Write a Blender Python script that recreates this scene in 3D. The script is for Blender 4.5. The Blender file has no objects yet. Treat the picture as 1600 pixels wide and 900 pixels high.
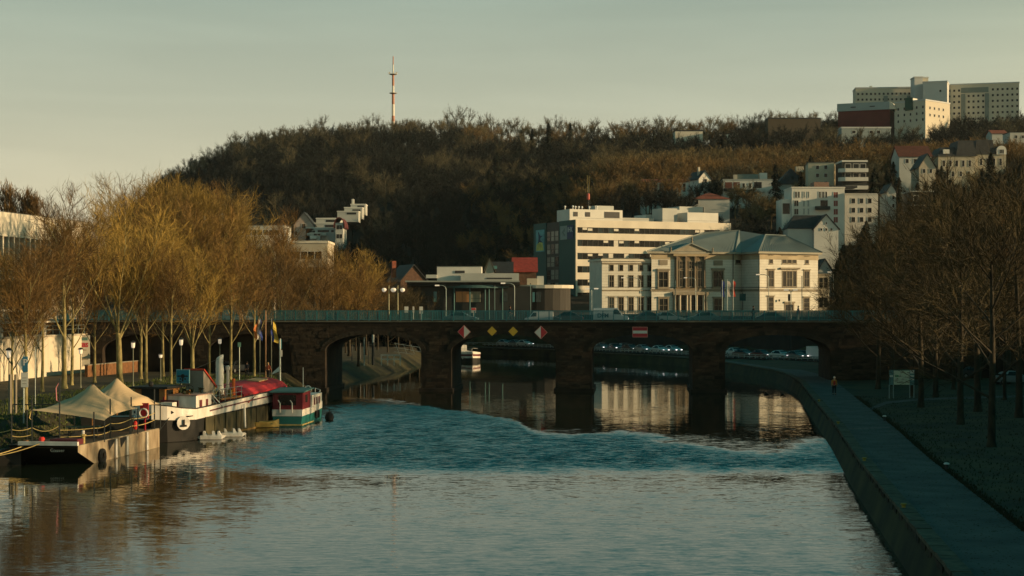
import bpy, bmesh, math, random
from math import sin, cos, pi, radians, sqrt, atan2, hypot
from mathutils import Vector, Matrix, noise as mnoise
S = bpy.context.scene
C = S.collection
# ------------------------------------------------------------------ camera
HAZE = .00003
F = 2600.0; CAMZ = 10.1
cd = bpy.data.cameras.new('camera'); cam = bpy.data.objects.new('camera', cd); C.objects.link(cam)
cam.location = (0, 0, CAMZ); cam.rotation_euler = (pi/2, 0, 0)
cd.sensor_width = 36; cd.lens = 36*F/1600; cd.shift_y = 30/1600
cd.clip_start = 0.5; cd.clip_end = 12000
S.camera = cam
# ------------------------------------------------------------------ sky, sun, exposure
SUN_AZ, SUN_EL = 100.5, 11.0          # azimuth clockwise from +Y
w = bpy.data.worlds.new('World'); S.world = w; w.use_nodes = True
nt = w.node_tree; nt.nodes.clear()
def N(t, ty, **k):
    n = t.nodes.new(ty)
    for a, b in k.items(): setattr(n, a, b)
    return n
sky = N(nt, 'ShaderNodeTexSky'); sky.sky_type = 'NISHITA'; sky.sun_disc = False
sky.sun_elevation = radians(SUN_EL); sky.sun_rotation = radians(SUN_AZ)
sky.air_density = 1.0; sky.dust_density = 1.5; sky.ozone_density = 3.0
tc = N(nt, 'ShaderNodeTexCoord'); sx = N(nt, 'ShaderNodeSeparateXYZ'); nt.links.new(tc.outputs['Generated'], sx.inputs[0])
rp = N(nt, 'ShaderNodeValToRGB'); nt.links.new(sx.outputs['Z'], rp.inputs[0])
el = rp.color_ramp.elements
stops = [(0.0, (.62,.51,.32)), (0.06, (.54,.49,.345)), (0.12, (.41,.425,.325)), (0.19, (.27,.335,.28)), (0.30, (.045,.225,.22)), (0.50, (.006,.12,.135)), (1.0, (.004,.048,.06))]
while len(el) < len(stops): el.new(0.5)
for e, (p, c) in zip(el, stops): e.position = p; e.color = (c[0], c[1], c[2], 1)
# faint horizontal cirrus streaks
mp = N(nt, 'ShaderNodeMapping'); mp.inputs['Scale'].default_value = (1.2, 1.2, 14); mp.inputs['Rotation'].default_value = (0.05, 0.04, 0)
nt.links.new(tc.outputs['Generated'], mp.inputs[0])
nz = N(nt, 'ShaderNodeTexNoise'); nz.inputs['Scale'].default_value = 2.2; nz.inputs['Detail'].default_value = 5; nz.inputs['Distortion'].default_value = .4
nt.links.new(mp.outputs[0], nz.inputs[0])
mr = N(nt, 'ShaderNodeMapRange'); mr.inputs[1].default_value = .35; mr.inputs[2].default_value = .75; mr.inputs[3].default_value = .93; mr.inputs[4].default_value = 1.09
nt.links.new(nz.outputs[0], mr.inputs[0])
# a little warmer and brighter towards the sun's side
dt = N(nt, 'ShaderNodeVectorMath', operation='DOT_PRODUCT'); nt.links.new(tc.outputs['Generated'], dt.inputs[0])
dt.inputs[1].default_value = (sin(radians(SUN_AZ)), cos(radians(SUN_AZ)), 0)
wr = N(nt, 'ShaderNodeMapRange'); wr.inputs[1].default_value = 0; wr.inputs[2].default_value = .95
nt.links.new(dt.outputs['Value'], wr.inputs[0])
wm = N(nt, 'ShaderNodeMix', data_type='RGBA'); nt.links.new(wr.outputs[0], wm.inputs[0])
wm.inputs[6].default_value = (1.03,1.02,.98,1); wm.inputs[7].default_value = (2.1,1.75,1.3,1)
m1 = N(nt, 'ShaderNodeMix', data_type='RGBA', blend_type='MULTIPLY'); m1.inputs[0].default_value = 1
nt.links.new(rp.outputs[0], m1.inputs[6]); nt.links.new(wm.outputs[2], m1.inputs[7])
m2 = N(nt, 'ShaderNodeVectorMath', operation='SCALE'); nt.links.new(m1.outputs[2], m2.inputs[0]); nt.links.new(mr.outputs[0], m2.inputs[3])
SKYS = 0.1
m3 = N(nt, 'ShaderNodeVectorMath', operation='SCALE'); nt.links.new(m2.outputs[0], m3.inputs[0]); m3.inputs[3].default_value = 1.0/SKYS
m4 = N(nt, 'ShaderNodeMix', data_type='RGBA'); m4.inputs[0].default_value = .94   # thin veil of high cloud over the clear sky
nt.links.new(sky.outputs[0], m4.inputs[6]); nt.links.new(m3.outputs[0], m4.inputs[7])
bg = N(nt, 'ShaderNodeBackground'); bg.inputs[1].default_value = SKYS
nt.links.new(m4.outputs[2], bg.inputs[0])
wo = N(nt, 'ShaderNodeOutputWorld'); nt.links.new(bg.outputs[0], wo.inputs[0])
sl = bpy.data.lights.new('sun', 'SUN'); sl.energy = 5.0; sl.angle = radians(.5); sl.color = (1, .69, .36)
so = bpy.data.objects.new('sun', sl); C.objects.link(so)
sd = Vector((sin(radians(SUN_AZ))*cos(radians(SUN_EL)), cos(radians(SUN_AZ))*cos(radians(SUN_EL)), sin(radians(SUN_EL))))
so.rotation_euler = sd.to_track_quat('Z', 'Y').to_euler(); so.location = sd*300
S.view_settings.view_transform = 'Standard'; S.view_settings.look = 'None'
S.view_settings.exposure = .35; S.view_settings.gamma = 1
S.cycles.max_bounces = 5; S.cycles.diffuse_bounces = 2; S.cycles.glossy_bounces = 3

# ------------------------------------------------------------------ helpers
def W(px, py, Y): return Vector(((px-800)/F*Y, Y, CAMZ+(480-py)/F*Y))
def G(px, py, z):
    Y = (CAMZ-z)*F/(py-480); return Vector(((px-800)/F*Y, Y, z))
def PX(px, Y): return (px-800)/F*Y
def PZ(py, Y): return CAMZ+(480-py)/F*Y

MATS = {}
def mat(name, col, rough=.8, var=.25, scale=3.0, bump=0.0, metal=0.0, emit=None, es=0, objrand=0.0, spec=.4, col2=None, scl=(1,1,1), transl=0):
    if name in MATS: return MATS[name]
    m = bpy.data.materials.new(name); m.use_nodes = True; t = m.node_tree
    b = t.nodes['Principled BSDF']; b.inputs['Roughness'].default_value = rough; b.inputs['Metallic'].default_value = metal
    b.inputs['Specular IOR Level'].default_value = spec
    c = N(t, 'ShaderNodeTexCoord'); mpn = N(t, 'ShaderNodeMapping'); mpn.inputs['Scale'].default_value = scl
    t.links.new(c.outputs['Object'], mpn.inputs[0])
    nn = N(t, 'ShaderNodeTexNoise'); nn.inputs['Scale'].default_value = scale; nn.inputs['Detail'].default_value = 4
    t.links.new(mpn.outputs[0], nn.inputs[0])
    mx = N(t, 'ShaderNodeMix', data_type='RGBA')
    a = col2 or tuple(min(1, x*(1+var)) for x in col)
    bb = tuple(x*(1-var) for x in col)
    mx.inputs[6].default_value = (*bb, 1); mx.inputs[7].default_value = (*a, 1)
    r0 = N(t, 'ShaderNodeMapRange'); r0.inputs[1].default_value = .3; r0.inputs[2].default_value = .7
    t.links.new(nn.outputs[0], r0.inputs[0]); t.links.new(r0.outputs[0], mx.inputs[0])
    out = mx.outputs[2]
    if objrand:
        oi = N(t, 'ShaderNodeObjectInfo'); rr = N(t, 'ShaderNodeMapRange'); rr.inputs[3].default_value = 1-objrand; rr.inputs[4].default_value = 1+objrand
        t.links.new(oi.outputs['Random'], rr.inputs[0]); sc = N(t, 'ShaderNodeVectorMath', operation='SCALE')
        t.links.new(out, sc.inputs[0]); t.links.new(rr.outputs[0], sc.inputs[3]); out = sc.outputs[0]
    t.links.new(out, b.inputs['Base Color'])
    if bump:
        bp = N(t, 'ShaderNodeBump'); bp.inputs['Strength'].default_value = bump; bp.inputs['Distance'].default_value = .05
        t.links.new(nn.outputs[0], bp.inputs['Height']); t.links.new(bp.outputs[0], b.inputs['Normal'])
    if emit: b.inputs['Emission Color'].default_value = (*emit, 1); b.inputs['Emission Strength'].default_value = es
    m.diffuse_color = (*col, 1)
    MATS[name] = m; return m

class MB:
    def __init__(s): s.v = []; s.f = []; s.m = []; s.mi = 0
    def add(s, vs, fs):
        o = len(s.v); s.v += [tuple(v) for v in vs]; s.f += [tuple(i+o for i in f) for f in fs]; s.m += [s.mi]*len(fs); return s
    def box(s, x0, x1, y0, y1, z0, z1):
        return s.add([(x0,y0,z0),(x1,y0,z0),(x1,y1,z0),(x0,y1,z0),(x0,y0,z1),(x1,y0,z1),(x1,y1,z1),(x0,y1,z1)],
              [(0,3,2,1),(4,5,6,7),(0,1,5,4),(1,2,6,5),(2,3,7,6),(3,0,4,7)])
    def hexa(s, b, t):   # bottom 4 pts ccw, top 4 pts
        return s.add(list(b)+list(t), [(0,3,2,1),(4,5,6,7),(0,1,5,4),(1,2,6,5),(2,3,7,6),(3,0,4,7)])
    def prism(s, poly, z0, z1):
        n = len(poly); vs = [(p[0],p[1],z0) for p in poly]+[(p[0],p[1],z1) for p in poly]
        fs = [tuple(range(n-1,-1,-1)), tuple(range(n,2*n))]+[(i,(i+1)%n,n+(i+1)%n,n+i) for i in range(n)]
        return s.add(vs, fs)
    def quad(s, a, b, c, d): return s.add([a,b,c,d], [(0,1,2,3)])
    def tri(s, a, b, c): return s.add([a,b,c], [(0,1,2)])
    def tube(s, pts, rad, n=6, cap=True):
        pts = [Vector(p) for p in pts]; vs = []; fs = []
        up = None
        for i, p in enumerate(pts):
            d = (pts[min(i+1,len(pts)-1)]-pts[max(i-1,0)])
            if d.length < 1e-9: d = Vector((0,0,1))
            d.normalize()
            if up is None: up = d.orthogonal().normalized()
            else:
                up = up-d*up.dot(d)
                up = up.normalized() if up.length > 1e-6 else d.orthogonal().normalized()
            b = d.cross(up); r = rad[i] if isinstance(rad, (list,tuple)) else rad
            for k in range(n):
                a = 2*pi*k/n; q = p+up*(cos(a)*r)+b*(sin(a)*r); vs.append((q.x,q.y,q.z))
        for i in range(len(pts)-1):
            for k in range(n):
                fs.append((i*n+k, i*n+(k+1)%n, (i+1)*n+(k+1)%n, (i+1)*n+k))
        if cap: fs.append(tuple(range(n-1,-1,-1))); fs.append(tuple(range((len(pts)-1)*n, len(pts)*n)))
        return s.add(vs, fs)
    def lathe(s, prof, n=12, c=(0,0,0)):
        vs = []; fs = []
        for r, z in prof:
            for k in range(n): a = 2*pi*k/n; vs.append((c[0]+r*cos(a), c[1]+r*sin(a), c[2]+z))
        for i in range(len(prof)-1):
            for k in range(n): fs.append((i*n+k, i*n+(k+1)%n, (i+1)*n+(k+1)%n, (i+1)*n+k))
        fs.append(tuple(range(n-1,-1,-1))); fs.append(tuple(range((len(prof)-1)*n, len(prof)*n)))
        return s.add(vs, fs)
    def loft(s, rings, closed=True, cap=True):
        n = len(rings[0]); vs = [p for r in rings for p in r]; fs = []
        for i in range(len(rings)-1):
            for k in range(n if closed else n-1): fs.append((i*n+k, i*n+(k+1)%n, (i+1)*n+(k+1)%n, (i+1)*n+k))
        if cap: fs.append(tuple(range(n-1,-1,-1))); fs.append(tuple(range((len(rings)-1)*n, len(rings)*n)))
        return s.add(vs, fs)
    def mesh(s, name, mats, smooth=False):
        me = bpy.data.meshes.new(name); me.from_pydata(s.v, [], s.f)
        if not isinstance(mats, (list,tuple)): mats = [mats]
        for m in mats: me.materials.append(m)
        if len(mats) > 1: me.polygons.foreach_set('material_index', s.m)
        if smooth: me.polygons.foreach_set('use_smooth', [True]*len(s.f))
        me.update(); return me

def ob(name, me, parent=None, loc=None, rot=None, kind=None, scale=None):
    o = bpy.data.objects.new(name, me); C.objects.link(o)
    if parent is not None: o.parent = parent
    if loc is not None: o.location = loc
    if rot is not None: o.rotation_euler = rot
    if scale is not None: o.scale = scale
    if kind: o['kind'] = kind
    return o
def thing(name, label, cat, loc=(0,0,0), rz=0, group=None, me=None):
    o = ob(name, me, None, loc, (0,0,rz)); o['label'] = label; o['category'] = cat
    if group: o['group'] = group
    return o
def part(name, mb, m, parent, smooth=False, **k):
    return ob(name, mb.mesh(name, m, smooth) if isinstance(mb, MB) else mb, parent, **k)
def dup(root, loc, rz=None, label=None, group=None, scale=None):
    r = root.copy(); C.objects.link(r); r.location = loc
    if rz is not None: r.rotation_euler = (0,0,rz)
    if label: r['label'] = label
    if group: r['group'] = group
    if scale is not None: r.scale = scale if hasattr(scale, '__len__') else (scale,)*3
    for ch in list(root.children):
        c = ch.copy(); C.objects.link(c); c.parent = r
        for g in ch.children:
            d = g.copy(); C.objects.link(d); d.parent = c
    return r
def recolor(root, partname, m):
    for ch in root.children:
        if ch.name.split('.')[0] == partname:
            ch.material_slots[0].link = 'OBJECT'; ch.material_slots[0].material = m
def text_mesh(txt, size, m, ext=.01, align='CENTER', bold=0.0):
    cu = bpy.data.curves.new('lettering', 'FONT'); cu.body = txt; cu.size = size; cu.extrude = ext; cu.align_x = align; cu.align_y = 'CENTER'; cu.offset = bold; cu.resolution_u = 2
    o = bpy.data.objects.new('tmp', cu); C.objects.link(o)
    dg = bpy.context.evaluated_depsgraph_get(); dg.update()
    me = bpy.data.meshes.new_from_object(o.evaluated_get(dg)); me.name = 'lettering'
    bpy.data.objects.remove(o); me.materials.clear(); me.materials.append(m); return me
ONES = 'zero first second third fourth fifth sixth seventh eighth ninth tenth eleventh twelfth thirteenth fourteenth fifteenth sixteenth seventeenth eighteenth nineteenth'.split()
TENS = ['','','twenty','thirty','forty','fifty','sixty','seventy','eighty','ninety']
def nth(n):
    if n < 20: return ONES[n]
    return TENS[n//10][:-1]+'ieth' if n % 10 == 0 else TENS[n//10]+'-'+ONES[n % 10]
def lerp(a, b, t): return a+(b-a)*t
def interp(x, xs, ys):
    if x <= xs[0]: return ys[0]
    for i in range(len(xs)-1):
        if x <= xs[i+1]: return lerp(ys[i], ys[i+1], (x-xs[i])/(xs[i+1]-xs[i]))
    return ys[-1]
def sstep(a, b, x):
    t = max(0, min(1, (x-a)/(b-a))); return t*t*(3-2*t)

# ------------------------------------------------------------------ river banks (real plan of the place, metres)
XLt = ([-200,40,105,125,150,180,205,235,262,275,300,330,350,360,366,2000],[-50,-40,-34.2,-31,-27.6,-25,-23.6,-20.5,-17.7,-15.5,-15,-16,-22,-60,-420,-420])
XRt = ([-200,40,62,94,119,166,192,215,226,245,262,280,298,314,338,356,364,372,2000],[-5,12.4,15.3,19.6,23.3,29.7,33.3,35.4,35.7,34.4,33,30,24.5,15.4,7,-8,-60,-419,-419.9])
def XL(Y): return interp(Y, *XLt)
def XR(Y): return interp(Y, *XRt)
MWt = ([60,100,150,190,225,257,275,289,315,342,362,376,386],[72,66,61,58,55,47.5,35.6,31,17.2,8,-8.5,-60,-420])   # motorway edge (river side)
def MW(Y): return interp(Y, *MWt)
HY = [420,460,500,560,620,700,800,900,1000,1100,1400,2500]
HU = [-4000,-600,0,150,255,350,450,600,700,800,950,1100,1300,1450,1600,2200,4000]
HR = [12,12,12,38,79,94,104,108,108,106,104,107,112,114,116,122,60]
HFL = [0,0,.04,.16,.25,.45,.65,.85,1,1.02,.95,.3]
HFR = [.03,.18,.28,.40,.46,.53,.72,.9,1,1,.95,.3]
def hill(X, Y):
    u = 800+X/max(Y,100)*F
    R = interp(u, HU, HR)
    k = sstep(760, 980, u)
    f = lerp(interp(Y, HY, HFL), interp(Y, HY, HFR), k)
    z = 8.3+f*(R-8.3)
    if u > 1400 and Y < 460:          # higher ground beside the river town on the right
        pass
    n = mnoise.noise(Vector((X/90, Y/90, 0)))*4*sstep(.02,.3,f)
    return z+n
def ground(X, Y):
    xl, xr = XL(Y), XR(Y)
    if Y > 372: return lerp(8.3, hill(X, Y), sstep(400, 430, Y)) if Y > 400 else 8.3
    if X <= xl:
        d = xl-X
        z = interp(d, [0,3.2,60,110,160],[0.15,2.2,2.4,3.2,8])
        return z
    d = X-xr
    if Y < 230:
        z = interp(d, [0,.5,6,18,40,80,140],[1.45,1.5,1.5,1.75,2.2,6,9])
    else:
        m = X-MW(Y)
        z = 1.5 if m < 1 else interp(m, [1,13,22,60],[1.5,1.6,8.3,9])
        z = max(z, lerp(1.5, 1.75, sstep(0,12,d)) if m < 0 else z)
    return z

M_grass = mat('lawn_and_earth', (.022,.019,.008), .95, .5, .35, col2=(.058,.050,.016))
def ground_mat():
    t = M_grass.node_tree; b = t.nodes['Principled BSDF']; l = b.inputs['Base Color'].links[0].from_socket
    g = N(t, 'ShaderNodeNewGeometry'); s = N(t, 'ShaderNodeSeparateXYZ'); t.links.new(g.outputs['Position'], s.inputs[0])
    r = N(t, 'ShaderNodeMapRange'); t.links.new(s.outputs['Z'], r.inputs[0]); r.inputs[1].default_value = 8.6; r.inputs[2].default_value = 11
    m = N(t, 'ShaderNodeMix', data_type='RGBA'); t.links.new(r.outputs[0], m.inputs[0]); t.links.new(l, m.inputs[6]); m.inputs[7].default_value = (.022,.017,.010,1)   # leaf litter under the wood
    t.links.new(m.outputs[2], b.inputs['Base Color'])
ground_mat()
def build_ground():
    rows = [-300,-100,0]+[20+4*i for i in range(95)]
    rows += [400,404,410,416,424,436,448]+[460+12*i for i in range(55)]+[1150,1250,1400,1700,2100,2500,4000,6000]
    Lo = [0,.4,1.2,2.2,3.3,6,10,16,24,34,46,60,80,110,150,200,300,450,700,1100,1800,4000]
    mid = [.5*k/1 for k in (0,)]
    vs = []; fs = []; nc = None
    for Y in rows:
        xl, xr = XL(Y), XR(Y); row = []
        open_ = Y <= 372
        if open_:
            for d in reversed(Lo): row.append((xl-d, Y, ground(xl-d, Y)))
            for t in (.02,.3,.7,.98): row.append((lerp(xl,xr,t), Y, -2.0))
            for d in Lo: row.append((xr+d+(.02 if d == 0 else 0), Y, ground(xr+d+.02, Y)))
        else:
            k = max(1, Y/420); n = len(Lo)*2+4; wd = 420+Y*.75
            far = [-6000,-3500,-2200]; m = n-6
            xs = far+[lerp(-wd, wd, i/(m-1)) for i in range(m)]+[2200,3500,6000]
            row = [(x, Y, ground(x, Y)) for x in xs]
        nc = len(row); vs += row
    for i in range(len(rows)-1):
        for j in range(nc-1): fs.append((i*nc+j, i*nc+j+1, (i+1)*nc+j+1, (i+1)*nc+j))
    mb = MB(); mb.add(vs, fs)
    o = ob('ground', mb.mesh('ground', M_grass, True)); o['kind'] = 'structure'
build_ground()

# ------------------------------------------------------------------ water
def water_mat():
    m = bpy.data.materials.new('river_water'); m.use_nodes = True; t = m.node_tree
    b = t.nodes['Principled BSDF']; b.inputs['Base Color'].default_value = (.012,.020,.012,1); b.inputs['Roughness'].default_value = .04
    b.inputs['IOR'].default_value = 1.6; b.inputs['Specular IOR Level'].default_value = .5
    g = N(t, 'ShaderNodeNewGeometry'); sp = N(t, 'ShaderNodeSeparateXYZ'); t.links.new(g.outputs['Position'], sp.inputs[0])
    def math_(op, a, b_=None, c=None):
        n = N(t, 'ShaderNodeMath', operation=op)
        for i, v in enumerate((a, b_, c)):
            if v is None: continue
            if isinstance(v, (int,float)): n.inputs[i].default_value = v
            else: t.links.new(v, n.inputs[i])
        return n.outputs[0]
    def noise(scale, scl, detail=2, dist=0):
        mp = N(t, 'ShaderNodeMapping'); mp.inputs['Scale'].default_value = scl; t.links.new(g.outputs['Position'], mp.inputs[0])
        n = N(t, 'ShaderNodeTexNoise'); n.inputs['Scale'].default_value = scale; n.inputs['Detail'].default_value = detail; n.inputs['Distortion'].default_value = dist
        t.links.new(mp.outputs[0], n.inputs[0]); return n.outputs[0]
    def ramp(x, a, b_, lo=0, hi=1):
        r = N(t, 'ShaderNodeMapRange', interpolation_type='SMOOTHSTEP'); t.links.new(x, r.inputs[0])
        r.inputs[1].default_value = a; r.inputs[2].default_value = b_; r.inputs[3].default_value = lo; r.inputs[4].default_value = hi; return r.outputs[0]
    # wind-ruffled patch: upper edge as a curve of X
    fc = N(t, 'ShaderNodeFloatCurve'); xx = ramp_lin = N(t, 'ShaderNodeMapRange'); t.links.new(sp.outputs['X'], xx.inputs[0])
    xx.inputs[1].default_value = -30; xx.inputs[2].default_value = 30
    cu = fc.mapping.curves[0]
    pts = [(-30,150),(-20,188),(-13,180),(-6,166),(0,150),(3,134),(6,137),(8,136),(11,134),(13.2,123),(16,117),(19,118),(22,126),(24,128),(26,112),(30,100)]
    P = [((x+30)/60, (y-90)/110) for x, y in pts]
    while len(cu.points) < len(P): cu.points.new(.5, .5)
    for p, q in zip(cu.points, P): p.location = q
    fc.mapping.update()
    t.links.new(xx.outputs[0], fc.inputs['Value'])
    yt = math_('MULTIPLY_ADD', fc.outputs[0], 110.0, 90.0)
    wob = noise(.35, (1,.35,1), 4, .6)
    fine = noise(1.1, (.5,1,1), 4, .2)
    ytw = math_('ADD', math_('ADD', yt, math_('MULTIPLY', math_('SUBTRACT', wob, .5), 11.0)), math_('MULTIPLY', math_('SUBTRACT', fine, .5), 9.0))
    dtop = math_('SUBTRACT', ytw, sp.outputs['Y'])          # >0 inside
    wob2 = noise(.22, (1,.5,1), 4, .3)
    ylow = math_('MULTIPLY_ADD', math_('SUBTRACT', wob2, .5), 8.0, 100.5)
    dlow = math_('SUBTRACT', sp.outputs['Y'], ylow)
    xe = ramp(sp.outputs['X'], -25.0, -8.0)
    patch = math_('MULTIPLY', math_('MULTIPLY', ramp(dtop, -2, 8), ramp(dlow, -2, 9)), xe)
    def spot(x0, y0, a, b_):
        u = math_('POWER', math_('ABSOLUTE', math_('DIVIDE', math_('SUBTRACT', sp.outputs['X'], x0), a)), 2.0); v = math_('POWER', math_('ABSOLUTE', math_('DIVIDE', math_('SUBTRACT', math_('ADD', sp.outputs['Y'], math_('MULTIPLY', math_('SUBTRACT', fine, .5), 7.0)), y0), b_)), 2.0)
        return ramp(math_('ADD', u, v), .3, 1.6)
    patch = math_('MULTIPLY', patch, math_('MULTIPLY', spot(5.6, 135.5, 2.6, 3.4), spot(13.2, 125.5, 3.0, 2.4)))
    near = ramp(sp.outputs['Y'], 112, 84)                    # 1 near
    # slopes, as ramps of noise height (waves of metres wavelength and small ripples)
    swirl = noise(.12, (1,.6,1), 3, .5)
    calm = math_('MULTIPLY', ramp(sp.outputs['Y'], 150, 260, .030, .010), ramp(swirl, .35, .65, .7, 1.3))
    gust = noise(.5, (1,.5,1), 4, .4)
    nearA = math_('MULTIPLY', math_('MULTIPLY', near, ramp(sp.outputs['X'], -26, 6, .018, .046)), ramp(gust, .3, .7, .7, 1.25))
    amp = math_('MAXIMUM', calm, nearA)
    amp = math_('ADD', amp, math_('MULTIPLY', patch, ramp(gust, .25, .75, .17, .36)))
    def cnoise(scale, scl, detail):
        mp = N(t, 'ShaderNodeMapping'); mp.inputs['Scale'].default_value = scl; t.links.new(g.outputs['Position'], mp.inputs[0])
        n = N(t, 'ShaderNodeTexNoise'); n.inputs['Scale'].default_value = scale; n.inputs['Detail'].default_value = detail
        t.links.new(mp.outputs[0], n.inputs[0]); v = N(t, 'ShaderNodeVectorMath', operation='SUBTRACT'); t.links.new(n.outputs['Color'], v.inputs[0]); v.inputs[1].default_value = (.5,.5,.5); return v.outputs[0]
    c1, c2 = cnoise(4.2, (.28,1,1), 2), cnoise(11.0, (.4,1,1), 2)
    ad = N(t, 'ShaderNodeVectorMath', operation='MULTIPLY_ADD'); t.links.new(c2, ad.inputs[0]); ad.inputs[1].default_value = (.7,.7,0); t.links.new(c1, ad.inputs[2])
    sc = N(t, 'ShaderNodeVectorMath', operation='SCALE'); t.links.new(ad.outputs[0], sc.inputs[0]); t.links.new(math_('MULTIPLY', amp, WAVE), sc.inputs[3])
    # wind-driven ripples lean: their steep faces look down the river
    bias = N(t, 'ShaderNodeCombineXYZ'); t.links.new(math_('MULTIPLY_ADD', amp, -.62, .0), bias.inputs[1]); bias.inputs[2].default_value = 1
    ms_ = N(t, 'ShaderNodeVectorMath', operation='MULTIPLY_ADD'); t.links.new(sc.outputs[0], ms_.inputs[0]); ms_.inputs[1].default_value = (.4,1,0); t.links.new(bias.outputs[0], ms_.inputs[2])
    nn_ = N(t, 'ShaderNodeVectorMath', operation='NORMALIZE'); t.links.new(ms_.outputs[0], nn_.inputs[0])
    t.links.new(nn_.outputs[0], b.inputs['Normal'])
    rg = math_('MULTIPLY_ADD', patch, .10, .03); t.links.new(rg, b.inputs['Roughness'])
    return m
WAVE = 2.6
mb = MB(); 
rowsY = list(range(-200, 401, 10)); vs = []
for Y in rowsY: vs += [(XL(Y)-(1.0 if Y < 340 else 30), Y, 0), (XR(Y)+(.0 if Y < 300 else 3), Y, 0)]
mb.add(vs, [(2*i, 2*i+1, 2*i+3, 2*i+2) for i in range(len(rowsY)-1)])
o = ob('river_water', mb.mesh('river_water', water_mat())); o['kind'] = 'structure'
# ------------------------------------------------------------------ right bank: quay wall, path, motorway
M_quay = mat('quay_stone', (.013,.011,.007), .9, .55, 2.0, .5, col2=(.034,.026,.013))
M_cope = mat('coping_stone', (.065,.058,.036), .9, .5, 2.5, .5, objrand=.25)
M_path = mat('path_asphalt', (.055,.060,.060), .9, .3, .5, .15, col2=(.095,.098,.094))
M_road = mat('road_asphalt', (.05,.05,.05), .9, .2, .8)
YS = [20+3*i for i in range(112)]
def off_pt(fn, Y, d):
    e = .5; t = Vector((fn(Y+e)-fn(Y-e), 2*e, 0)).normalized(); n = Vector((t.y, -t.x, 0)); p = Vector((fn(Y), Y, 0))+n*d; return p
def sheet(fn, ys, d0, d1, z, m, name, zf=None):
    mb = MB(); vs = []
    for Y in ys:
        a, b = off_pt(fn, Y, d0), off_pt(fn, Y, d1); za = zf(Y) if zf else z
        vs += [(a.x,a.y,za),(b.x,b.y,za)]
    mb.add(vs, [(2*i,2*i+1,2*i+3,2*i+2) for i in range(len(ys)-1)])
    return mb
ysP = [20+2.5*i for i in range(135)]
ysP = [y for y in ysP if y < 352]
def pathw(Y): return 3.5
mbp = sheet(XR, ysP, .62, 4.0, 1.525, M_path, 'path')
o = ob('riverside_path', mbp.mesh('riverside_path', M_path)); o['kind'] = 'structure'
# side path to the information board
pl = [(26.5,128,1.1),(29.5,138,1.4),(33.5,149,1.5),(37.5,153.5,1.5),(42,154.5,1.6),(52,156,1.6),(66,158,1.6)]
mb = MB(); vs = []
for x, y, hw in pl:
    vs += [(x-.2, y-hw, max(1.53, ground(x, y))+.03), (x+.2, y+hw, max(1.53, ground(x, y))+.03)]
mb.add(vs, [(2*i,2*i+2,2*i+3,2*i+1) for i in range(len(pl)-1)])
o = ob('side_path', mb.mesh('side_path', M_path)); o['kind'] = 'structure'
# wall with coping stones
qw = thing('quay_wall', 'long low stone quay wall with mossy coping along the riverside path', 'quay wall')
mb = MB()
rings = []
for Y in ysP:
    a, b = off_pt(XR, Y, -.02), off_pt(XR, Y, .5); rings.append([(a.x,a.y,-1.8),(b.x,b.y,-1.8),(b.x,b.y,1.50),(a.x,a.y,1.42)])
mb.loft(rings); part('wall', mb, M_quay, qw)
rnd = random.Random(5); Y = 46.0; cn = 0; lo = MB()
while Y < 340:
    L = rnd.uniform(.9, 1.5); a = off_pt(XR, Y, -.06+rnd.uniform(-.02,.02)); b = off_pt(XR, Y, .58); c = off_pt(XR, Y+L-.03, .58); d = off_pt(XR, Y+L-.03, -.06+rnd.uniform(-.02,.02))
    t = 1.60+rnd.uniform(-.015,.02); bt = [(p.x,p.y,1.44) for p in (a,b,c,d)]; tp = [(p.x,p.y,t) for p in (a,b,c,d)]
    if cn < 110:
        part('coping_stone', MB().hexa(bt, tp), M_cope, qw); cn += 1
    else: lo.hexa(bt, tp)
    Y += L
part('coping', lo, M_cope, qw, kind='stuff')
# projecting face stones low on the wall
fs_ = MB()
for k in range(900):
    Y = rnd.uniform(48, 200); L = rnd.uniform(.4,.9); z = rnd.choice([.1,.38,.66,.94,1.2]); p = off_pt(XR, Y, -.02-rnd.uniform(.02,.07)); q = off_pt(XR, Y+L, -.02-rnd.uniform(.02,.07)); p2 = off_pt(XR, Y, .1); q2 = off_pt(XR, Y+L, .1)
    fs_.hexa([(p.x,p.y,z),(p2.x,p2.y,z),(q2.x,q2.y,z),(q.x,q.y,z)], [(p.x,p.y,z+.23),(p2.x,p2.y,z+.23),(q2.x,q2.y,z+.23),(q.x,q.y,z+.23)])
part('face_stones', fs_, M_quay, qw, kind='stuff')
# yellow mooring bollards on the coping
M_yel = mat('yellow_paint', (.34,.22,.03), .6, .2, 5)
bol = thing('mooring_bollard', 'yellow mooring bollard on the coping beside the path crossing line', 'bollard', (XR(121)+.15, 121, 1.6), 0, 'yellow mooring bollards on the quay coping')
part('post', MB().lathe([(.10,0),(.08,.07),(.08,.12)], 10), M_yel, bol); part('cap', MB().lathe([(.12,.12),(.14,.16),(.10,.2)], 10), M_yel, bol)
for Yb, lb in ((92,'yellow mooring bollard midway along the coping, left of the bend of path'),(70.5,'yellow mooring bollard on the coping nearest the viewer'),(150,'yellow mooring bollard on the coping nearest the walking person')):
    dup(bol, (XR(Yb)+.15, Yb, 1.6), 0, lb)
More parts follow.
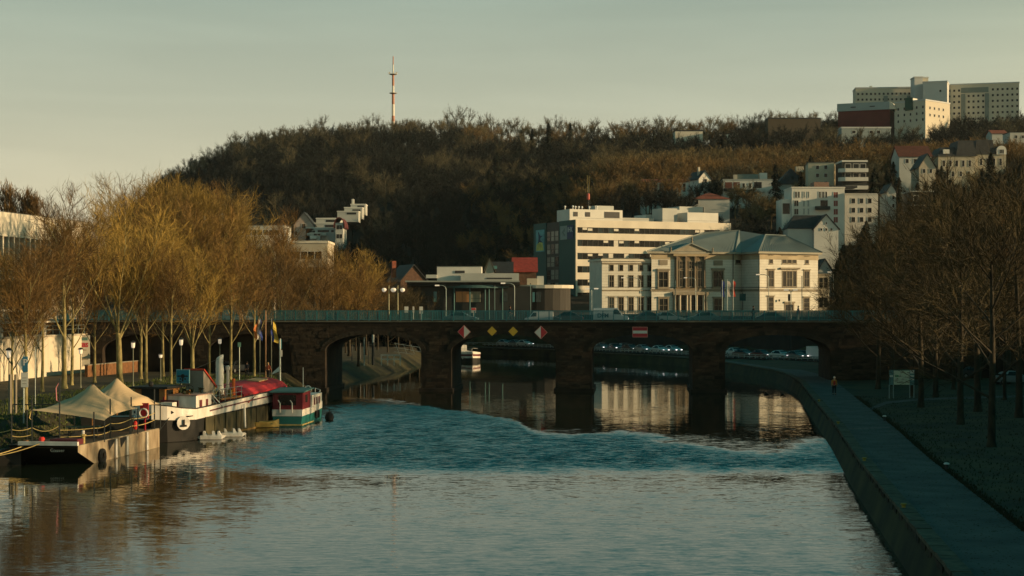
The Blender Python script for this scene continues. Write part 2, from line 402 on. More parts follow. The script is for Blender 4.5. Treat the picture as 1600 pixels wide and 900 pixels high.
# low lamps along the lawn edge of the path
M_metal = mat('grey_metal', (.22,.22,.21), .5, .2, 6, metal=.4)
M_dkmetal = mat('dark_metal', (.03,.035,.035), .5, .2, 6, metal=.3)
M_white = mat('white_paint', (.72,.70,.66), .6, .08, 3)
lamp = thing('path_light', 'low round path light on the lawn edge nearest the viewer', 'path light', G(1479,733,1.55), 0, 'low lights along the lawn edge of the path')
part('post', MB().lathe([(.10,-.1),(.09,.25)], 8), M_dkmetal, lamp); part('cap', MB().lathe([(.14,.25),(.16,.28),(.12,.33),(.05,.35)], 12), M_white, lamp)
for (px, py, lb) in ((1382,656,'low round path light on the lawn edge before the information board'),(1292,580,'low round path light by the path under the right arch')):
    dup(lamp, G(px, py, 1.6), 0, lb)
# motorway slab behind the bridge and beside the lawn
ysM = [62+4*i for i in range(80)]; ysM = [y for y in ysM if y < 380]
mb = sheet(MW, ysM, .2, 13, 1.72, M_road, 'motorway')
o = ob('motorway', mb.mesh('motorway', M_road)); o['kind'] = 'structure'
mb = MB(); rings = []
for Y in ysM:
    if Y < 240: continue
    a, b = off_pt(MW, Y, -.1), off_pt(MW, Y, .3); rings.append([(a.x,a.y,-1.5),(b.x,b.y,-1.5),(b.x,b.y,1.80),(a.x,a.y,1.80)])
mb.loft(rings); rw = thing('retaining_wall', 'dark concrete retaining wall below the motorway barrier across the river', 'wall', me=mb.mesh('retaining_wall', mat('dark_concrete', (.018,.018,.016), .9, .3, .5)))
mb = MB(); rings = []
for Y in ysM:
    if Y < 236: continue
    a, b = off_pt(MW, Y, 13.2), off_pt(MW, Y, 13.8); rings.append([(a.x,a.y,1),(b.x,b.y,1),(b.x,b.y,8.5),(a.x,a.y,8.5)])
mb.loft(rings); thing('embankment_wall', 'tall dark retaining wall rising behind the cars on the motorway', 'wall', me=mb.mesh('embankment_wall', mat('dark_stone_wall', (.018,.018,.015), .95, .4, .4)))
gr = thing('guard_rail', 'pale green metal guard rail on posts along the motorway edge', 'guard rail')
M_rail = mat('galvanised_steel', (.26,.31,.30), .45, .2, 1.0, metal=.3)
for z0, z1, nm in ((2.05,2.18,'lower_rail'),(2.36,2.48,'top_rail')):
    rings = []
    for Y in ysM:
        if Y < 226: continue
        a, b = off_pt(MW, Y, -.06), off_pt(MW, Y, .06); rings.append([(a.x,a.y,z0),(b.x,b.y,z0),(b.x,b.y,z1),(a.x,a.y,z1)])
    part(nm, MB().loft(rings), M_rail, gr)
pm = MB().box(-.06,.06,-.06,.06,0,.62).mesh('post', M_rail); Y = 228.0
while Y < 366:
    p = off_pt(MW, Y, .02); ob('post', pm, gr, (p.x,p.y,1.8)); e = off_pt(MW, Y+1, .02); Y += 1.35/ (e-p).length

# ------------------------------------------------------------------ the stone bridge
TH = radians(4); ax = Vector((cos(TH), -sin(TH), 0)); dp = Vector((sin(TH), cos(TH), 0)); B0 = Vector((0,198,0)); BW = 12.0
def s_of(px): k = (px-800)/F; return 198*k/(cos(TH)+sin(TH)*k)
def BP(s, d, z): v = B0+ax*s+dp*d; return (v.x, v.y, z)
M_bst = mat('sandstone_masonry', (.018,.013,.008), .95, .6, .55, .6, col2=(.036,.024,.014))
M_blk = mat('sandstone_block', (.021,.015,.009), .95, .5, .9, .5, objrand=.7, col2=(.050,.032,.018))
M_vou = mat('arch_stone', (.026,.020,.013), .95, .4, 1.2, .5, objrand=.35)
br = thing('stone_bridge', 'old dark red sandstone bridge with four low arches over the river', 'bridge', (0,198,0), -TH)
# local frame: x = s, y = depth, z
SPR, APX, TOP = 4.85, 6.85, 8.32
arches = [(s_of(a), s_of(b), g) for a, b, g in ((160,300,'land'),(325,455,'land'),(508,658,'w'),(705,868,'w'),(925,1082,'w'),(1133,1297,'w'))]
def sof(s):
    for a, b, g in arches:
        if a < s < b:
            c, r = (a+b)/2, (b-a)/2; return SPR+(APX-SPR)*sqrt(max(0, 1-((s-c)/r)**2))
    return None
wall = MB(); sL, sR = s_of(-150), s_of(1700)
cuts = [sL]+[x for a, b, g in arches for x in (a, b)]+[sR]
for i in range(0, len(cuts), 2): wall.box(cuts[i], cuts[i+1], 0, BW, -2, TOP)     # piers and abutments
for a, b, g in arches:
    n = 28; c, r = (a+b)/2, (b-a)/2
    ss = [c-r*cos(pi*i/n) for i in range(n+1)]
    rings = []
    for s in ss:
        z = SPR+(APX-SPR)*sqrt(max(0, 1-((s-c)/r)**2)); rings.append([(s,0,z),(s,BW,z),(s,BW,TOP),(s,0,TOP)])
    wall.loft(rings, cap=False)
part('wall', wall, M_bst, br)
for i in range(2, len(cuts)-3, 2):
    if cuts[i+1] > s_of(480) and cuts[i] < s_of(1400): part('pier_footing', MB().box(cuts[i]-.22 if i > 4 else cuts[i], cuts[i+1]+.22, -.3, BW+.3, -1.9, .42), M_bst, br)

for a, b, g in arches[:2]: part('arch_infill', MB().box(a-.1, b+.1, 1.2, 1.6, -1, TOP-.1), M_bst, br)  # blind wall added so the left arches stay dark
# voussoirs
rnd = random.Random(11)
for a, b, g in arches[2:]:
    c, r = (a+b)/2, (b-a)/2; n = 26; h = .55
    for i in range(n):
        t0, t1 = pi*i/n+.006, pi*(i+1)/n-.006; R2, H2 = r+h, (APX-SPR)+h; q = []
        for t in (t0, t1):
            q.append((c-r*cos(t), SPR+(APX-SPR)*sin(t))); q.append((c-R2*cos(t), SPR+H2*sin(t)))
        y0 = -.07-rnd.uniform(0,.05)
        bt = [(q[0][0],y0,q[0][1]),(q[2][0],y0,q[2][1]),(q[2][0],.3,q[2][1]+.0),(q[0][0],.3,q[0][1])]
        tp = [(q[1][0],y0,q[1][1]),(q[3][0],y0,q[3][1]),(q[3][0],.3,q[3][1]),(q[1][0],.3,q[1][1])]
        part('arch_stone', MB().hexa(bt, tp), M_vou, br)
# courses of blocks
um = MB().box(0,1,0,1,0,1).mesh('stone_block', M_blk)
stones = []; z = .45
while z < 8.1:
    h = rnd.uniform(.36,.46); s = s_of(130)+rnd.uniform(0,.6)
    while s < s_of(1480):
        L = rnd.uniform(.55,1.35); s0, s1, z1 = s+.012, s+L-.02, z+h-.025; ok = True
        for q in (s0, (s0+s1)/2, s1):
            for a, b, g in arches:
                if a-.02 < q < b+.02 and z < SPR: ok = False
                c, r = (a+b)/2, (b-a)/2; hh = .58 if g == 'w' else .0
                if z1 >= SPR-.1 and abs(q-c) < r+hh and z < SPR+(APX-SPR+hh)*sqrt(max(0, 1-((q-c)/(r+hh))**2)): ok = False
                if g == 'w' and (a-.6 < s1 and s0 < b+.6) and z < SPR and z1 > SPR-.3 and (a-.6 < q < b+.6): ok = ok and not (a-.56 < q < b+.56)
        if ok: stones.append((s0, s1, z, z1, rnd.uniform(.015,.075)))
        s += L
    z += h
order = sorted(range(len(stones)), key=lambda i: -(stones[i][1]-stones[i][0])*(stones[i][3]-stones[i][2])*(2 if s_of(600) < stones[i][0] < s_of(1350) else 1))
big = set(order[:180]); rest = MB()
for i, (s0, s1, z0, z1, d) in enumerate(stones):
    if i in big: ob('stone_block', um, br, (s0,-d,z0), scale=(s1-s0,d+.05,z1-z0))
    else: rest.box(s0, s1, -d, .05, z0, z1)
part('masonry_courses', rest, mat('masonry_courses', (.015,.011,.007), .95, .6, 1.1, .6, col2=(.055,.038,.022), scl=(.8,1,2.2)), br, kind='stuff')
# quoin columns and jamb stones inside the arches
M_cor = mat('cornice_stone', (.11,.105,.08), .9, .3, 1.0, objrand=.15)
cor = MB().box(sL, sR, -.25, BW+.25, TOP+.003, TOP+.16); part('cornice', cor, M_cor, br)
part('deck', MB().box(sL, sR, .3, BW-.3, TOP+.1, TOP+.24), M_road, br)
part('parapet_shadow_course', MB().box(sL, sR, -.1, 0.1, TOP-.45, TOP-.002), M_bst, br)
# railing
DZ = TOP+.16
M_teal = mat('teal_railing_paint', (.022,.155,.18), .5, .25, .6)
rl = thing('bridge_railing', 'long teal painted metal railing along the front edge of the bridge', 'railing', (0,198,0), -TH)
part('top_rail', MB().box(sL, sR, -.06, .04, DZ+1.15, DZ+1.23), M_teal, rl)
part('bottom_rail', MB().box(sL, sR, -.04, .02, DZ+.1, DZ+.15), M_teal, rl)
pm = MB().box(-.05,.05,-.05,.05,0,1.15).mesh('post', M_teal); s = s_of(90)
bars = MB()
while s < s_of(1500):
    ob('post', pm, rl, (s,-.01,DZ)); s += 1.27
s = s_of(60)
while s < s_of(1560): bars.box(s-.02, s+.02, -.03, .01, DZ+.15, DZ+1.16); s += .10
part('bars', bars, M_teal, rl, kind='stuff')
rb = thing('bridge_railing', 'teal railing along the far edge of the bridge behind the walkers', 'railing', (0,198,0), -TH)
part('top_rail', MB().box(sL, sR, BW-.04, BW+.04, DZ+1.1, DZ+1.17), M_teal, rb)
bars = MB(); s = s_of(60)
while s < s_of(1560): bars.box(s-.016, s+.016, BW-.02, BW+.02, DZ, DZ+1.12); s += .16
part('bars', bars, M_teal, rb, kind='stuff')
# river signs on the bridge
M_red = mat('sign_red', (.42,.02,.03), .5, .06, 4); M_sw = mat('sign_white', (.62,.60,.54), .5, .05, 4); M_sy = mat('sign_yellow', (.60,.36,.03), .5, .06, 4); M_pk = mat('sign_red_edge', (.55,.22,.17), .5, .05, 4)
def bsign(px, pz, kind):
    s = s_of(px); z = PZ(pz, 198)
    if kind in ('rw','wr'):
        r = .80; t = thing('diamond_sign', 'red and white diamond sign '+('left' if px < 800 else 'right')+' of the two yellow diamonds on the bridge', 'river sign', BP(s,-.22,z), -TH)
        part('board', MB().add([(-r,0,0),(0,0,-r),(r,0,0),(0,0,r),(-r,.06,0),(0,.06,-r),(r,.06,0),(0,.06,r)], [(0,1,2,3),(7,6,5,4),(0,4,5,1),(1,5,6,2),(2,6,7,3),(3,7,4,0)]), M_pk, t)
        k = .90*r; a, b = (M_red, M_sw) if kind == 'rw' else (M_sw, M_red)
        part('left_half', MB().add([(-k,-.012,0),(0,-.012,-k),(0,-.012,k),(-k,0.01,0),(0,0.01,-k),(0,0.01,k)], [(0,1,2),(0,3,4,1),(2,5,3,0)]), a, t)
        part('right_half', MB().add([(k,-.012,0),(0,-.012,k),(0,-.012,-k),(k,.01,0),(0,.01,k),(0,.01,-k)], [(0,1,2),(0,3,4,1),(2,5,3,0)]), b, t)
    else:
        r = .57; t = thing('diamond_sign', 'yellow diamond sign on the bridge, the '+('left' if px < 790 else 'right')+' one of the yellow pair over the arch', 'river sign', BP(s,-.22,z), -TH)
        part('board', MB().add([(-r,0,0),(0,0,-r),(r,0,0),(0,0,r),(-r,.05,0),(0,.05,-r),(r,.05,0),(0,.05,r)], [(0,1,2,3),(7,6,5,4),(0,4,5,1),(1,5,6,2),(2,6,7,3),(3,7,4,0)]), M_sy, t)
    part('bracket', MB().box(-.04,.04,.05,.25,-.3,.3), M_dkmetal, t)
bsign(725.3,518.5,'rw'); bsign(845.2,519.3,'wr'); bsign(769,517.5,'y'); bsign(802,517.8,'y')
t = thing('no_entry_board', 'red rectangular no-passage board with white bar over the third arch', 'river sign', BP(s_of(1000),-.24,PZ(518.6,198)), -TH)
part('frame', MB().box(-.9,.9,0,.06,-.62,.62), M_pk, t); part('board', MB().box(-.84,.84,-.012,.01,-.56,.56), M_red, t)
part('bar', MB().box(-.84,.84,-.024,-.011,-.17,.17), M_sw, t); part('bracket', MB().box(-.04,.04,.05,.25,-.3,.3), M_dkmetal, t)
# ------------------------------------------------------------------ trees
def rvec(r): 
    return Vector((r.gauss(0,1), r.gauss(0,1), r.gauss(0,1))).normalized()
def bend(d, ang, az, r=None):
    o = d.orthogonal().normalized(); b = d.cross(o)
    return (d*cos(ang)+(o*cos(az)+b*sin(az))*sin(ang)).normalized()
def limb(mb, r, p, d, L, r0, r1, nseg, sides, wob, up=0.0):
    """a bent tapering branch; returns points along it"""
    pts = [p.copy()]; ds = [d.copy()]; p = p.copy(); d = d.copy()
    for i in range(nseg):
        d = (d+rvec(r)*wob+Vector((0,0,up))).normalized(); p = p+d*(L/nseg); pts.append(p.copy()); ds.append(d.copy())
    rad = [lerp(r0, r1, i/nseg) for i in range(nseg+1)]
    if sides >= 3: mb.tube(pts, rad, sides, cap=False)
    else:
        side = d.cross(rvec(r))
        side = side.normalized() if side.length > 1e-4 else Vector((1,0,0))
        o = len(mb.v)
        for i, q in enumerate(pts[:-1]):
            a, b = q+side*rad[i], q-side*rad[i]; mb.v += [tuple(a), tuple(b)]
        mb.v.append(tuple(pts[-1]))
        n = len(pts)-1
        for i in range(n-1): mb.f.append((o+2*i, o+2*i+1, o+2*i+3, o+2*i+2)); mb.m.append(0)
        mb.f.append((o+2*(n-1), o+2*(n-1)+1, o+2*n)); mb.m.append(0)
    return pts, ds
def at_(pts, ds, t):
    x = t*(len(pts)-1); i = min(int(x), len(pts)-2); f = x-i
    return pts[i].lerp(pts[i+1], f), ds[i+1]
def bare_tree(seed, H, fork, r0, nl, spread, Ls, counts, tw=.022, up=.03, lean=.02, straight=True, sides=(8,5,3)):
    r = random.Random(seed); T = MB(); K = MB()
    p = Vector((0,0,-.3)); d = Vector((0,0,1))
    tl = H*.80 if straight else fork+1.0
    pts, ds = limb(T, r, p, d, tl, r0, r0*.28 if straight else r0*.7, 7, sides[0], lean, .03)
    T.tube([(0,0,-.4),(0,0,.15),(0,0,.6)], [r0*1.5, r0*1.25, r0*.98], sides[0], cap=False)
    limbs = []
    for i in range(nl):
        t = lerp(fork/tl, .98, (i/max(1,nl-1))**1.0) if straight else r.uniform(.82, 1)
        q, dd = at_(pts, ds, min(.999, t)); az = i*2.4+r.uniform(-.4,.4)
        a = spread*(1.0-.45*t if straight else r.uniform(.6,1.2))
        nd = bend(Vector((0,0,1)), a, az); L = Ls[0]*(1.05-.5*t if straight else r.uniform(.85,1.15))*r.uniform(.85,1.15)
        limbs.append(limb(T, r, q, nd, L, r0*.36*(1.1-.4*t), r0*.08, 5, sides[1], .10, up))
    if straight: limbs.append((pts[4:], ds[4:]))
    for pts1, ds1 in limbs:
        for j in range(counts[0]):
            t = lerp(.22, .99, (j+r.random())/counts[0]); q, dd = at_(pts1, ds1, t)
            nd = bend(dd, r.uniform(.45,.95), r.uniform(0,2*pi)); nd = (nd+Vector((0,0,up*3))).normalized()
            p2, d2 = limb(K, r, q, nd, Ls[1]*(1.15-.55*t)*r.uniform(.7,1.2), r0*.085, r0*.03, 3, sides[2], .16, up)
            for k in range(counts[1]):
                t2 = lerp(.15, 1, (k+r.random())/counts[1]); q2, dd2 = at_(p2, d2, t2)
                nd2 = bend(dd2, r.uniform(.35,.95), r.uniform(0,2*pi)); nd2 = (nd2+Vector((0,0,up*2))).normalized()
                p3, d3 = limb(K, r, q2, nd2, Ls[2]*(1.15-.4*t2)*r.uniform(.7,1.25), tw*1.5, tw*.8, 2, 2, .18, up)
                for m_ in range(counts[2]):
                    t3 = lerp(.1, 1, (m_+r.random())/counts[2]); q3, dd3 = at_(p3, d3, min(.999,t3))
                    nd3 = bend(dd3, r.uniform(.3,.9), r.uniform(0,2*pi)); nd3 = (nd3+Vector((0,0,up*2))).normalized()
                    limb(K, r, q3, nd3, Ls[3]*r.uniform(.6,1.3), tw, tw*.4, 2, 2, .2, up)
    return T, K
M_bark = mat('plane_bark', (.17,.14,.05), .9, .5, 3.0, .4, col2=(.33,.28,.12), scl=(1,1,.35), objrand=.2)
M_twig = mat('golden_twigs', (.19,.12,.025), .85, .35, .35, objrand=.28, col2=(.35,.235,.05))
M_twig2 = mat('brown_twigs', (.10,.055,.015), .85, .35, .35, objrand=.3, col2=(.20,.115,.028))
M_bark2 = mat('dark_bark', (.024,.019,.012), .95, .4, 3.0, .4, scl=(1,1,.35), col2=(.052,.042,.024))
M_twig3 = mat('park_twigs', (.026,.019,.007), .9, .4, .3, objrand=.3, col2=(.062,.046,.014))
TV = {}
def variant(key, TK, mt, mk):
    T, K = TK; zs = sorted(v[2] for v in K.v); top = zs[int(len(zs)*.995)]; f_ = {'plane':21,'vase':21,'park':19,'young':11,'poplar':24}[key[0]]/top
    T.v = [(x*f_,y*f_,z*f_) for x, y, z in T.v]; K.v = [(x*f_,y*f_,z*f_) for x, y, z in K.v]
    TV[key] = (T.mesh('trunk', mt, True), K.mesh('crown', mk))
for i in range(4):
    variant(('plane', i), bare_tree(100+i, 21, 6.2, .30, 10, .75, (9.5,3.9,1.9,1.05), (11,7,6), .0175, .05), M_bark, M_twig2)
for i in range(2):
    variant(('vase', i), bare_tree(200+i, 21, 5.0, .38, 8, .50, (13.5,5.0,2.2,1.1), (13,8,6), .0175, .05, straight=False), M_bark, M_twig)
for i in range(3):
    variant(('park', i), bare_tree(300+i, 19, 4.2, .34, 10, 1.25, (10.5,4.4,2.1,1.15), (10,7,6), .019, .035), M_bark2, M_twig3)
variant(('young', 0), bare_tree(400, 11, 3, .12, 7, .8, (4.0,1.9,1.0,.6), (7,5,4), .014, .05), M_bark, M_twig2)
for i in range(2):
    variant(('poplar', i), bare_tree(420+i, 24, 2, .3, 26, .32, (5.5,2.6,1.4,.8), (6,4,3), .04, .12), M_bark, M_twig2)
def tree(key, x, y, z, H, label, cat='tree', group=None, mk=None, name='bare_tree', mt=None):
    r = random.Random(int(x*13+y*7)); s = H/{'plane':21,'vase':21,'park':19,'young':11,'poplar':24}[key[0]]
    t = thing(name, label, cat, (x,y,z), r.uniform(0,6.28), group); t.scale = (s*r.uniform(.94,1.06), s*r.uniform(.94,1.06), s)
    a = ob('trunk', TV[key][0], t); b = ob('crown', TV[key][1], t)
    if mk: b.material_slots[0].link = 'OBJECT'; b.material_slots[0].material = mk
    if mt: a.material_slots[0].link = 'OBJECT'; a.material_slots[0].material = mt
    return t
# left bank planes: (px of trunk, py of foot, top py, kind, label)
rows = [
 (18,640,400,('plane',0),'bare tree at the left edge, trunk behind the lantern and gate posts'),
 (66,612,372,('plane',1),'bare plane tree right of the parking sign, in front of the sunlit wall'),
 (40,640,380,('plane',2),'bare tree with dark forked trunk directly behind the parking sign'),
 (101,607,290,('plane',3),'tall bare plane tree with white-banded trunk, before the sunlit wall'),
 (112,602,385,('plane',2),'slim bare tree close behind the banded trunk at the end of the sunlit wall'),
 (148,598,395,('plane',0),'bare plane tree just right of the red-lettered banner on the white wall'),
 (187,600,300,('vase',0),'large vase-shaped golden plane tree rising behind the beige tent peaks'),
 (220,592,380,('plane',1),'slim left trunk of the close pair behind the black wheelhouse of the barge'),
 (228,598,372,('plane',3),'thicker right trunk of the close pair behind the wheelhouse'),
 (255,588,378,('plane',2),'bare plane tree between the two lantern posts behind the barge'),
 (267,600,390,('plane',0),'bare plane tree left of the blue board on the barge'),
 (301,596,372,('vase',1),'bare plane tree rising behind the red-roofed deck cabin'),
 (327,588,385,('plane',1),'slender bare tree left of the white wrapped mast'),
 (360,593,375,('plane',2),'bare plane tree standing right behind the silver chimney of the barge'),
 (397,588,380,('plane',3),'bare tree with yellow lit trunk left of the two flags'),
]
for px, py, tp, key, lb in rows:
    g = G(px, py, 2.25); z = ground(g.x, g.y); tree(key, g.x, g.y, z, max(10.5, PZ(tp, g.y)-z), lb, group='plane trees along the left quay')
# taller trees behind the left approach of the bridge, in sunlight
back = [(105,262,335),(150,240,335),(185,250,300),(215,262,282),(248,268,272),(282,262,300),(310,270,285),(345,276,292),(372,284,330),(410,262,330),(436,258,352),(462,262,382),(492,258,388),(520,262,384),(546,268,384),(572,274,398),(130,228,360),(196,224,345),(258,226,350),(320,226,372),(384,226,380),(440,224,392),(500,226,398),(560,228,410),(232,300,275),(330,300,290),(290,285,278),(60,226,385),(20,232,392),(592,300,425),(478,212,470),(360,330,305),(210,330,290),(440,214,420)]
back.sort()
for i, (px, Y, tp) in enumerate(back):
    key = ('vase', i % 2) if i % 3 == 0 else ('plane', i % 4)
    z = 8.0 if px < 90 else 6.5
    x = PX(px, Y); z = max(2.2, ground(x, Y)) if Y < 300 else 6
    lb = '%s tree from the left in the golden sunlit belt behind the bridge' % nth(i+1)
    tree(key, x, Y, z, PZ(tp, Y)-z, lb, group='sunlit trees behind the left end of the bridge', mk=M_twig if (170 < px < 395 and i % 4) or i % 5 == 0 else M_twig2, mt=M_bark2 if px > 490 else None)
for i, px in enumerate((14,22,31,40,50,60)):
    x = PX(px, 420); tree(('poplar', i % 2), x, 420, 8, PZ(286+(i % 3)*3+i*3, 420)-8, '%s tall bare poplar from the left in the row at far left' % nth(i+1), group='row of poplars at far left', name='poplar')
# right bank
rt = [
 (1549,692,262,('park',0),'large bare tree nearest the viewer on the right lawn, trunk lit along one side'),
 (1501,658,285,('park',1),'bare tree with a dark trunk on the lawn, second from the viewer'),
 (1439,632,300,('park',2),'bare tree just right of the map board'),
 (1462,618,300,('park',0),'bare tree behind the map board towards the parked cars'),
 (1528,640,255,('park',1),'bare tree between the lawn trunks and the parked car'),
 (1592,650,250,('park',2),'tall bare tree cut by the right edge of the photo'),
 (1372,604,330,('park',1),'bare tree left of the map board against the bridge abutment'),
]
for px, py, tp, key, lb in rt:
    g = G(px, py, 1.8); z = ground(g.x, g.y); tree(key, g.x, g.y, z-.05, PZ(tp, g.y)-z, lb, group='bare trees on the right lawn')
rr = random.Random(77)
for i, (px, Y, tp) in enumerate(sorted([(1350,222,390),(1385,214,350),(1420,218,322),(1460,216,300),(1500,222,290),(1545,216,285),(1590,222,262),(1336,240,450),(1372,236,430),(1410,232,385),(1320,248,420),(1450,200,330),(1530,190,320),(1575,180,300),(1300,262,470),(1345,262,410),(1395,180,390),(1400,250,400),(1340,215,440),(1480,240,330),(1600,200,330),(1425,160,400),(1490,170,380),(1570,150,420)])):
    x = PX(px, Y); z = ground(x, Y)
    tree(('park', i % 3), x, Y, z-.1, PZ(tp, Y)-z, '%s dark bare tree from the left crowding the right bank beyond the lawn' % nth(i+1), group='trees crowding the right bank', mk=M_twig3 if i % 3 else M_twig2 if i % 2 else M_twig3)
for i in range(26):     # the same wood goes on beyond the frame and shades the bank
    Y = 160+i*4.2+rr.uniform(-3,3); x = max(.33*Y+12, 76)+rr.uniform(0,26); z = ground(x, Y)
    tree(('park', i % 3), x, Y, z-.1, rr.uniform(13,17.5), 'dark bare tree crowding the right bank beyond the lawn', group='trees crowding the right bank')

# ---- evergreen and far forest trees
def conifer(seed, H, R, n=900, base=.06):
    r = random.Random(seed); K = MB(); T = MB(); T.tube([(0,0,-.5),(0,0,H*.5),(0,0,H*.97)], [H*.016, H*.01, .03], 5, cap=False)
    for i in range(n):
        t = r.random()**.8*(1-base)+base; z = H*t; rr_ = R*(1-t)**.75*(.8+.35*sin(z*2.3+seed)); az = r.uniform(0,2*pi)
        rad = rr_*r.uniform(.35,1.0); p = Vector((cos(az)*rad, sin(az)*rad, z)); d = Vector((cos(az), sin(az), -.35+r.uniform(-.2,.35))).normalized()
        s = d.cross(Vector((0,0,1))).normalized(); L = r.uniform(.5,1.1)*H*.055; w_ = L*.45
        K.add([p-s*w_, p+d*L, p+s*w_, p-d*L*.4+Vector((0,0,.35*L))], [(0,1,2),(0,2,3)])
    return T, K
def roundtree(seed, H, R, n=700, tw=.09, ivy=0, cz=.62):
    """far bare tree: trunk, limbs and a haze of twigs"""
    r = random.Random(seed); T = MB()
    p0, d0 = limb(T, r, Vector((0,0,-1.5)), Vector((0,0,1)), H*.68, .26, .12, 4, 4, .03, .02)
    ls = []
    for i in range(8):
        q, dd = at_(p0, d0, r.uniform(.4,.98)); ls.append(limb(T, r, q, bend(Vector((0,0,1)), r.uniform(.3,.9), i*2.4), H*r.uniform(.28,.42), .12, .04, 3, 3, .12, .06))
    for pts, ds in ls:
        for j in range(int(n/8/5)):
            q, dd = at_(pts, ds, r.uniform(.25,.99)); p2, d2 = limb(T, r, q, bend(dd, r.uniform(.3,1.0), r.uniform(0,6.28)), H*.17*r.uniform(.6,1.2), tw, tw*.4, 2, 2, .2, .06)
            for k in range(8):
                q2, dd2 = at_(p2, d2, r.uniform(.1,.99)); limb(T, r, q2, bend(dd2, r.uniform(.3,1.2), r.uniform(0,6.28)), H*.07*r.uniform(.6,1.3), tw*.55, tw*.3, 2, 2, .2, .08)
    return T
M_con = mat('evergreen_needles', (.008,.014,.007), .95, .5, .3, objrand=.3, col2=(.017,.026,.011))
M_ft = [mat('forest_twigs_ochre', (.13,.10,.044), .95, .3, .1, objrand=.35), mat('forest_twigs_grey', (.082,.072,.040), .95, .3, .1, objrand=.35), mat('forest_twigs_shade_dark', (.009,.013,.010), .95, .3, .1, objrand=.35), mat('forest_twigs_rust', (.15,.095,.034), .95, .3, .1, objrand=.3)]  # the dark kind carries the hill's shade in its twig colour
FT = []
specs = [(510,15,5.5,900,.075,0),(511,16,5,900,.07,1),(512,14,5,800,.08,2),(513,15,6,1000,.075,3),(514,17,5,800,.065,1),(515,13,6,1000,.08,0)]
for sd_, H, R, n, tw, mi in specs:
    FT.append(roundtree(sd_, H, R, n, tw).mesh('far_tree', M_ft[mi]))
CON = []
for sd_, H, R in ((601,16,4.2),(602,19,4.8),(603,14,3.6)):
    T, K = conifer(sd_, H, R); T.v += [] ; o_ = len(T.v); T.v += K.v; T.f += [tuple(i+o_ for i in f) for f in K.f]; T.m += K.m; CON.append(T.mesh('evergreen_tree', M_con))

for i, (px, Y, H) in enumerate(sorted([(1318,402,15),(1332,396,17),(1350,405,19),(1368,398,18),(1388,402,20),(1408,398,18),(1430,402,20),(1455,398,20),(1480,404,20),(1308,412,14),(1340,414,18),(1375,412,19)])):
    x = PX(px, Y); o = ob('evergreen_tree', CON[i % 3], None, (x,Y,8.2), (0,0,i*1.3), scale=(H/17*1.25,H/17*1.25,H/17))
    o['category'] = 'evergreen tree'; o['group'] = 'evergreens right of the classical building'; o['label'] = '%s dark evergreen in the dense stand right of the classical building' % nth(i+1)
EVT = []
ARCHT = [(540,285,11),(556,300,12),(570,278,10),(590,310,13),(606,290,11),(622,315,13),(640,300,12),(655,325,13),(525,300,12),(600,335,14),(575,340,14),(632,345,14)]
for i, (px, Y, H) in enumerate([(528,338,9),(543,342,11),(558,335,10),(574,345,12),(589,338,9),(606,344,12),(622,338,10),(638,345,11),(650,338,9)]):
    EVT.append((px, Y, H, i))
for i, (px, Y, H) in enumerate(ARCHT):
    x = PX(px, Y); tree(('park', i % 3), x, Y, ground(x,Y)-.1, H, '%s dark tree from the left on the shaded bank behind the first arch' % nth(1+sorted(ARCHT).index((px,Y,H))), group='trees beyond the first arch')
hd_ = MB(); r = random.Random(8)  # out-of-view evergreen screen, added to keep lawn and path in shade
for k in range(5200):
    Y = r.uniform(28, 168); x0 = .33*Y+9; x = x0+r.uniform(0,4.5); z = 1.5+8.6*r.random()**.8; s = r.uniform(.35,.8); d = rvec(r)*s; e = rvec(r)*s
    p = Vector((x,Y,z)); hd_.add([p-d, p+e, p+d], [(0,1,2)])
for Y in range(28, 168, 4): x = .33*Y+11; hd_.box(x-1.4, x+1.4, Y, Y+4.2, .5, 9.0)
o = ob('shade_hedge', hd_.mesh('shade_hedge', M_con), None); o['label'] = 'unseen evergreen screen added on the right to shade lawn and path'; o['category'] = 'shade_hedge'
# ------------------------------------------------------------------ buildings
M_glass = mat('dark_window_glass', (.008,.010,.010), .2, .3, 1.5, spec=.25, objrand=.4)
M_glass2 = mat('bluish_window_glass', (.02,.032,.034), .2, .3, 1.5, spec=.3, objrand=.4)
M_blind = mat('window_blind', (.55,.52,.44), .7, .1, 2)
M_wfr = mat('white_window_frame', (.55,.54,.50), .6, .1, 2)
M_dfr = mat('dark_window_frame', (.04,.04,.04), .6, .2, 2)
M_conc = mat('cream_facade', (.62,.57,.47), .85, .10, .25, .1)
M_plaster = mat('white_plaster', (.60,.59,.54), .85, .10, .2, .1)
M_plast2 = mat('pale_grey_plaster', (.42,.43,.40), .85, .12, .2, .1)
M_beige = mat('beige_plaster', (.45,.40,.31), .85, .12, .25, .1)
M_pinkw = mat('rosy_plaster', (.42,.33,.28), .85, .12, .25, .1)
M_stone = mat('pale_ashlar', (.58,.56,.49), .85, .10, .5, .15)
M_trim = mat('grey_stone_trim', (.22,.19,.14), .85, .2, 1, .2)
M_roofg = mat('grey_metal_roof', (.17,.20,.19), .5, .12, .3, metal=.2)
M_roofd = mat('dark_slate_roof', (.025,.028,.03), .7, .35, 1.2, .3)
M_roofr = mat('red_tile_roof', (.20,.055,.03), .85, .3, 1.2, .4)
M_tealp = mat('teal_panel', (.020,.075,.070), .7, .12, .2)
M_dkp = mat('dark_panel', (.02,.022,.02), .6, .25, .5)
M_flat = mat('gravel_roof', (.14,.14,.12), .95, .25, 1)
WM = {}
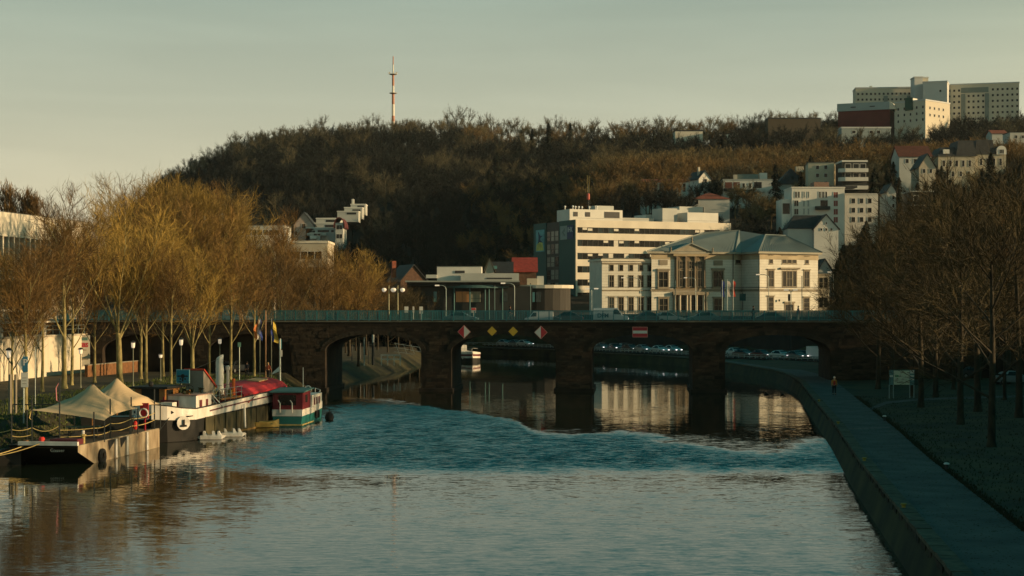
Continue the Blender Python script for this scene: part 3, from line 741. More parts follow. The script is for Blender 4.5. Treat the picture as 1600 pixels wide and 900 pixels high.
def wmesh(w_, h_, fm, pm, nx=1, nz=1, fw=.10, sill=.0, depth=.09):
    k = (round(w_,2), round(h_,2), fm.name, pm.name, nx, nz, fw, sill)
    if k in WM: return WM[k]
    f = MB(); f.box(-w_/2-fw, -w_/2, -depth, .05, -fw, h_+fw); f.box(w_/2, w_/2+fw, -depth, .05, -fw, h_+fw)
    f.box(-w_/2, w_/2, -depth, .05, -fw, 0); f.box(-w_/2, w_/2, -depth, .05, h_, h_+fw)
    for i in range(1, nx): x = -w_/2+w_*i/nx; f.box(x-.035, x+.035, -depth*.7, .04, 0, h_)
    for i in range(1, nz): z = h_*i/nz; f.box(-w_/2, w_/2, -depth*.66, .04, z-.035, z+.035)
    if sill: f.box(-w_/2-fw-.12, w_/2+fw+.12, -depth-.22, .04, h_+fw+.002, h_+fw+sill)
    if sill: f.box(-w_/2-fw-.08, w_/2+fw+.08, -depth-.12, .04, -fw-.15, -fw-.002)
    p = MB().box(-w_/2, w_/2, -.03, .03, 0, h_)
    WM[k] = (f.mesh('window', fm), p.mesh('pane', pm)); return WM[k]
def win(root, x, y, z, w_, h_, ang=0, fm=None, pm=None, **k):
    fmm, pmm = wmesh(w_, h_, fm or M_wfr, pm or M_glass, **k)
    o = ob('window', fmm, root, (x, y, z), (0,0,ang)); ob('pane', pmm, o); return o
def grid(root, p0, p1, ss, zs, w_, h_, **k):
    """windows centred at distances ss along the face p0->p1 (left to right seen from outside)"""
    a = atan2(p1[1]-p0[1], p1[0]-p0[0])
    for z in zs:
        for s in ss: win(root, p0[0]+cos(a)*s, p0[1]+sin(a)*s, z, w_, h_, a, **k)
def even(L, n, m=1.2): return [m+(L-2*m)*(i+.5)/n for i in range(n)]
FOOT = []
def house(name, label, px0, px1, Y, zb, pyt, depth, wall, rz=0, roof='flat', roofm=None, rh=3, eave=.4, cat='house', group=None, gable='front', under=4, parapet=.3):
    wd = (px1-px0)/F*Y; xc = PX((px0+px1)/2, Y); h = PZ(pyt, Y)-zb
    t = thing(name, label, cat, (xc, Y, zb), rz, group); a = wd/2; FOOT.append((px0-4, px1+4, Y-2.5, Y+depth+3))
    part('wall', MB().box(-a, a, 0, depth, -under, h), wall, t)
    roofm = roofm or M_roofd
    if roof == 'flat':
        part('roof', MB().box(-a-.15, a+.15, -.15, depth+.15, h+.002, h+parapet), roofm, t)
    elif roof == 'gable':
        mb = MB(); e = eave
        if gable == 'front':    # ridge runs away from the viewer, gable wall faces front
            mb.loft([[(-a-e,y,h-.25*0),(0,y,h+rh),(a+e,y,h),(a+e,y,h-.2),(0,y,h+rh-.25),(-a-e,y,h-.2)] for y in (-e, depth+e)])
            part('gable', MB().loft([[(-a,y,h-.01),(a,y,h-.01),(0,y,h+rh-.3)] for y in (.02, depth-.02)]), wall, t)
        else:
            mb.loft([[(x,-e,h),(x,depth/2,h+rh),(x,depth+e,h),(x,depth+e,h-.2),(x,depth/2,h+rh-.25),(x,-e,h-.2)] for x in (-a-e, a+e)])
            part('gable', MB().loft([[(x,0,h-.01),(x,depth,h-.01),(x,depth/2,h+rh-.3)] for x in (-a+.02, a-.02)]), wall, t)
        part('roof', mb, roofm, t)
    elif roof == 'hip':
        e = eave; r_ = min(a, depth/2)
        part('roof', MB().add([(-a-e,-e,h),(a+e,-e,h),(a+e,depth+e,h),(-a-e,depth+e,h),(-a+r_,depth/2,h+rh),(a-r_,depth/2,h+rh)], [(0,1,5,4),(1,2,5),(2,3,4,5),(3,0,4),(3,2,1,0)]), roofm, t)
    t['_h'] = h; t['_w'] = wd; t['_d'] = depth
    return t, wd, h
def clean(t):
    for k in ('_h','_w','_d'):
        if k in t: del t[k]

# ---- chamber of commerce block (long white office building)
c0 = Vector((16.5, 430, 8.3)); aF = atan2(.39, .92); L1, L2, HT = 46.1, 26.6, 24.4
ik = thing('office_building', 'long white seven-storey office block with dark window bands and a teal end wall', 'office building', c0, aF)
# local: x along long facade to the right, y away
part('core', MB().box(.25, L1-.25, .25, L2-.25, -3, HT-.3), M_dkp, ik)
fl = 3.42; z = 0.0
for i in range(8):
    zz = HT-1.72-fl*i if i else HT-1.72
    top = HT if i == 0 else HT-fl*i+.05
    bot = top-(1.9 if i == 0 else 1.75)
    if bot < -1: bot = -1
    mb = MB(); mb.box(0, L1, 0, .30, bot, top); mb.box(L1-.3, L1, .30, L2, bot, top); mb.box(0.3, L1-.3, L2-.3, L2, bot, top)
    part('spandrel_band', mb, M_conc, ik)
part('corner_pier', MB().box(-.06, .42, -.08, 0.02, -1, HT+.02), M_conc, ik)
part('roof', MB().box(.1, L1-.1, .31, L2-.1, HT-.25, HT-.05), M_flat, ik)
part('roof_edge_rail', MB().box(0, L1, .02, .06, HT+.45, HT+.5), M_dkmetal, ik)
rnd = random.Random(3); n = 30; pwd = (L1-.8)/n
pmesh = {m: MB().box(0, pwd-.14, 0, .06, 0, 1.62).mesh('pane', m) for m in (M_glass, M_glass2, M_blind)}
bmesh_ = MB().box(.04, pwd-.18, -.03, .0, .0, .6).mesh('sunblind', M_blind)
mmesh = MB().box(-.05, .05, -.02, .14, -.02, 1.66).mesh('mullion', M_dfr)
for i in range(7):
    top = HT-fl*i-(1.9 if i == 0 else 1.70)-.03
    for j in range(n):
        if i > 2 and j > 16: continue
        m = M_blind if rnd.random() < .07 else (M_glass2 if rnd.random() < .3 else M_glass)
        x = .45+pwd*j
        w1 = ob('pane', pmesh[m], ik, (x, .16, top-1.64))
        if m is not M_blind and rnd.random() < .25: ob('sunblind', bmesh_, ik, (x, .15, top-.62-rnd.random()*.2))
        if j: ob('mullion', mmesh, ik, (x-.07, .1, top-1.65))
# teal end wall: two solid bays and a dark stair strip (local x<=0 face, going +y)
mb = MB(); mb.box(-.25, .0, .0, 9.8, -1, HT+.05); part('end_wall_panel', mb, M_tealp, ik)
part('end_wall_panel', MB().box(-.25, .0, 18.2, L2, -1, HT+.05), M_tealp, ik)
part('stair_strip', MB().box(-.06, .2, 9.8, 18.2, -1, HT-.05), M_dkp, ik)
for i in range(7):
    for j in range(3):
        y = 10.4+2.6*j; zt = HT-3.2-fl*i
        m = mat('lit_stair_glass', (.16,.17,.14), .3, .3, 1.0, objrand=.5) if (i+j) % 3 != 2 and i < 5 else M_glass
        w_ = part('window', MB().box(-.12, -.05, y, y+2.3, zt-1.9, zt+.9), M_dfr, ik)
        part('pane', MB().box(-.15, -.12, y+.15, y+2.15, zt-.55, zt+.75), m, w_); part('pane', MB().box(-.15, -.12, y+.15, y+2.15, zt-1.75, zt-.7), m, w_)
# signs on the end wall
sg = thing('wall_banner', 'tall blue and yellow banner with a leaping figure on the teal end wall', 'banner', c0+Vector((cos(aF)*-.3-sin(aF)*24.8, sin(aF)*-.3+cos(aF)*24.8, HT-7.9)), aF-pi/2)
M_sky = mat('banner_blue', (.10,.30,.34), .7, .3, .5); M_by = mat('banner_yellow', (.42,.42,.10), .7, .3, .8); M_bd = mat('banner_navy', (.015,.04,.09), .7, .1, 2)
part('sheet', MB().box(0, 5.6, -.08, 0, 0, 5.9), M_sky, sg)
part('yellow_field', MB().prism([(.3,0),(5.0,0),(5.0,1),(.3,1)], 0, .01) if False else MB().add([(.3,-.1,.3),(5.3,-.1,.3),(4.6,-.1,2.3),(2.6,-.1,2.9),(.6,-.1,1.9)], [(0,1,2,3,4)]), M_by, sg)
part('figure', MB().add([(1.6,-.12,5.2),(2.2,-.12,5.4),(2.6,-.12,4.6),(3.6,-.12,4.2),(5.0,-.12,4.3),(3.4,-.12,3.8),(2.8,-.12,3.2),(4.8,-.12,2.4),(2.5,-.12,2.6),(1.2,-.12,2.1),(1.9,-.12,3.2),(1.9,-.12,4.2)], [tuple(range(12))]), M_bd, sg)
sg.location.z = c0.z+HT-7.6
sg = thing('company_sign', 'grey and blue sign lettered IHK on the upper corner of the teal wall', 'sign', c0+Vector((cos(aF)*-.3-sin(aF)*8.9, sin(aF)*-.3+cos(aF)*8.9, HT-4.9)), aF-pi/2)
part('grey_field', MB().box(0, 4.3, -.08, 0, 0, 3.6), mat('sign_grey', (.22,.28,.27), .7, .12, 1), sg)
part('blue_field', MB().box(4.31, 8.1, -.08, 0, 0, 3.6), mat('sign_blue', (.01,.035,.11), .6, .1, 1), sg)
ob('lettering', text_mesh('IHK', 1.9, mat('sign_letter', (.40,.45,.45), .6, .05, 1), .02, bold=.03), sg, (6.2, -.11, 2.4), (pi/2,0,0))
part('emblem', MB().add([(1,-.1,1.9),(2.9,-.1,3.1),(3.1,-.1,2.2),(2.2,-.1,1.9),(3.2,-.1,1.1),(2.4,-.1,.8),(1.9,-.1,1.6)], [tuple(range(7))]), mat('emblem_grey', (.13,.18,.18), .7, .1, 1), sg)
# roof structures
def rbox(x0, x1, y0, y1, h, m, nm='plant_room', z=0):
    return part(nm, MB().box(x0, x1, y0, y1, HT+z, HT+z+h), m, ik)
r1 = rbox(-4.0+4.1, 15.5, 4, 12, 3.0, M_plaster, 'penthouse')
part('window', MB().box(10.2, 14.6, 3.9, 4.02, HT+.9, HT+2.5), M_dfr, ik); part('window', MB().box(1.2, 2.4, 3.9, 4.02, HT+1.1, HT+2.3), M_dfr, ik); part('window', MB().box(4.6, 6.0, 3.9, 4.02, HT+1.1, HT+2.3), M_dfr, ik)
rbox(9.9, 15.4, 9, 13, 1.4, M_plast2, 'lift_housing', 3.0)
rbox(16, 27, 8, 16, 1.3, M_plast2); rbox(28.5, 33, 6, 12, 4.0, M_plast2, 'lift_housing'); rbox(27.2, 45, 13, 20, 2.6, M_plaster)
rbox(35, 44.5, 4, 12, 2.9, M_plaster); rbox(36.8, 38.2, 14, 16, 4.2, M_plast2, 'flue'); rbox(38.6, 46, 15, 22, 5.2, M_plast2, 'penthouse', 0)
for x in (.8, 2.1, 3.7, 4.8, 5.9, 7.6, 9.0):
    part('vent', MB().lathe([(.12,0),(.12,.7),(.28,.72),(.28,1.0),(.05,1.15)], 8, (x, 6+(x*3 % 3), HT+3.0)), M_white, ik)
ms = thing('antenna_mast', 'small red and white antenna mast on the white office roof', 'antenna mast', c0+Vector((cos(aF)*9.3-sin(aF)*12, sin(aF)*9.3+cos(aF)*12, HT+3.0)))
part('pole', MB().tube([(0,0,0),(0,0,7.6)], [.12,.06], 6), M_dkmetal, ms); part('drum', MB().lathe([(.3,3.1),(.42,3.3),(.42,4.6),(.3,4.8)], 10), mat('mast_red', (.40,.08,.06), .6, .1, 2), ms)
for z_ in (1.2,1.9,2.6): part('dish', MB().lathe([(.1,0),(.45,.1),(.45,.2),(.1,.3)], 8, (.2,0,z_)), M_dkmetal, ms)
for dx in (-.25,.25): part('aerial', MB().tube([(dx,0,5.0),(dx,0,9.6)], .05, 4), mat('mast_yellow', (.45,.35,.12), .6, .1, 2), ms)

# ---- parliament villa (pale ashlar, grey metal roofs)
V = lambda px, Y: Vector((PX(px, Y), Y, 8.3))
lt = thing('parliament_building', 'pale classical stone building with grey metal hipped roofs and a small pediment', 'public building', V(1145, 368))
LO = lt.location
P0, P1, P2, P3, P4 = V(1018,370.5), V(1145,375.5), V(1158,378.5), V(1187,371), V(1278,379)
P5, P6 = V(1278,375)+Vector((-4,16,0)), V(1030,392)
HC = PZ(396, 370)-8.3            # wall top below the cornice
def lp(v): return (v.x-LO.x, v.y-LO.y)
poly = [lp(p) for p in (P0,P1,P2,P3,P4,P5,P6)]
part('wall', MB().prism(poly, -3, HC), M_stone, lt)
def offpoly(poly, d):
    n = len(poly); out = []
    for i in range(n):
        p, q, r_ = Vector(poly[i-1]), Vector(poly[i]), Vector(poly[(i+1) % n])
        a, b = (q-p).normalized(), (r_-q).normalized(); na, nb = Vector((a.y,-a.x)), Vector((b.y,-b.x)); m = (na+nb)
        m = m/max(.3, m.length_squared)*2*d if m.length > .1 else na*d; out.append((q.x+m.x, q.y+m.y))
    return out
part('frieze', MB().prism(offpoly(poly, .10), HC-1.25, HC+.0), mat('weathered_frieze', (.36,.30,.20), .85, .18, .5, .2), lt)
part('cornice', MB().prism(offpoly(poly, .75), HC+.002, HC+.45), mat('cornice_stone_pale', (.30,.28,.22), .85, .15, .5), lt)
part('string_course', MB().prism(offpoly(poly, .16), PZ(455,370)-8.3, PZ(451.5,370)-8.3), M_trim, lt)
part('string_course', MB().prism(offpoly(poly, .10), PZ(449.5,370)-8.3, PZ(448.6,370)-8.3), M_dfr, lt)
part('base_course', MB().prism(offpoly(poly, .2), -2, 1.1), M_trim, lt)
jn = MB()
for z_ in [1.5+.62*i for i in range(24)]:
    if z_ < HC-1.4: jn.prism(offpoly(poly, .012), z_, z_+.035)
part('masonry_joints', jn, mat('masonry_joint', (.30,.27,.20), .9, .2, 1), lt, kind='stuff')
# roofs
zc = HC+.46
def rv(px, py, Y): v = W(px, py, Y); return (v.x-LO.x, v.y-LO.y, v.z-LO.z)
E0, E1, E1b = rv(1014,389.5,373.2), rv(1140.5,388,367), rv(1158,387,371)
ap1l, ap1 = rv(1098,364,384), rv(1155,360.5,385.5)
E6 = rv(1026,386,393.5); 
rf = MB(); o_ = Vector(offpoly(poly,.78)[0]); A = [(*q, zc) for q in offpoly(poly,.78)]
apL = (ap1l[0], ap1l[1], ap1l[2]); apR = ap1; ap2 = rv(1196,367,382.5); ap2b = rv(1228,368.5,386.5)
rf.add([A[0],A[1],A[2],A[3],A[4],A[5],A[6],apL,apR,ap2,ap2b], [(0,1,8,7),(1,2,8),(2,3,9),(2,9,8),(3,4,10,9),(4,5,10),(5,8,9,10),(5,6,7,8),(6,0,7)])
part('roof', rf, M_roofg, lt)
sm = MB()
for i in range(26):      # standing seams on the long roof faces
    t_ = (i+.5)/26
    for (a, b, c, d) in ((A[0],A[1],apL,apR),(A[3],A[4],ap2,ap2b)):
        p = Vector(a).lerp(Vector(b), t_); q = Vector(c).lerp(Vector(d), t_); sm.tube([p+Vector((0,0,.03)), q+Vector((0,0,.03))], .045, 3)
part('roof_seams', sm, mat('roof_seam', (.14,.17,.16), .5, .1, 1), lt, kind='stuff')
for a, b in ((A[0],apL),(A[1],apR),(apL,apR),(A[3],ap2),(ap2,ap2b),(A[4],ap2b)): part('ridge_cap', MB().tube([Vector(a)+Vector((0,0,.06)), Vector(b)+Vector((0,0,.06))], .14, 5), M_roofg, lt)
u01 = (P1-P0); L01 = Vector((u01.x,u01.y)).length; a01 = atan2(u01.y, u01.x)
def on(P, Q, px):    # distance along P->Q of pixel column
    k = (px-800)/F; d = (Q-P).normalized(); s_ = (k*P.y-P.x)/(d.x-k*d.y); return s_
def lwin(P, Q, px0, px1, pyt, pyb, fm=M_trim, pm=M_glass, **k):
    s0, s1 = on(P,Q,px0), on(P,Q,px1); d = (Q-P).normalized(); c = P+d*((s0+s1)/2); zt, zb = PZ(pyt, c.y)-8.3, PZ(pyb, c.y)-8.3
    return win(lt, c.x-LO.x, c.y-LO.y, zb, round(s1-s0,2), round(zt-zb,2), atan2(d.y,d.x), fm, pm, **k)
for a, b, t_, bt in ((1029,1043,425,448.5),(1114,1129,424,448)): lwin(P0,P1,a,b,t_,bt, nx=2, nz=2, fw=.28, sill=.45, depth=.28)
for a, b, t_, bt in ((1030,1043,467,487),(1115.5,1129,467,487)): lwin(P0,P1,a,b,t_,bt, nx=2, nz=2, fw=.25, sill=.25, depth=.2)
for a, b in ((1030,1043),(1115,1129)):
    s0, s1 = on(P0,P1,a), on(P0,P1,b); d = (P1-P0).normalized(); c = P0+d*((s0+s1)/2)
    ob('relief_panel', MB().box(-(s1-s0)/2, (s1-s0)/2, -.12, 0, 0, 1.15).mesh('relief_panel', M_trim), lt, (c.x-LO.x, c.y-LO.y, PZ(414,370)-8.3), (0,0,a01))
# loggia with pilasters under the pediment
d01 = u01.normalized(); nrm = Vector((d01.y, -d01.x, 0))
def P01(px, off=0): s_ = on(P0,P1,px); v = P0+d01*s_+nrm*off; return v-LO
lg0, lg1 = P01(1054), P01(1102); wlg = (lg1-lg0).length; zlg = PZ(400,370)-8.3
lgb = part('loggia_back', MB().box(0, wlg, -.20, 0, PZ(452,370)-8.3, zlg), mat('loggia_stone', (.17,.13,.08), .85, .25, .6, .2), lt, loc=lg0, rot=(0,0,a01))
for px in (1056,1070,1084.5,1099.5):
    v = P01(px, .28); part('pilaster', MB().lathe([(.42,0),(.42,.2),(.33,.35),(.30,6.2),(.42,6.5),(.45,6.8)], 8), mat('brown_stone', (.13,.105,.075), .9, .2, 1), lt, loc=(v.x,v.y,PZ(449,370)-8.3), scale=(1,1,(zlg-(PZ(449,370)-8.3))/6.8))
for a, b in ((1061,1069),(1075.5,1083.5),(1089.5,1097)):
    v = P01((a+b)/2, .22); win(lt, v.x, v.y, PZ(447.5,370)-8.3, 1.05, 3.5, a01, M_trim, M_glass, nx=2, nz=2, fw=.12)
    v = P01((a+b)/2, .22); win(lt, v.x, v.y, PZ(419,370)-8.3, 1.05, 1.55, a01, M_trim, M_glass if a < 1089 else M_glass2, nx=2, nz=2, fw=.12)
part('entablature', MB().box(-.5, wlg+.5, -.7, .2, zlg+.003, zlg+1.0), mat('weathered_frieze2', (.30,.24,.15), .85, .18, .5, .2), lt, loc=lg0, rot=(0,0,a01))
hp = HC-zlg+.5
part('pediment', MB().loft([[(-.9,y,zlg+1.0),(wlg+.9,y,zlg+1.0),(wlg/2,y,zlg+1.0+1.8)] for y in (-.6, 3)]), mat('pediment_stone', (.28,.25,.19), .9, .15, .6), lt, loc=lg0+Vector((0,0,HC+.45-zlg-1.0)), rot=(0,0,a01))
zp = HC+.45
part('pediment_roof', MB().loft([[(-1.5,y,zp-.05),(wlg/2,y,zp+2.05),(wlg+1.5,y,zp-.05),(wlg+1.5,y,zp-.3),(wlg/2,y,zp+1.75),(-1.5,y,zp-.3)] for y in (-1.0, 7)]), M_roofg, lt, loc=lg0, rot=(0,0,a01))
part('finial', MB().lathe([(.25,0),(.3,.3),(.12,.5),(.25,.9),(.05,1.4)], 8), M_trim, lt, loc=lg0+d01*(wlg/2)+nrm*1.2+Vector((0,0,zp+2.0)))
for q in ((-1.3),(wlg+1.3)): part('finial', MB().lathe([(.2,0),(.24,.25),(.1,.4),(.2,.7),(.05,1.0)], 8), M_trim, lt, loc=lg0+d01*q+nrm*1.2+Vector((0,0,zp)))
# porch columns below the loggia
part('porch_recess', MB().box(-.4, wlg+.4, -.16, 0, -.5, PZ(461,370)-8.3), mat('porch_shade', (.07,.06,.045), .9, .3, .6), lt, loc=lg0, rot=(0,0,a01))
for px in (1053,1061,1072,1077,1087,1098,1103):
    v = P01(px, .5); part('porch_column', MB().lathe([(.30,0),(.26,.2),(.24,3.2),(.32,3.4)], 8), M_beige, lt, loc=(v.x,v.y,0), scale=(1,1,(PZ(461,370)-8.3)/3.4))
for px in (1066.5,1082,1093): v = P01(px, .18); win(lt, v.x, v.y, .4, 1.2, 3.6, a01, M_dfr, M_glass, nx=2, nz=2)
part('porch_beam', MB().box(-.6, wlg+.6, -.9, 0, PZ(460.8,370)-8.3, PZ(456,370)-8.3), M_trim, lt, loc=lg0, rot=(0,0,a01))
lwin(P1,P2,1150.5,1157,399.5,411, fw=.25, nx=2) if False else lwin(P1,P2,1149.5,1156.5,399.5,411, fw=.22, nx=1, sill=.15)
# right front
for a, b, t_, bt in ((1202.5,1207,400,411),(1222.5,1228,400.5,411),(1230.5,1236,400.5,411),(1238.5,1244,400.5,411),(1258.5,1263,401.5,411.5)): lwin(P3,P4,a,b,t_,bt, fw=.14, sill=.12)
lwin(P3,P4,1200,1208.5,423,447.5, fw=.25, sill=.2, nx=2, nz=2); lwin(P3,P4,1256.5,1264,424,447.5, fw=.25, sill=.2, nx=2, nz=2)
lwin(P3,P4,1223,1228,424,447.5, fw=.2); lwin(P3,P4,1229.5,1237.5,424,447.5, fw=.2, nx=2, nz=2); lwin(P3,P4,1239,1244,424,447.5, fw=.2)
s0, s1 = on(P3,P4,1218), on(P3,P4,1248); d34 = (P4-P3).normalized(); v = P3+d34*s0-LO
part('window_hood', MB().box(0, s1-s0, -.55, 0, 0, .35), M_trim, lt, loc=(v.x,v.y,PZ(420,370)-8.3), rot=(0,0,atan2(d34.y,d34.x)))
lwin(P3,P4,1200,1208,464.5,487, fw=.22, sill=.2, nz=3); lwin(P3,P4,1256,1264,466,487, fw=.22, sill=.2, nz=3)
lwin(P3,P4,1227,1239,476,489, fw=.3, sill=.4, nx=2, fm=M_trim)
for px, Yq, a, b in ((1145.5,375.2,0,0),(1186.5,370.7,0,0)):
    v = V(px, Yq)-LO; part('downpipe', MB().tube([(v.x,v.y,0),(v.x,v.y,HC)], .09, 5), M_dkmetal, lt)
for px in (1150,1217,1245): pass
part('wall_lantern', MB().lathe([(.05,.5),(.22,.35),(.16,0)], 6, tuple(P3+d34*on(P3,P4,1217)-LO+Vector((0,-.5,PZ(471,370)-8.3)))), M_dkmetal, lt)
# west wing
wg = thing('parliament_wing', 'lower pale wing with rows of narrow dark windows left of the pediment', 'building', V(940,380), 0)
W0, W1 = V(940.5,368.5), V(1019.5,371.6); dw = (W1-W0).normalized(); aw = atan2(dw.y,dw.x); wg.location = W0; wg.rotation_euler = (0,0,aw); Lw = (W1-W0).length; hw = PZ(410,380)-8.3
part('wall', MB().box(0, Lw, 0, 9, -3, hw), M_stone, wg); part('cornice', MB().box(-.3, Lw, -.35, 9.3, hw+.002, hw+.45), M_conc, wg); part('frieze', MB().box(-.05, Lw, -.06, .3, hw-.75, hw-.35), M_trim, wg)
part('roof', MB().box(0, Lw, 0, 9, hw+.452, hw+.7), M_flat, wg)
part('string_course', MB().box(-.02, Lw, -.12, .1, PZ(455.5,380)-8.3, PZ(453.5,380)-8.3), M_trim, wg); part('string_course', MB().box(-.02, Lw, -.10, .1, PZ(449.5,380)-8.3, PZ(449,380)-8.3), M_dfr, wg)
jn = MB()
for i in range(22):
    z_ = .6+.62*i
    if z_ < hw-.9: jn.box(0, Lw, -.012, .1, z_, z_+.035)
part('masonry_joints', jn, MATS['masonry_joint'], wg, kind='stuff')
for px in (955.5,970.5,986,1001.5,1014.8):
    s_ = on(W0,W1,px)
    win(wg, s_, 0, PZ(424.5,380)-8.3, .8, 1.25, 0, M_trim, M_glass, fw=.12); win(wg, s_, 0, PZ(449,380)-8.3, .95, 2.5, 0, M_trim, M_glass, fw=.14, nz=2, nx=2); win(wg, s_, 0, PZ(486,380)-8.3, 1.05, 3.0, 0, M_trim, M_glass2 if px < 960 else M_glass, fw=.16, sill=.14, nx=2, nz=2)
# east annex of the villa
t, wd, h = house('annex', 'small cream annex with tall windows at the right end of the classical building', 1277, 1296, 384, 8.3, 431, 8, M_beige, roof='flat', roofm=M_trim, parapet=.5, cat='building')
grid(t, (-wd/2,0), (wd/2,0), even(wd,2,.3), [PZ(449,384)-8.3, PZ(480,384)-8.3], .8, 2.2, fm=M_trim, nz=2); clean(t)
t, wd, h = house('gabled_house', 'grey steep gable peeking out right of the classical building', 1278, 1300, 410, 8.3, 424, 10, M_plast2, roof='gable', rh=3.2, roofm=M_roofd, gable='front'); clean(t)

# ---- flat dark pavilion behind the bridge
Yp = 325; pz = lambda py: PZ(py, Yp)-8.3; pvx = lambda px: PX(px, Yp)-PX(740, Yp)
pv = thing('pavilion', 'low dark glass pavilion with teal fascia and white roof box behind the bridge', 'building', (PX(740,Yp), Yp, 8.3))
part('dark_body', MB().box(pvx(636), pvx(832), 1.2, 18, -2, pz(447)), M_dkp, pv)
part('roof', MB().box(pvx(634), pvx(812), -1.5, 19, pz(441), pz(438.6)), mat('pavilion_roof_edge', (.25,.27,.25), .7, .1, .5), pv)
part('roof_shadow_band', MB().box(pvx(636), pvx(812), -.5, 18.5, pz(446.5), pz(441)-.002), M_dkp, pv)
mb = MB(); n = 14; pts_ = []
for i in range(n+1):
    t_ = i/n; x = lerp(pvx(690), pvx(800), t_); y = -1.0+2.6*(abs(2*t_-1)**2.2); pts_.append((x, y))
mb.loft([[(x,y,pz(450)),(x,y,pz(445.6)),(x,y+1,pz(445.6)),(x,y+1,pz(450))] for x, y in pts_]); part('curved_fascia', mb, mat('teal_fascia', (.06,.13,.13), .6, .1, .6), pv)
for px in (697,709.5,734,758,764,785): part('column', MB().lathe([(.13,-1),(.13,pz(450))], 8, (pvx(px), .1 if 700 < px < 790 else .9, 0)), mat('teal_column', (.05,.13,.13), .6, .1, 1), pv)
M_curt = mat('glowing_curtain', (.26,.13,.05), .9, .3, .8, emit=(1,.45,.15), es=.03, scl=(6,1,.3)); M_curt2 = mat('pale_curtain', (.30,.28,.20), .9, .2, .8, scl=(6,1,.3)); M_gt = mat('teal_glass_lit', (.05,.17,.19), .2, .3, .6)  # first curtain has a faint glow put into its material
for a, b, m in ((677,682,M_gt),(682.5,689,M_dkp),(712,722,M_curt),(722.5,733,M_curt),(735.5,751,M_curt2),(752.5,757.5,M_dkp),(787,793,M_glass2)):
    w_ = part('window', MB().box(pvx(a), pvx(b), 1.05, 1.22, pz(472), pz(455.5)), m, pv)
part('window_rail', MB().box(pvx(734), pvx(758), .95, 1.02, pz(466.4), pz(466)), M_dfr, pv)
rb_ = part('roof_box', MB().box(pvx(681), pvx(751.5), 5, 15, pz(438.5), pz(415.5)), M_plaster, pv)
part('window', MB().box(pvx(709.5), pvx(725), 4.9, 5.02, pz(426), pz(422)), M_dfr, rb_); part('coping', MB().box(pvx(680.5), pvx(752), 4.9, 15.1, pz(415.5)+.01, pz(415)+.05), M_dfr, rb_)
part('parapet', MB().box(pvx(719), pvx(811), 3.0, 4.6, pz(438.4), pz(426.5)), M_plast2, pv); part('parapet_slot', MB().box(pvx(760), pvx(800), 2.92, 3.02, pz(435.6), pz(433.4)), M_dfr, pv)
part('terrace_rail', MB().box(pvx(664), pvx(681), 4, 5, pz(434), pz(428.5)), M_plast2, pv)
# right curved wing, sunlit
rw_ = thing('round_pavilion', 'dark round-fronted pavilion wing with cream roof band beside the teal wall', 'building', (PX(852,322), 322, 8.3))
q = lambda px: PX(px,322)-PX(852,322); qz = lambda py: PZ(py,322)-8.3
ring = lambda R, n=20: [(R*cos(2*pi*i/n), 9+R*.75*sin(2*pi*i/n)) for i in range(n)]
part('drum', MB().prism(ring(5.2), -2, qz(450)), mat('dark_slat_cladding', (.035,.033,.028), .8, .3, 1, scl=(8,8,.3)), rw_); part('roof_band', MB().prism(ring(5.8), qz(449.9), qz(444.6)), M_conc, rw_)
part('window', MB().box(q(823), q(836), 4.3, 4.9, qz(472), qz(456)), M_gt, rw_); part('window', MB().box(q(838), q(846), 4.6, 5.4, qz(472), qz(456)), M_glass2, rw_)
part('roof_house', MB().box(q(824), q(840), 7, 10, qz(444.5), qz(434)), M_beige, rw_); part('roof_house', MB().box(q(840.3), q(851), 8, 11, qz(444.5), qz(430)), M_plast2, rw_)
# ---- houses beyond the pavilion
t, wd, h = house('brick_house', 'dark slate-roofed house with brown gable left of the white roof box', 625, 668, 400, 8.3, 440, 12, mat('brown_brick', (.10,.055,.035), .9, .3, 1.5), roof='gable', rh=4.2, gable='front', rz=.35, roofm=M_roofd)
part('chimney', MB().box(-4.5, -3.5, 3, 4, h+1, h+5), M_roofr, t); clean(t)
t, wd, h = house('red_roofed_house', 'house with a red tiled roof directly left of the teal wall', 802, 838, 408, 8.3, 424, 12, mat('brown_brick', (.10,.055,.035)), roof='gable', rh=3.6, gable='side', roofm=mat('bright_red_tiles', (.26,.035,.025), .8, .25, 1.5)); clean(t)
t, wd, h = house('gabled_villa', 'small ornate cream gable with a dark roof behind the pavilion parapet', 758, 772, 402, 8.3, 424, 10, M_beige, roof='gable', rh=3.2, gable='front', roofm=M_trim); clean(t)
t, wd, h = house('slate_house', 'dark slate roof behind the pavilion between cream gable and red roof', 770, 800, 404, 8.3, 426, 10, M_beige, roof='gable', rh=2.8, gable='side', roofm=M_roofd)
part('skylight', MB().box(-2.5,-1.3,1.4,1.6,h+.9,h+1.7), M_gt, t); clean(t)

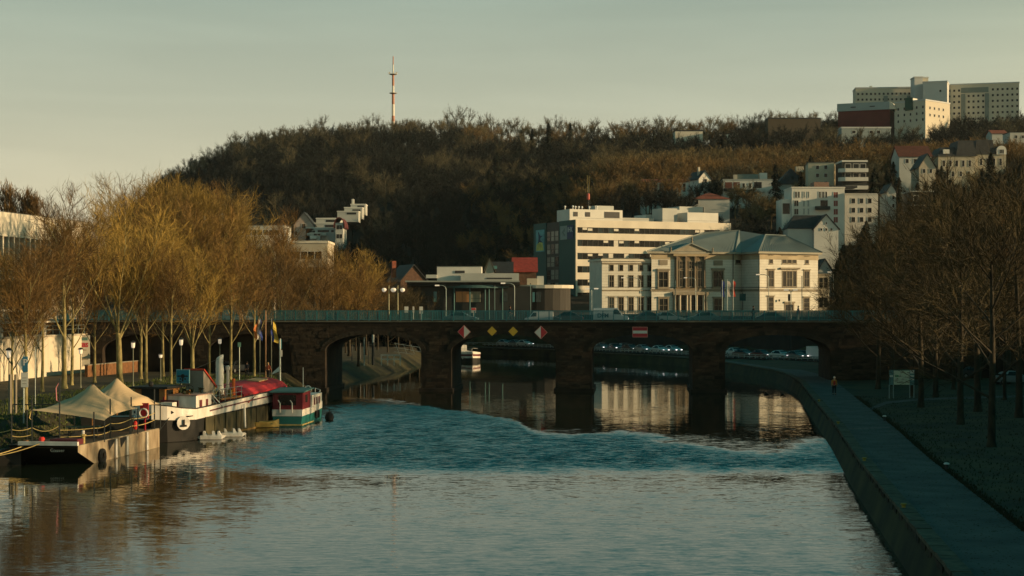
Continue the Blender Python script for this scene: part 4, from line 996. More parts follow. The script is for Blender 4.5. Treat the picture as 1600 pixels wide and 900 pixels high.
# ---- left side: promenade wall, long hall, belt of parapets
M_sunw = mat('rendered_wall', (.58,.52,.40), .85, .10, .4, .1)
wv = thing('promenade_wall', 'long cream rendered wall lit by the sun behind the left trees', 'wall', (-51.2, 200, 2.2), 0)
a_ = Vector((-51.2,200,0)); b_ = Vector((-59,125,0)); d_ = (b_-a_).normalized(); nn_ = Vector((-d_.y, d_.x, 0))
def pan(s0, s1, z0, z1, o0, o1, m, nm):
    v = [a_+d_*s0+nn_*o0, a_+d_*s0+nn_*o1, a_+d_*s1+nn_*o1, a_+d_*s1+nn_*o0]; mb = MB(); mb.hexa([(p.x+51.2,p.y-200,z0-2.2) for p in v], [(p.x+51.2,p.y-200,z1-2.2) for p in v]); return part(nm, mb, m, wv)
s_ = 0
while s_ < 74: pan(s_+.01, s_+3.98, 1.8, 6.75, -.3, 0, M_sunw, 'wall_panel'); s_ += 4
pan(-.1, 74, 6.752, 6.95, -.4, .12, M_beige, 'coping')
pan(-.3, 0, 1.8, 6.8, -8, .05, M_sunw, 'end_wall')
s_ = 0
rmb = MB()
while s_ < 74:
    p = a_+d_*s_-nn_*.2; rmb.box(p.x+51.2-.03, p.x+51.2+.03, p.y-200-.03, p.y-200+.03, 4.75, 5.8); s_ += 2
part('rail_posts', rmb, M_rail, wv, kind='stuff')
for z_ in (7.5,7.95): pan(0, 74, z_, z_+.06, -.23, -.17, M_rail, 'handrail')
pan(8, 74, 8.35, 8.55, -.9, -.3, M_conc, 'canopy_beam'); pan(8, 74, 9.6, 9.85, -2.5, -1.2, M_conc, 'canopy_beam')
for s_ in (10,22,34,46,58,70): pan(s_, s_+.5, 6.9, 9.7, -1.4, -1.0, M_conc, 'canopy_post')
g1 = thing('banner_board', 'white banner board with SBS in red letters at the end of the sunlit wall', 'banner', (0,0,0), 0)
bw_ = PX(138.5,198)-PX(119.5,198)
part('board', MB().box(0, bw_, -.05, 0, .1, 4.0), mat('banner_white', (.55,.53,.46), .7, .06, 1), g1)
g1.location = (PX(119.5,198), 198.6, 2.95); g1.scale = (1,1,.95)
ob('lettering', text_mesh('SBS', .72, mat('letter_red', (.45,.03,.06), .6, .05, 1), .01, bold=.03), g1, (bw_/2, -.07, 2.75), (pi/2,0,0))
ob('lettering', text_mesh('PARKEN', .22, M_dfr, .01), g1, (bw_/2, -.07, 2.25), (pi/2,0,0)) if False else None
part('teal_stripe', MB().box(.12, bw_-.25, -.07, -.051, 3.35, 3.75), mat('stripe_teal', (.10,.20,.18), .6, .1, 1), g1)
part('car_picture', MB().add([(.3,-.07,1.1),(1.5,-.07,1.05),(1.5,-.07,1.45),(1.3,-.07,1.75),(1.15,-.07,1.45),(.9,-.07,1.35)], [tuple(range(6))]), mat('print_dark', (.04,.08,.09), .6, .1, 1), g1)
part('underline', MB().box(.12, bw_-.2, -.07, -.051, .95, 1.05), M_trim, g1); part('underline', MB().box(.2, bw_-.4, -.07, -.051, 2.1, 2.2), M_trim, g1)
lw = thing('low_wall', 'low brown brick wall under the trees running from the banner to the right', 'wall', (-57, 222, 2.2))
p_, q_ = G(137,590,2.2), G(222,581,2.2)
dd_ = (q_-p_); LL = dd_.length; lw.location = p_; lw.rotation_euler = (0,0,atan2(dd_.y,dd_.x))
M_brk = mat('rust_brick', (.16,.075,.03), .9, .3, 2)
part('wall', MB().box(0, LL, 0, .35, -.5, 1.35), M_brk, lw); part('coping', MB().box(0, LL, -.05, .4, 1.352, 1.45), M_trim, lw)
lh = thing('long_hall', 'long cream concrete hall with dark window band at the left edge, behind the trees', 'building', (0,0,0), 0)
lh.scale = (1,1,.84)
hA, hB = Vector((PX(140,300), 300, 5)), Vector((PX(-160,235), 235, 5)); dh = (hA-hB); aL = atan2(dh.y, dh.x); LH = dh.length; lh.location = hB; lh.rotation_euler = (0,0,aL)
zt = lambda py, Y: PZ(py, Y)-5
part('wall', MB().box(0, LH, .6, 22, -2, 21.5), M_beige, lh); part('attic_band', MB().box(0, LH, -.3, 22.3, 19.6, 24.2), M_conc, lh); part('lower_band', MB().box(0, LH, -.1, .6, 11.2, 13.4), M_conc, lh)
n = 34
fin = MB().box(-.22, .22, -.15, .6, 0, 6.15).mesh('fin', M_conc); pn_ = MB().box(0, LH/n-.5, .5, .62, 0, 6.1).mesh('pane', M_glass)
for i in range(n): ob('fin', fin, lh, (LH*(i+.5)/n, 0, 13.42)); ob('pane', pn_, lh, (LH*(i+.5)/n+.24-LH/n*0, -.02, 13.45))
part('roof', MB().box(.3, LH-.3, .3, 21.5, 24.21, 24.4), M_flat, lh)
t, wd, h = house('flat_roofed_block', 'cream flat-roofed block among the sunlit trees left of the gabled houses', 335, 418, 345, 6, 376, 12, M_beige, roof='flat', roofm=M_conc, cat='building', parapet=.8); grid(t, (-wd/2,0), (wd/2,0), even(wd,6), [h-3.0,h-6], 1.2, 1.4, fm=M_wfr); clean(t)
t, wd, h = house('flat_roofed_block', 'cream flat block with sunlit right end just left of the dark hill foot', 438, 512, 340, 6, 380, 12, M_beige, rz=0, roof='flat', roofm=M_conc, cat='building', parapet=.5); grid(t, (-wd/2,0), (wd/2,0), even(wd,5), [h-3.2,h-6.4], 1.4, 1.5, fm=M_wfr); clean(t)
t, wd, h = house('apartment_house', 'pale apartment house with balcony rows half hidden by the round sunlit tree', 376, 445, 420, 8, 352, 12, M_plast2, roof='flat', cat='apartment house'); grid(t, (-wd/2,0), (wd/2,0), even(wd,6), [h-2.6,h-5.4,h-8.2], 1.2, 1.4, fm=M_wfr)
for z_ in (h-3.4,h-6.2): part('balcony', MB().box(-wd/2+1, wd/2-1, -1.2, 0, z_, z_+.9), M_plaster, t)
clean(t)
for px, pt_, lb in ((318,336,'left one of two thin pale chimneys above the sunlit trees'),(346,334,'right one of two thin pale chimneys above the sunlit trees')):
    x = PX(px,350); t = thing('chimney_stack', lb, 'chimney', (x,350,6)); hh = PZ(pt_,350)-6
    part('shaft', MB().lathe([(.35,0),(.3,hh)], 8), M_plaster, t); part('head', MB().lathe([(.5,hh-1.9),(.5,hh)], 8), M_plast2, t)
# ---- houses on the hill
def zg(px, Y): return ground(PX(px,Y), Y)
# far left group
t, wd, h = house('gabled_house', 'rosy steep-gabled house at the foot of the dark hill', 459, 490, 560, PZ(372,560), 352, 10, M_pinkw, roof='gable', rh=4.6, gable='front', under=10)
win(t, 0, 0, h-1, 1.2, 1.5); win(t, 3.4, 0, .8, 1.0, 1.8); win(t, -2.6, 0, 1, 1.0, 1.3); clean(t)
for i, (a, b, Yq, tp, bt, lb) in enumerate(((494,532,572,342,348,'upper white terrace house right of the rosy gable'),(488,538,566,349.5,356,'second white terrace of the stepped houses on the hill foot'),(478,524,560,357,364,'third white terrace of the stepped houses, beside the rosy gable'),(484,500,556,365,369,'small lowest white terrace of the stepped houses'))):
    t, wd, h = house('terrace_house', lb, a, b, Yq, PZ(bt,Yq), tp, 8, M_plast2, roof='flat', roofm=M_plaster, under=3, parapet=.35, cat='terrace house', group='stepped white terrace houses')
    part('window_band', MB().box(-wd*.1, wd*.28, -.06, .02, .25, 1.0), M_glass, t); part('balcony', MB().box(-wd*.45, wd*.2, -1.3, -.01, -.9, -.1), M_plaster, t); win(t, wd*.4, 0, .2, 1.0, .8); clean(t)
for a, b, Yq, tp, bt, lb in ((527,560,600,331,336,'white flat house with balcony above the barrel-roofed house'),(548,571,612,320,325,'topmost pale flat house of the stepped group with a square chimney'),(538,566,606,325,331,'pale grey stepped house below the topmost one')):
    t, wd, h = house('terrace_house', lb, a, b, Yq, PZ(bt,Yq), tp, 8, M_plast2, roof='flat', roofm=M_plaster, under=2.5, parapet=.35, cat='terrace house', group='stepped white terrace houses')
    part('window_band', MB().box(-wd*.05, wd*.4, -.06, .02, .2, .9), M_glass, t)
    if 'chimney' in lb: part('chimney', MB().box(-wd*.45, -wd*.3, 1, 2.5, h, h+2.2), M_plaster, t)
    clean(t)
t, wd, h = house('barrel_roofed_house', 'grey house front under a dark red curved roof in the hill-foot group', 524, 536, 552, PZ(368,552), 348, 12, M_plast2, under=8, roof='none')
ar = [(wd*.75*cos(pi*i/8), h-1.5+3.4*sin(pi*i/8)) for i in range(9)]
part('roof', MB().loft([[(x,y,z) for x, z in ar]+[(x*.9,y,z-.3) for x, z in reversed(ar)] for y in (-.5,12)]), mat('dark_red_metal', (.09,.02,.02), .7, .2, 1), t)
for z_ in (h-1.2, h-4.2): win(t, 0, 0, z_-1, 2.0, 1.4, nx=2)
clean(t)
# middle: row of white houses behind trees
for a, b, lb in ((1004,1022,'left of the white houses glimpsed through bare trunks below the wood'),(1026,1052,'second white house glimpsed through bare trunks below the wood'),(1055,1083,'third white house behind trunks, next to the white gable')):
    t, wd, h = house('white_house', lb, a, b, 548, PZ(303,548), 284, 9, M_plaster, roof='gable', rh=1.2, gable='side', roofm=M_roofr, under=10, group='white houses behind the trunks'); grid(t, (-wd/2,0), (wd/2,0), even(wd,3,.6), [.8, h-1.9], .7, 1.2, fm=M_dfr); clean(t)
t, wd, h = house('gabled_house', 'tall white gabled house with sunlit chimney beside the row of white houses', 1091, 1112, 530, PZ(303,530), 280, 10, M_plaster, rz=.3, roof='gable', rh=2.9, gable='front', under=10)
win(t, .2, 0, h-1.2, .9, 1.2); win(t, -1, 0, 1, .8, 1.6); part('chimney', MB().box(-1.4,-.8,2,2.8,h+1.2,h+4.0), M_beige, t); clean(t)
t, wd, h = house('red_roofed_house', 'white house with a low red hipped roof above the office block roof', 1083, 1140, 490, PZ(333,490), 311, 12, M_plast2, roof='hip', rh=2.4, roofm=M_roofr, under=12); win(t, -wd*.40, 0, 2.6, .9, 1.3); win(t, -wd*.25, 0, .2, .9, 1.6); clean(t)
t, wd, h = house('white_villa', 'white house with recessed balconies and grey-green roof dormers on the slope', 1130, 1214, 520, PZ(304,520), 281, 10, M_plaster, rz=-.06, roof='flat', roofm=M_plast2, under=12, parapet=.25)
a = wd/2
for x0, x1, m in ((-a+.6,-a+2.8,mat('rust_recess',(.14,.05,.035))),(-a+3.2,-a+5.2,mat('rust_recess',(.14,.05,.035))),(1.2,3.6,M_glass)): part('balcony_recess', MB().box(x0, x1, -.05, .02, h-2.6, h-.7), m, t)
part('balcony', MB().box(-2.2, 4.6, -1.4, -.01, .6, 1.5), M_plast2, t); part('balcony', MB().box(-a+.2, -a+5.6, -1.2, -.01, h-3.6, h-2.7), M_dkp, t)
for x in (-3.5,-2,0): win(t, x, 0, h-2.4, .7, 1.3)
part('roof_house', MB().box(-a+4.8, a-5.5, 3, 9, h+.26, h+2.0), mat('green_grey_roof',(.12,.17,.16),.6,.15,1), t); part('roof_house', MB().box(a-5.2, a-2.8, 3, 5.5, h+.26, h+2.4), M_plaster, t); part('roof_house', MB().box(-a+3.4,-a+4.6,2,4,h+.26,h+1.8), M_beige, t); clean(t)
t, wd, h = house('slate_roofed_house', 'old house with large dark mansard roof left of the cream apartment block', 1216, 1262, 535, PZ(300,535), 288, 10, M_plast2, roof='hip', rh=5.6, roofm=M_roofd, under=12)
for x in (-2.5,0,2.4): part('skylight', MB().box(x-.4, x+.4, 1.0+.2, 1.6, h+1.4, h+2.6), M_glass2, t)
part('dormer', MB().box(1.5, 4.0, 2.8, 5, h+4.2, h+6.0), M_beige, t); clean(t)
t, wd, h = house('apartment_house', 'cream four-storey apartment block high on the slope', 1263, 1303, 500, PZ(300,500), 254, 11, mat('cream_render', (.46,.42,.32), .85, .1, .3), rz=-.10, roof='flat', under=14, parapet=.25, cat='apartment house')
grid(t, (-wd/2,0), (wd/2,0), [wd*.36, wd*.68], [h-2.0,h-4.4,h-6.8], .9, 1.1); grid(t, (wd/2,0), (wd/2,11), [2,5], [h-2,h-4.4,h-6.8], .9, 1.1); clean(t)
t, wd, h = house('apartment_house', 'recessed right part of the cream block with dark balconies', 1303, 1328, 503, PZ(300,503), 255.5, 11, mat('cream_render', (.46,.42,.32)), roof='flat', under=14, parapet=.25, cat='apartment house')
grid(t, (-wd/2,0), (wd/2,0), [1.0,3.2], [h-2.1,h-4.5,h-6.9], 1.0, 1.4, pm=M_glass); clean(t)
t, wd, h = house('balcony_house', 'white modern house with curved balcony bands right of the cream block', 1316, 1355, 490, PZ(287,490), 253, 10, M_dkp, roof='flat', roofm=M_plaster, under=12, parapet=.5, cat='apartment house')
a = wd/2
for z_ in (h-3.1, h-5.7, h-8.2):
    rg = [(-a-1.2,.2),(-a-.8,-1.0),(-a+.6,-1.6),(a,-1.6),(a,.2)]
    part('balcony', MB().prism(rg, z_, z_+1.1), M_plaster, t)
for x in (-2,0.4,2.4): win(t, x, 0, h-1.9, 1.6, 1.3); win(t, x, 0, h-4.6, 1.6, 1.3)
clean(t)
t, wd, h = house('white_flats', 'white modern block of flats with tall dark window slits', 1237, 1320, 455, PZ(352,455), 294, 11, M_plaster, rz=.03, roof='flat', roofm=M_plaster, under=12, parapet=.35, cat='block of flats')
a = wd/2
for px in (1243.5,1248,1281,1286,1291): 
    x = PX(px,455)-PX(1278.5,455); win(t, x, 0, h-2.6, .42, 1.6, nx=1)
for px, m in ((1256,M_plast2),(1263,M_plast2)):
    x = PX(px,455)-PX(1278.5,455); 
    for z_ in (h-2.6,h-5.0,h-7.2): win(t, x, 0, z_, .42, 1.6, pm=mat('grey_shutter',(.30,.32,.31)))
for px in (1244,1306):
    x = PX(px,455)-PX(1278.5,455)
    for z_ in (h-2.6,h-4.9,h-7.2,h-9.4):
        if px == 1306 or z_ < h-3: win(t, x, 0, z_, 1.1, 1.5, pm=mat('red_blind',(.22,.05,.04)) if px == 1306 else M_glass, nx=2)
part('balcony', MB().box(-.9, 3.0, -1.5, -.01, h-5.9, h-5.0), M_dkp, t); part('balcony_recess', MB().box(.6, 2.6, -.04, .02, h-5.0, h-3.3), M_glass, t)
part('roof_house', MB().box(-.5, 3.6, 3, 8, h+.36, h+1.9), mat('rust_wall',(.20,.12,.09)), t); part('roof_sheet', MB().box(4.0, 11.5, 3, 9, h+.36, h+.9), M_roofd, t)
part('left_terrace', MB().box(-a-2.6, -a, 1, 9, -6, h-3.0), M_plaster, t); part('window', MB().box(-a-2.3,-a-.4,.92,1.02,h-7,h-4.1), M_glass, t); clean(t)
t, wd, h = house('white_flats', 'right part of the white flats, half hidden behind branches', 1320, 1372, 462, PZ(352,462), 304, 11, M_plaster, roof='flat', roofm=M_plaster, under=12, parapet=.3, cat='block of flats'); grid(t, (-wd/2,0), (wd/2,0), even(wd,3), [h-2.4,h-5,h-7.6], 1.0, 1.3); clean(t)
t, wd, h = house('slate_gable_house', 'white gabled house with three small windows and a long dark slate roof', 1272, 1310, 436, PZ(372,436), 358, 12, M_plaster, rz=0, roof='gable', rh=4.0, gable='front', roofm=M_roofd, under=8)
for x in (-1.3,0,1.3): win(t, x, 0, h-.4, .45, .6)
win(t, 0, 0, h+1.3, .35, .5)
part('side_roof', MB().add([(-wd/2-7,1.0,h+.2),(-wd/2+.2,1.0,h+.2),(-.1,5,h+3.9),(-wd/2-4.5,5,h+3.9),(-wd/2-7,9,h+.2),(0,9,h+.2)], [(0,1,2,3),(3,2,5,4),(0,3,4)]), M_roofd, t); part('side_wall', MB().box(-wd/2-6.7, -wd/2-.01, 1.3, 8.5, -6, h+.15), M_plast2, t); clean(t)
# right: villas half hidden by the near trees
t, wd, h = house('mansard_villa', 'large cream villa with arched windows and steep dark roofs', 1466, 1524, 545, PZ(272,545), 244, 12, mat('villa_cream', (.40,.36,.27), .85, .15, .3), roof='none', under=12)
a = wd/2
def mans(x0, x1, y0, y1, z0, hh, ins, nm='roof'):
    part(nm, MB().hexa([(x0,y0,z0),(x1,y0,z0),(x1,y1,z0),(x0,y1,z0)], [(x0+ins,y0+ins,z0+hh),(x1-ins,y0+ins,z0+hh),(x1-ins,y1-ins,z0+hh),(x0+ins,y1-ins,z0+hh)]), M_roofd, t)
mans(-a-.4, a*.2, -.4, 12, h, 3.0, 1.6); mans(a*.2-1.5, a+.4, -.4, 12, h, 5.2, 1.0)
grid(t, (-a,0), (a,0), even(wd,5,.8), [h-3.4], .8, 2.0); grid(t, (-a,0), (a,0), even(wd,4,.8), [h-6.6], .8, 1.6)
part('dormer', MB().box(-a+1.6,-a+3.6,-.3,2,h+.8,h+2.2), M_plaster, t); clean(t)
t, wd, h = house('mansard_villa', 'right villa with arched white gable dormer and dark steep roof', 1524, 1572, 548, PZ(272,548), 241, 12, mat('villa_cream', (.40,.36,.27)), roof='none', under=12)
a = wd/2; mans(-a-.3, a*.3, -.3, 12, h, 4.8, .8); mans(a*.3, a+.3, -.3, 12, h, 2.6, .8)
ar = [(a*.68+1.6*cos(pi*i/8), h+1.2+1.6*sin(pi*i/8)) for i in range(9)]
part('round_gable', MB().loft([[(x,y,z) for x, z in [(a*.68+1.6,h-.1)]+ar+[(a*.68-1.6,h-.1)]] for y in (-.5,1.5)]), M_plaster, t)
win(t, a*.68, -.5, h+.2, 1.4, 1.3, nx=3); grid(t, (-a,0), (a,0), even(wd,4,.8), [h-3.6], .8, 2.2); win(t, -1.0, .3, h+1, .6, 1.0); clean(t)
t, wd, h = house('red_roofed_house', 'house with broad red roof among the trees left of the cream villa', 1405, 1455, 530, PZ(265,530), 244, 11, M_plast2, roof='gable', rh=3.8, gable='side', roofm=mat('dull_red_tiles', (.085,.026,.016), .85, .3, 1.2), under=12); grid(t, (-wd/2,0), (wd/2,0), even(wd,3), [h-2.2], 1, 1.3); clean(t)
t, wd, h = house('brown_gable_house', 'dark gabled house with white bargeboards left of the cream villa', 1436, 1462, 505, PZ(292,505), 262, 10, M_beige, roof='gable', rh=4.4, gable='front', roofm=M_roofd, under=12); win(t, -1, 0, h-1.6, .8, 1.2); win(t, 1, 0, h-1.6, .8, 1.2); clean(t)
t, wd, h = house('grey_gable_house', 'grey house half hidden behind branches right of the white flats', 1386, 1400, 450, PZ(325,450), 300, 9, M_plast2, roof='gable', rh=2.4, gable='front', roofm=M_roofd, under=10); win(t, .5, 0, h-2, .6, 1.0); win(t, .5, 0, h-4.2, .6, 1.0); clean(t)
t, wd, h = house('pavilion_house', 'dark flat-roofed house with pale eaves behind the right trees', 1422, 1458, 440, PZ(323,440), 300, 9, M_dkp, roof='flat', roofm=M_plast2, under=10, parapet=.3); part('terrace_edge', MB().box(-wd/2, wd/2*.7, -1.5, -1.2, .2, .5), M_plast2, t); win(t, -1.5, 0, 1.6, 1.2, 1.3); clean(t)
t, wd, h = house('white_block', 'low white block right of the round-gabled villa', 1574, 1640, 610, PZ(262,610), 240, 10, M_plast2, roof='flat', under=12, roofm=M_plast2); grid(t, (-wd/2,0), (wd/2,0), even(wd,6), [h-2.4,h-5], 1, 1.2); clean(t)
t, wd, h = house('white_block', 'grey block beyond the villas at the right edge of the photo', 1578, 1650, 690, PZ(228,690), 207, 10, M_plast2, roof='flat', under=12); grid(t, (-wd/2,0), (wd/2,0), even(wd,6), [h-2.4], 1, 1.2); clean(t)
t, wd, h = house('red_roofed_house', 'small house with orange roof below the clinic at the right', 1550, 1573, 720, PZ(214,720), 208, 9, M_plast2, roof='gable', rh=1.8, gable='side', roofm=M_roofr, under=12); clean(t)
# houses glimpsed through the crest wood
for a, b, Yq, tp, bt, m, lb in ((1120,1150,850,210,226,M_plaster,'white house glimpsed through the crest trees, left one'),(1055,1098,860,205,214,M_conc,'sunlit low house glimpsed through the crest trees'),(1200,1282,830,185.5,190,mat('brown_board',(.07,.055,.035)),'long brown flat building among the crest trees left of the clinic')):
    t, wd, h = house('crest_house', lb, a, b, Yq, PZ(bt,Yq), tp, 10, m, roof='flat', roofm=M_roofd, under=14, parapet=.5, cat='building'); clean(t)
# ---- hospital on the hill
M_cl = mat('clinic_panel', (.52,.48,.39), .85, .08, .08); M_cl2 = mat('clinic_grey_panel', (.50,.51,.50), .85, .06, .08); M_clt = mat('clinic_teal', (.16,.20,.19), .7, .1, .2)
wcm = None
def clinic(name, label, px0, px1, Y0, Y1, pyt, zb, depth, m, rows_, cols, cat='hospital wing', ww=1.1, hh=1.2, skip=()):
    if name == 'roof_cabin': pass
    A_, B_ = Vector((PX(px0,Y0),Y0,zb)), Vector((PX(px1,Y1),Y1,zb)); d = B_-A_; L = d.length; t = thing(name, label, cat, A_, atan2(d.y,d.x)); h = PZ(pyt, Y0)-zb
    part('wall', MB().box(0, L, 0, depth, -15, h), m, t); part('roof_edge', MB().box(-.2, L+.2, -.2, depth+.2, h+.002, h+.7), M_cl2, t)
    for r_ in range(rows_):
        for c_ in range(cols):
            if (r_, c_) in skip: continue
            win(t, L*(c_+.6)/cols, 0, h-3.0-3.1*r_-hh+.6, ww, hh, 0, M_wfr, M_glass, fw=.08)
    return t, L, h
t, L, h = clinic('hospital_wing', 'long left wing of the hilltop hospital with rows of small windows', 1337, 1430, 915, 912, 138.5, PZ(205,915), 14, M_cl, 6, 14)
for x in (.47,.86): part('teal_bay', MB().box(L*x, L*x+2.2, -.5, .01, h-14, h-4.2), M_clt, t)
part('roof_cabin', MB().box(L*.25, L*.29, 3, 6, h+.7, h+1.8), M_plaster, t)
t, L, h = clinic('hospital_tower', 'slim grey stair tower rising above the hilltop hospital', 1429, 1442, 900, 900, 121.5, PZ(205,900), 9, M_cl2, 0, 0)
t, L, h = clinic('roof_cabin', 'small sunlit roof cabin right of the hospital stair tower', 1442, 1450.5, 903, 903, 122, PZ(140,903), 7, M_cl, 0, 0, cat='roof cabin')
t, L, h = clinic('hospital_block', 'windowless grey middle block of the hilltop hospital with sunlit right side', 1442, 1480, 892, 888, 129.5, PZ(205,890), 16, M_cl2, 0, 0)
for z_ in (h-5.2,h-11,h-16): win(t, L*.72, 0, z_, 1, 1.1, 0)
t, L, h = clinic('hospital_wing', 'right wing of the hilltop hospital with dark balcony strips', 1479, 1592.5, 903, 893, 133.5, PZ(205,890), 14, M_cl, 8, 15, skip=[(0,c) for c in (4,5,6,7,8)])
part('teal_band', MB().box(L*.20, L*.58, -.12, .01, h-4.4, h-1.6), M_clt, t)
for x in (.20,.53): part('teal_strip', MB().box(L*x, L*x+2.1, -.45, .01, h-26, h-5.0), M_clt, t)
t, L, h = clinic('hospital_annex', 'annex with pale metal top and deep red base left below the hospital', 1309.5, 1390, 845, 835, 174.5, PZ(205,840), 14, mat('deep_red_cladding', (.10,.018,.018), .8, .2, .3), 0, 0, cat='annex')
part('metal_top', MB().box(-.4, L, -.6, 14, h+.01, h+3.9), mat('pale_blue_metal', (.26,.32,.33), .6, .08, .2), t)
for x in (.25,.62): part('louvre', MB().box(L*x, L*x+2.6, -.7, -.59, h+1.6, h+2.1), M_glass, t)
part('corner_slope', MB().hexa([(L,-.6,h+.01),(L+3.5,-.6,h+.01),(L+3.5,14,h+.01),(L,14,h+.01)],[(L,-.6,h+3.8),(L+.5,-.6,h+3.8),(L+.5,14,h+3.8),(L,14,h+3.8)]), M_conc, t)
t, L, h = clinic('hospital_front_block', 'cream four-storey block with sunlit right side below the hospital', 1398, 1446, 835, 822, 162, PZ(208,828), 22, M_cl, 3, 5, cat='hospital block', ww=1.0, hh=1.3)
part('teal_shaft', MB().box(L*.35, L*.6, -.4, .01, h-4.2, h+2.2), mat('dark_green_cladding', (.02,.07,.05), .7, .15, .3), t)
for z_ in (h-4,h-7.5): 
    for y_ in (4,8,12,16): win(t, L, y_, z_, 1.2, 1.3, pi/2, M_wfr, M_glass)
part('roof_gear', MB().box(L*.2,L*.45,4,8,h+.7,h+2.4), M_plaster, t)
t, L, h = clinic('lower_annex', 'low pale building strip under the red annex, behind lamp posts', 1315, 1392, 800, 800, 200.5, PZ(212,800), 10, mat('pale_blue_render', (.26,.31,.31), .8, .1, .2), 0, 0, cat='annex')
for x in (.25,.6,.75): win(t, L*x, 0, h-2.4, 1.6, 1.3)
# ---- television mast on the crest
tv = thing('television_mast', 'red and white banded television mast on the wooded crest', 'television mast', (PX(614.3,1000), 1000, ground(PX(614,1000),1000)))
zb_ = tv.location.z; tz = lambda py: PZ(py,1000)-zb_
M_mr = mat('mast_orange_red', (.40,.17,.10), .6, .08, 1); M_mw = mat('mast_white', (.65,.60,.52), .6, .05, 1)
segs = [(0,tz(190),1.35,M_mw),(tz(190),tz(181),1.3,M_mr),(tz(181),tz(163),1.2,M_mw),(tz(163),tz(146),1.1,M_mr),(tz(146),tz(134),.95,M_mw),(tz(134),tz(117),.95,M_mr),(tz(117),tz(101),.55,M_mw),(tz(101),tz(88),.42,M_mr)]
for a, b, r_, m in segs: part('mast_section', MB().lathe([(r_*.75,a),(r_*.70,b)], 10), m, tv)
for py in (116.5,146): part('platform', MB().lathe([(.9,tz(py)-.4),(2.3,tz(py)),(2.3,tz(py)+.35),(.9,tz(py)+.4)], 10), M_trim, tv)
for dx in (-2.2,2.0): part('dish', MB().box(dx-.5, dx+.5, -.5, .5, tz(116.5)+.2, tz(116.5)+1.5), M_white, tv)
shade_wall = thing('embankment_wall', 'unseen long wall added beyond the parked cars to shade the right bank', 'wall', (74,160,0)); part('wall', MB().hexa([(0,0,0),(2,0,0),(8,75,0),(4,75,0)],[(0,0,12),(2,0,12),(8,75,13),(4,75,13)]), MATS['dark_stone_wall'], shade_wall)  # out-of-view wall, added to block the low sun from the right bank
# houses' clearings: (px0, px1, Ynear, Yfar)
CLEAR = [(835,1150,395,480),(1020,1300,350,392),(455,575,545,622),(995,1118,520,562),(1125,1220,505,535),(1080,1145,478,506),(1212,1262,520,550),(1232,1380,440,478),(1258,1360,478,518),(1222,1315,422,450),(1460,1580,528,562),(1305,1455,780,860),(1330,1610,862,945),(1400,1465,495,545),(1570,1660,595,625),(1380,1465,430,462),(795,860,400,425),(620,670,398,415),(605,622,990,1010),(1045,1155,835,875),(320,450,395,435),(1545,1660,680,735),(1498,1500,0,0)]
def clear(px, Y):
    for a, b, y0, y1 in FOOT+CL0:
        if a < px < b and y0 < Y < y1: return 0
    for a, b, y0, y1 in CLEAR:
        if a < px < b and y0 < Y < y1: return 1
    return 2
CL0 = [(825,1150,395,462),(1020,1300,350,392),(1305,1400,834,862),(1300,1395,798,812),(1395,1486,818,862),(1330,1610,886,932),(605,622,990,1010)]
fr = random.Random(9); fpts = []
Y = 416.0
while Y < 1045:
    step = 6.2+Y*.0032; wd = Y*.36+60; x = -wd
    while x < wd+120:
        xx = x+fr.uniform(-.45,.45)*step; yy = Y+fr.uniform(-.45,.45)*step; px = 800+xx/yy*F
        if 180 < px < 1950 and clear(px, yy):
            z = ground(xx, yy)
            if z > 10.5 or px > 900:
                # stands of different look, the dark kind placed where the hill lies in shade
                nn = mnoise.noise(Vector((xx/55, yy/40, 3.3))); n2 = mnoise.noise(Vector((xx/20, yy/20, 7.7)))
                spur = px > 690 and 560 < yy < 690
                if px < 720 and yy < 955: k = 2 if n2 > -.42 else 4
                elif yy > 930: k = 0 if px > 620 and n2 > 0 else (1 if n2 > -.3 else 4)
                elif spur and px >= 900: k = (3 if nn > -.1 else (0 if n2 > -.1 else 5)) if abs(n2) > .06 else 2
                elif 700 <= px and 690 < yy < 880: k = 2 if n2 > -.3 else 1
                elif 720 <= px < 900: k = 2 if n2 > .08 else 3 if n2 > -.22 else 1 if n2 > -.36 else 8
                elif 1100 < px and yy < 520: k = 6 if nn > .25 or 1320 < px < 1400 else (2 if n2 > -.1 else 5)
                else: k = (0,5,3,2,1)[int((nn+1)*2.5*1.3) % 5] if n2 > -.55 or yy > 800 else 6
                if fr.random() < .004 and yy < 900: k = 6+fr.randrange(3)
                s = fr.uniform(.8,1.15)*(1.0 if yy > 560 else .85)
                if yy > 930: s *= 1.05
                if px < 330: s *= .8
                if clear(px, yy) == 1: s *= fr.uniform(.28,.42)
                if yy > 890 and px > 770: s *= .78
                if fr.random() < .06: s *= .7
                if not (spur is False and 690 < yy < 780 and px > 760 and fr.random() < .25):
                    fpts.append((xx, yy, z, s, fr.uniform(0,6.28), k if k < 6 else 6+fr.randrange(3)))
        x += step
    Y += step*.82
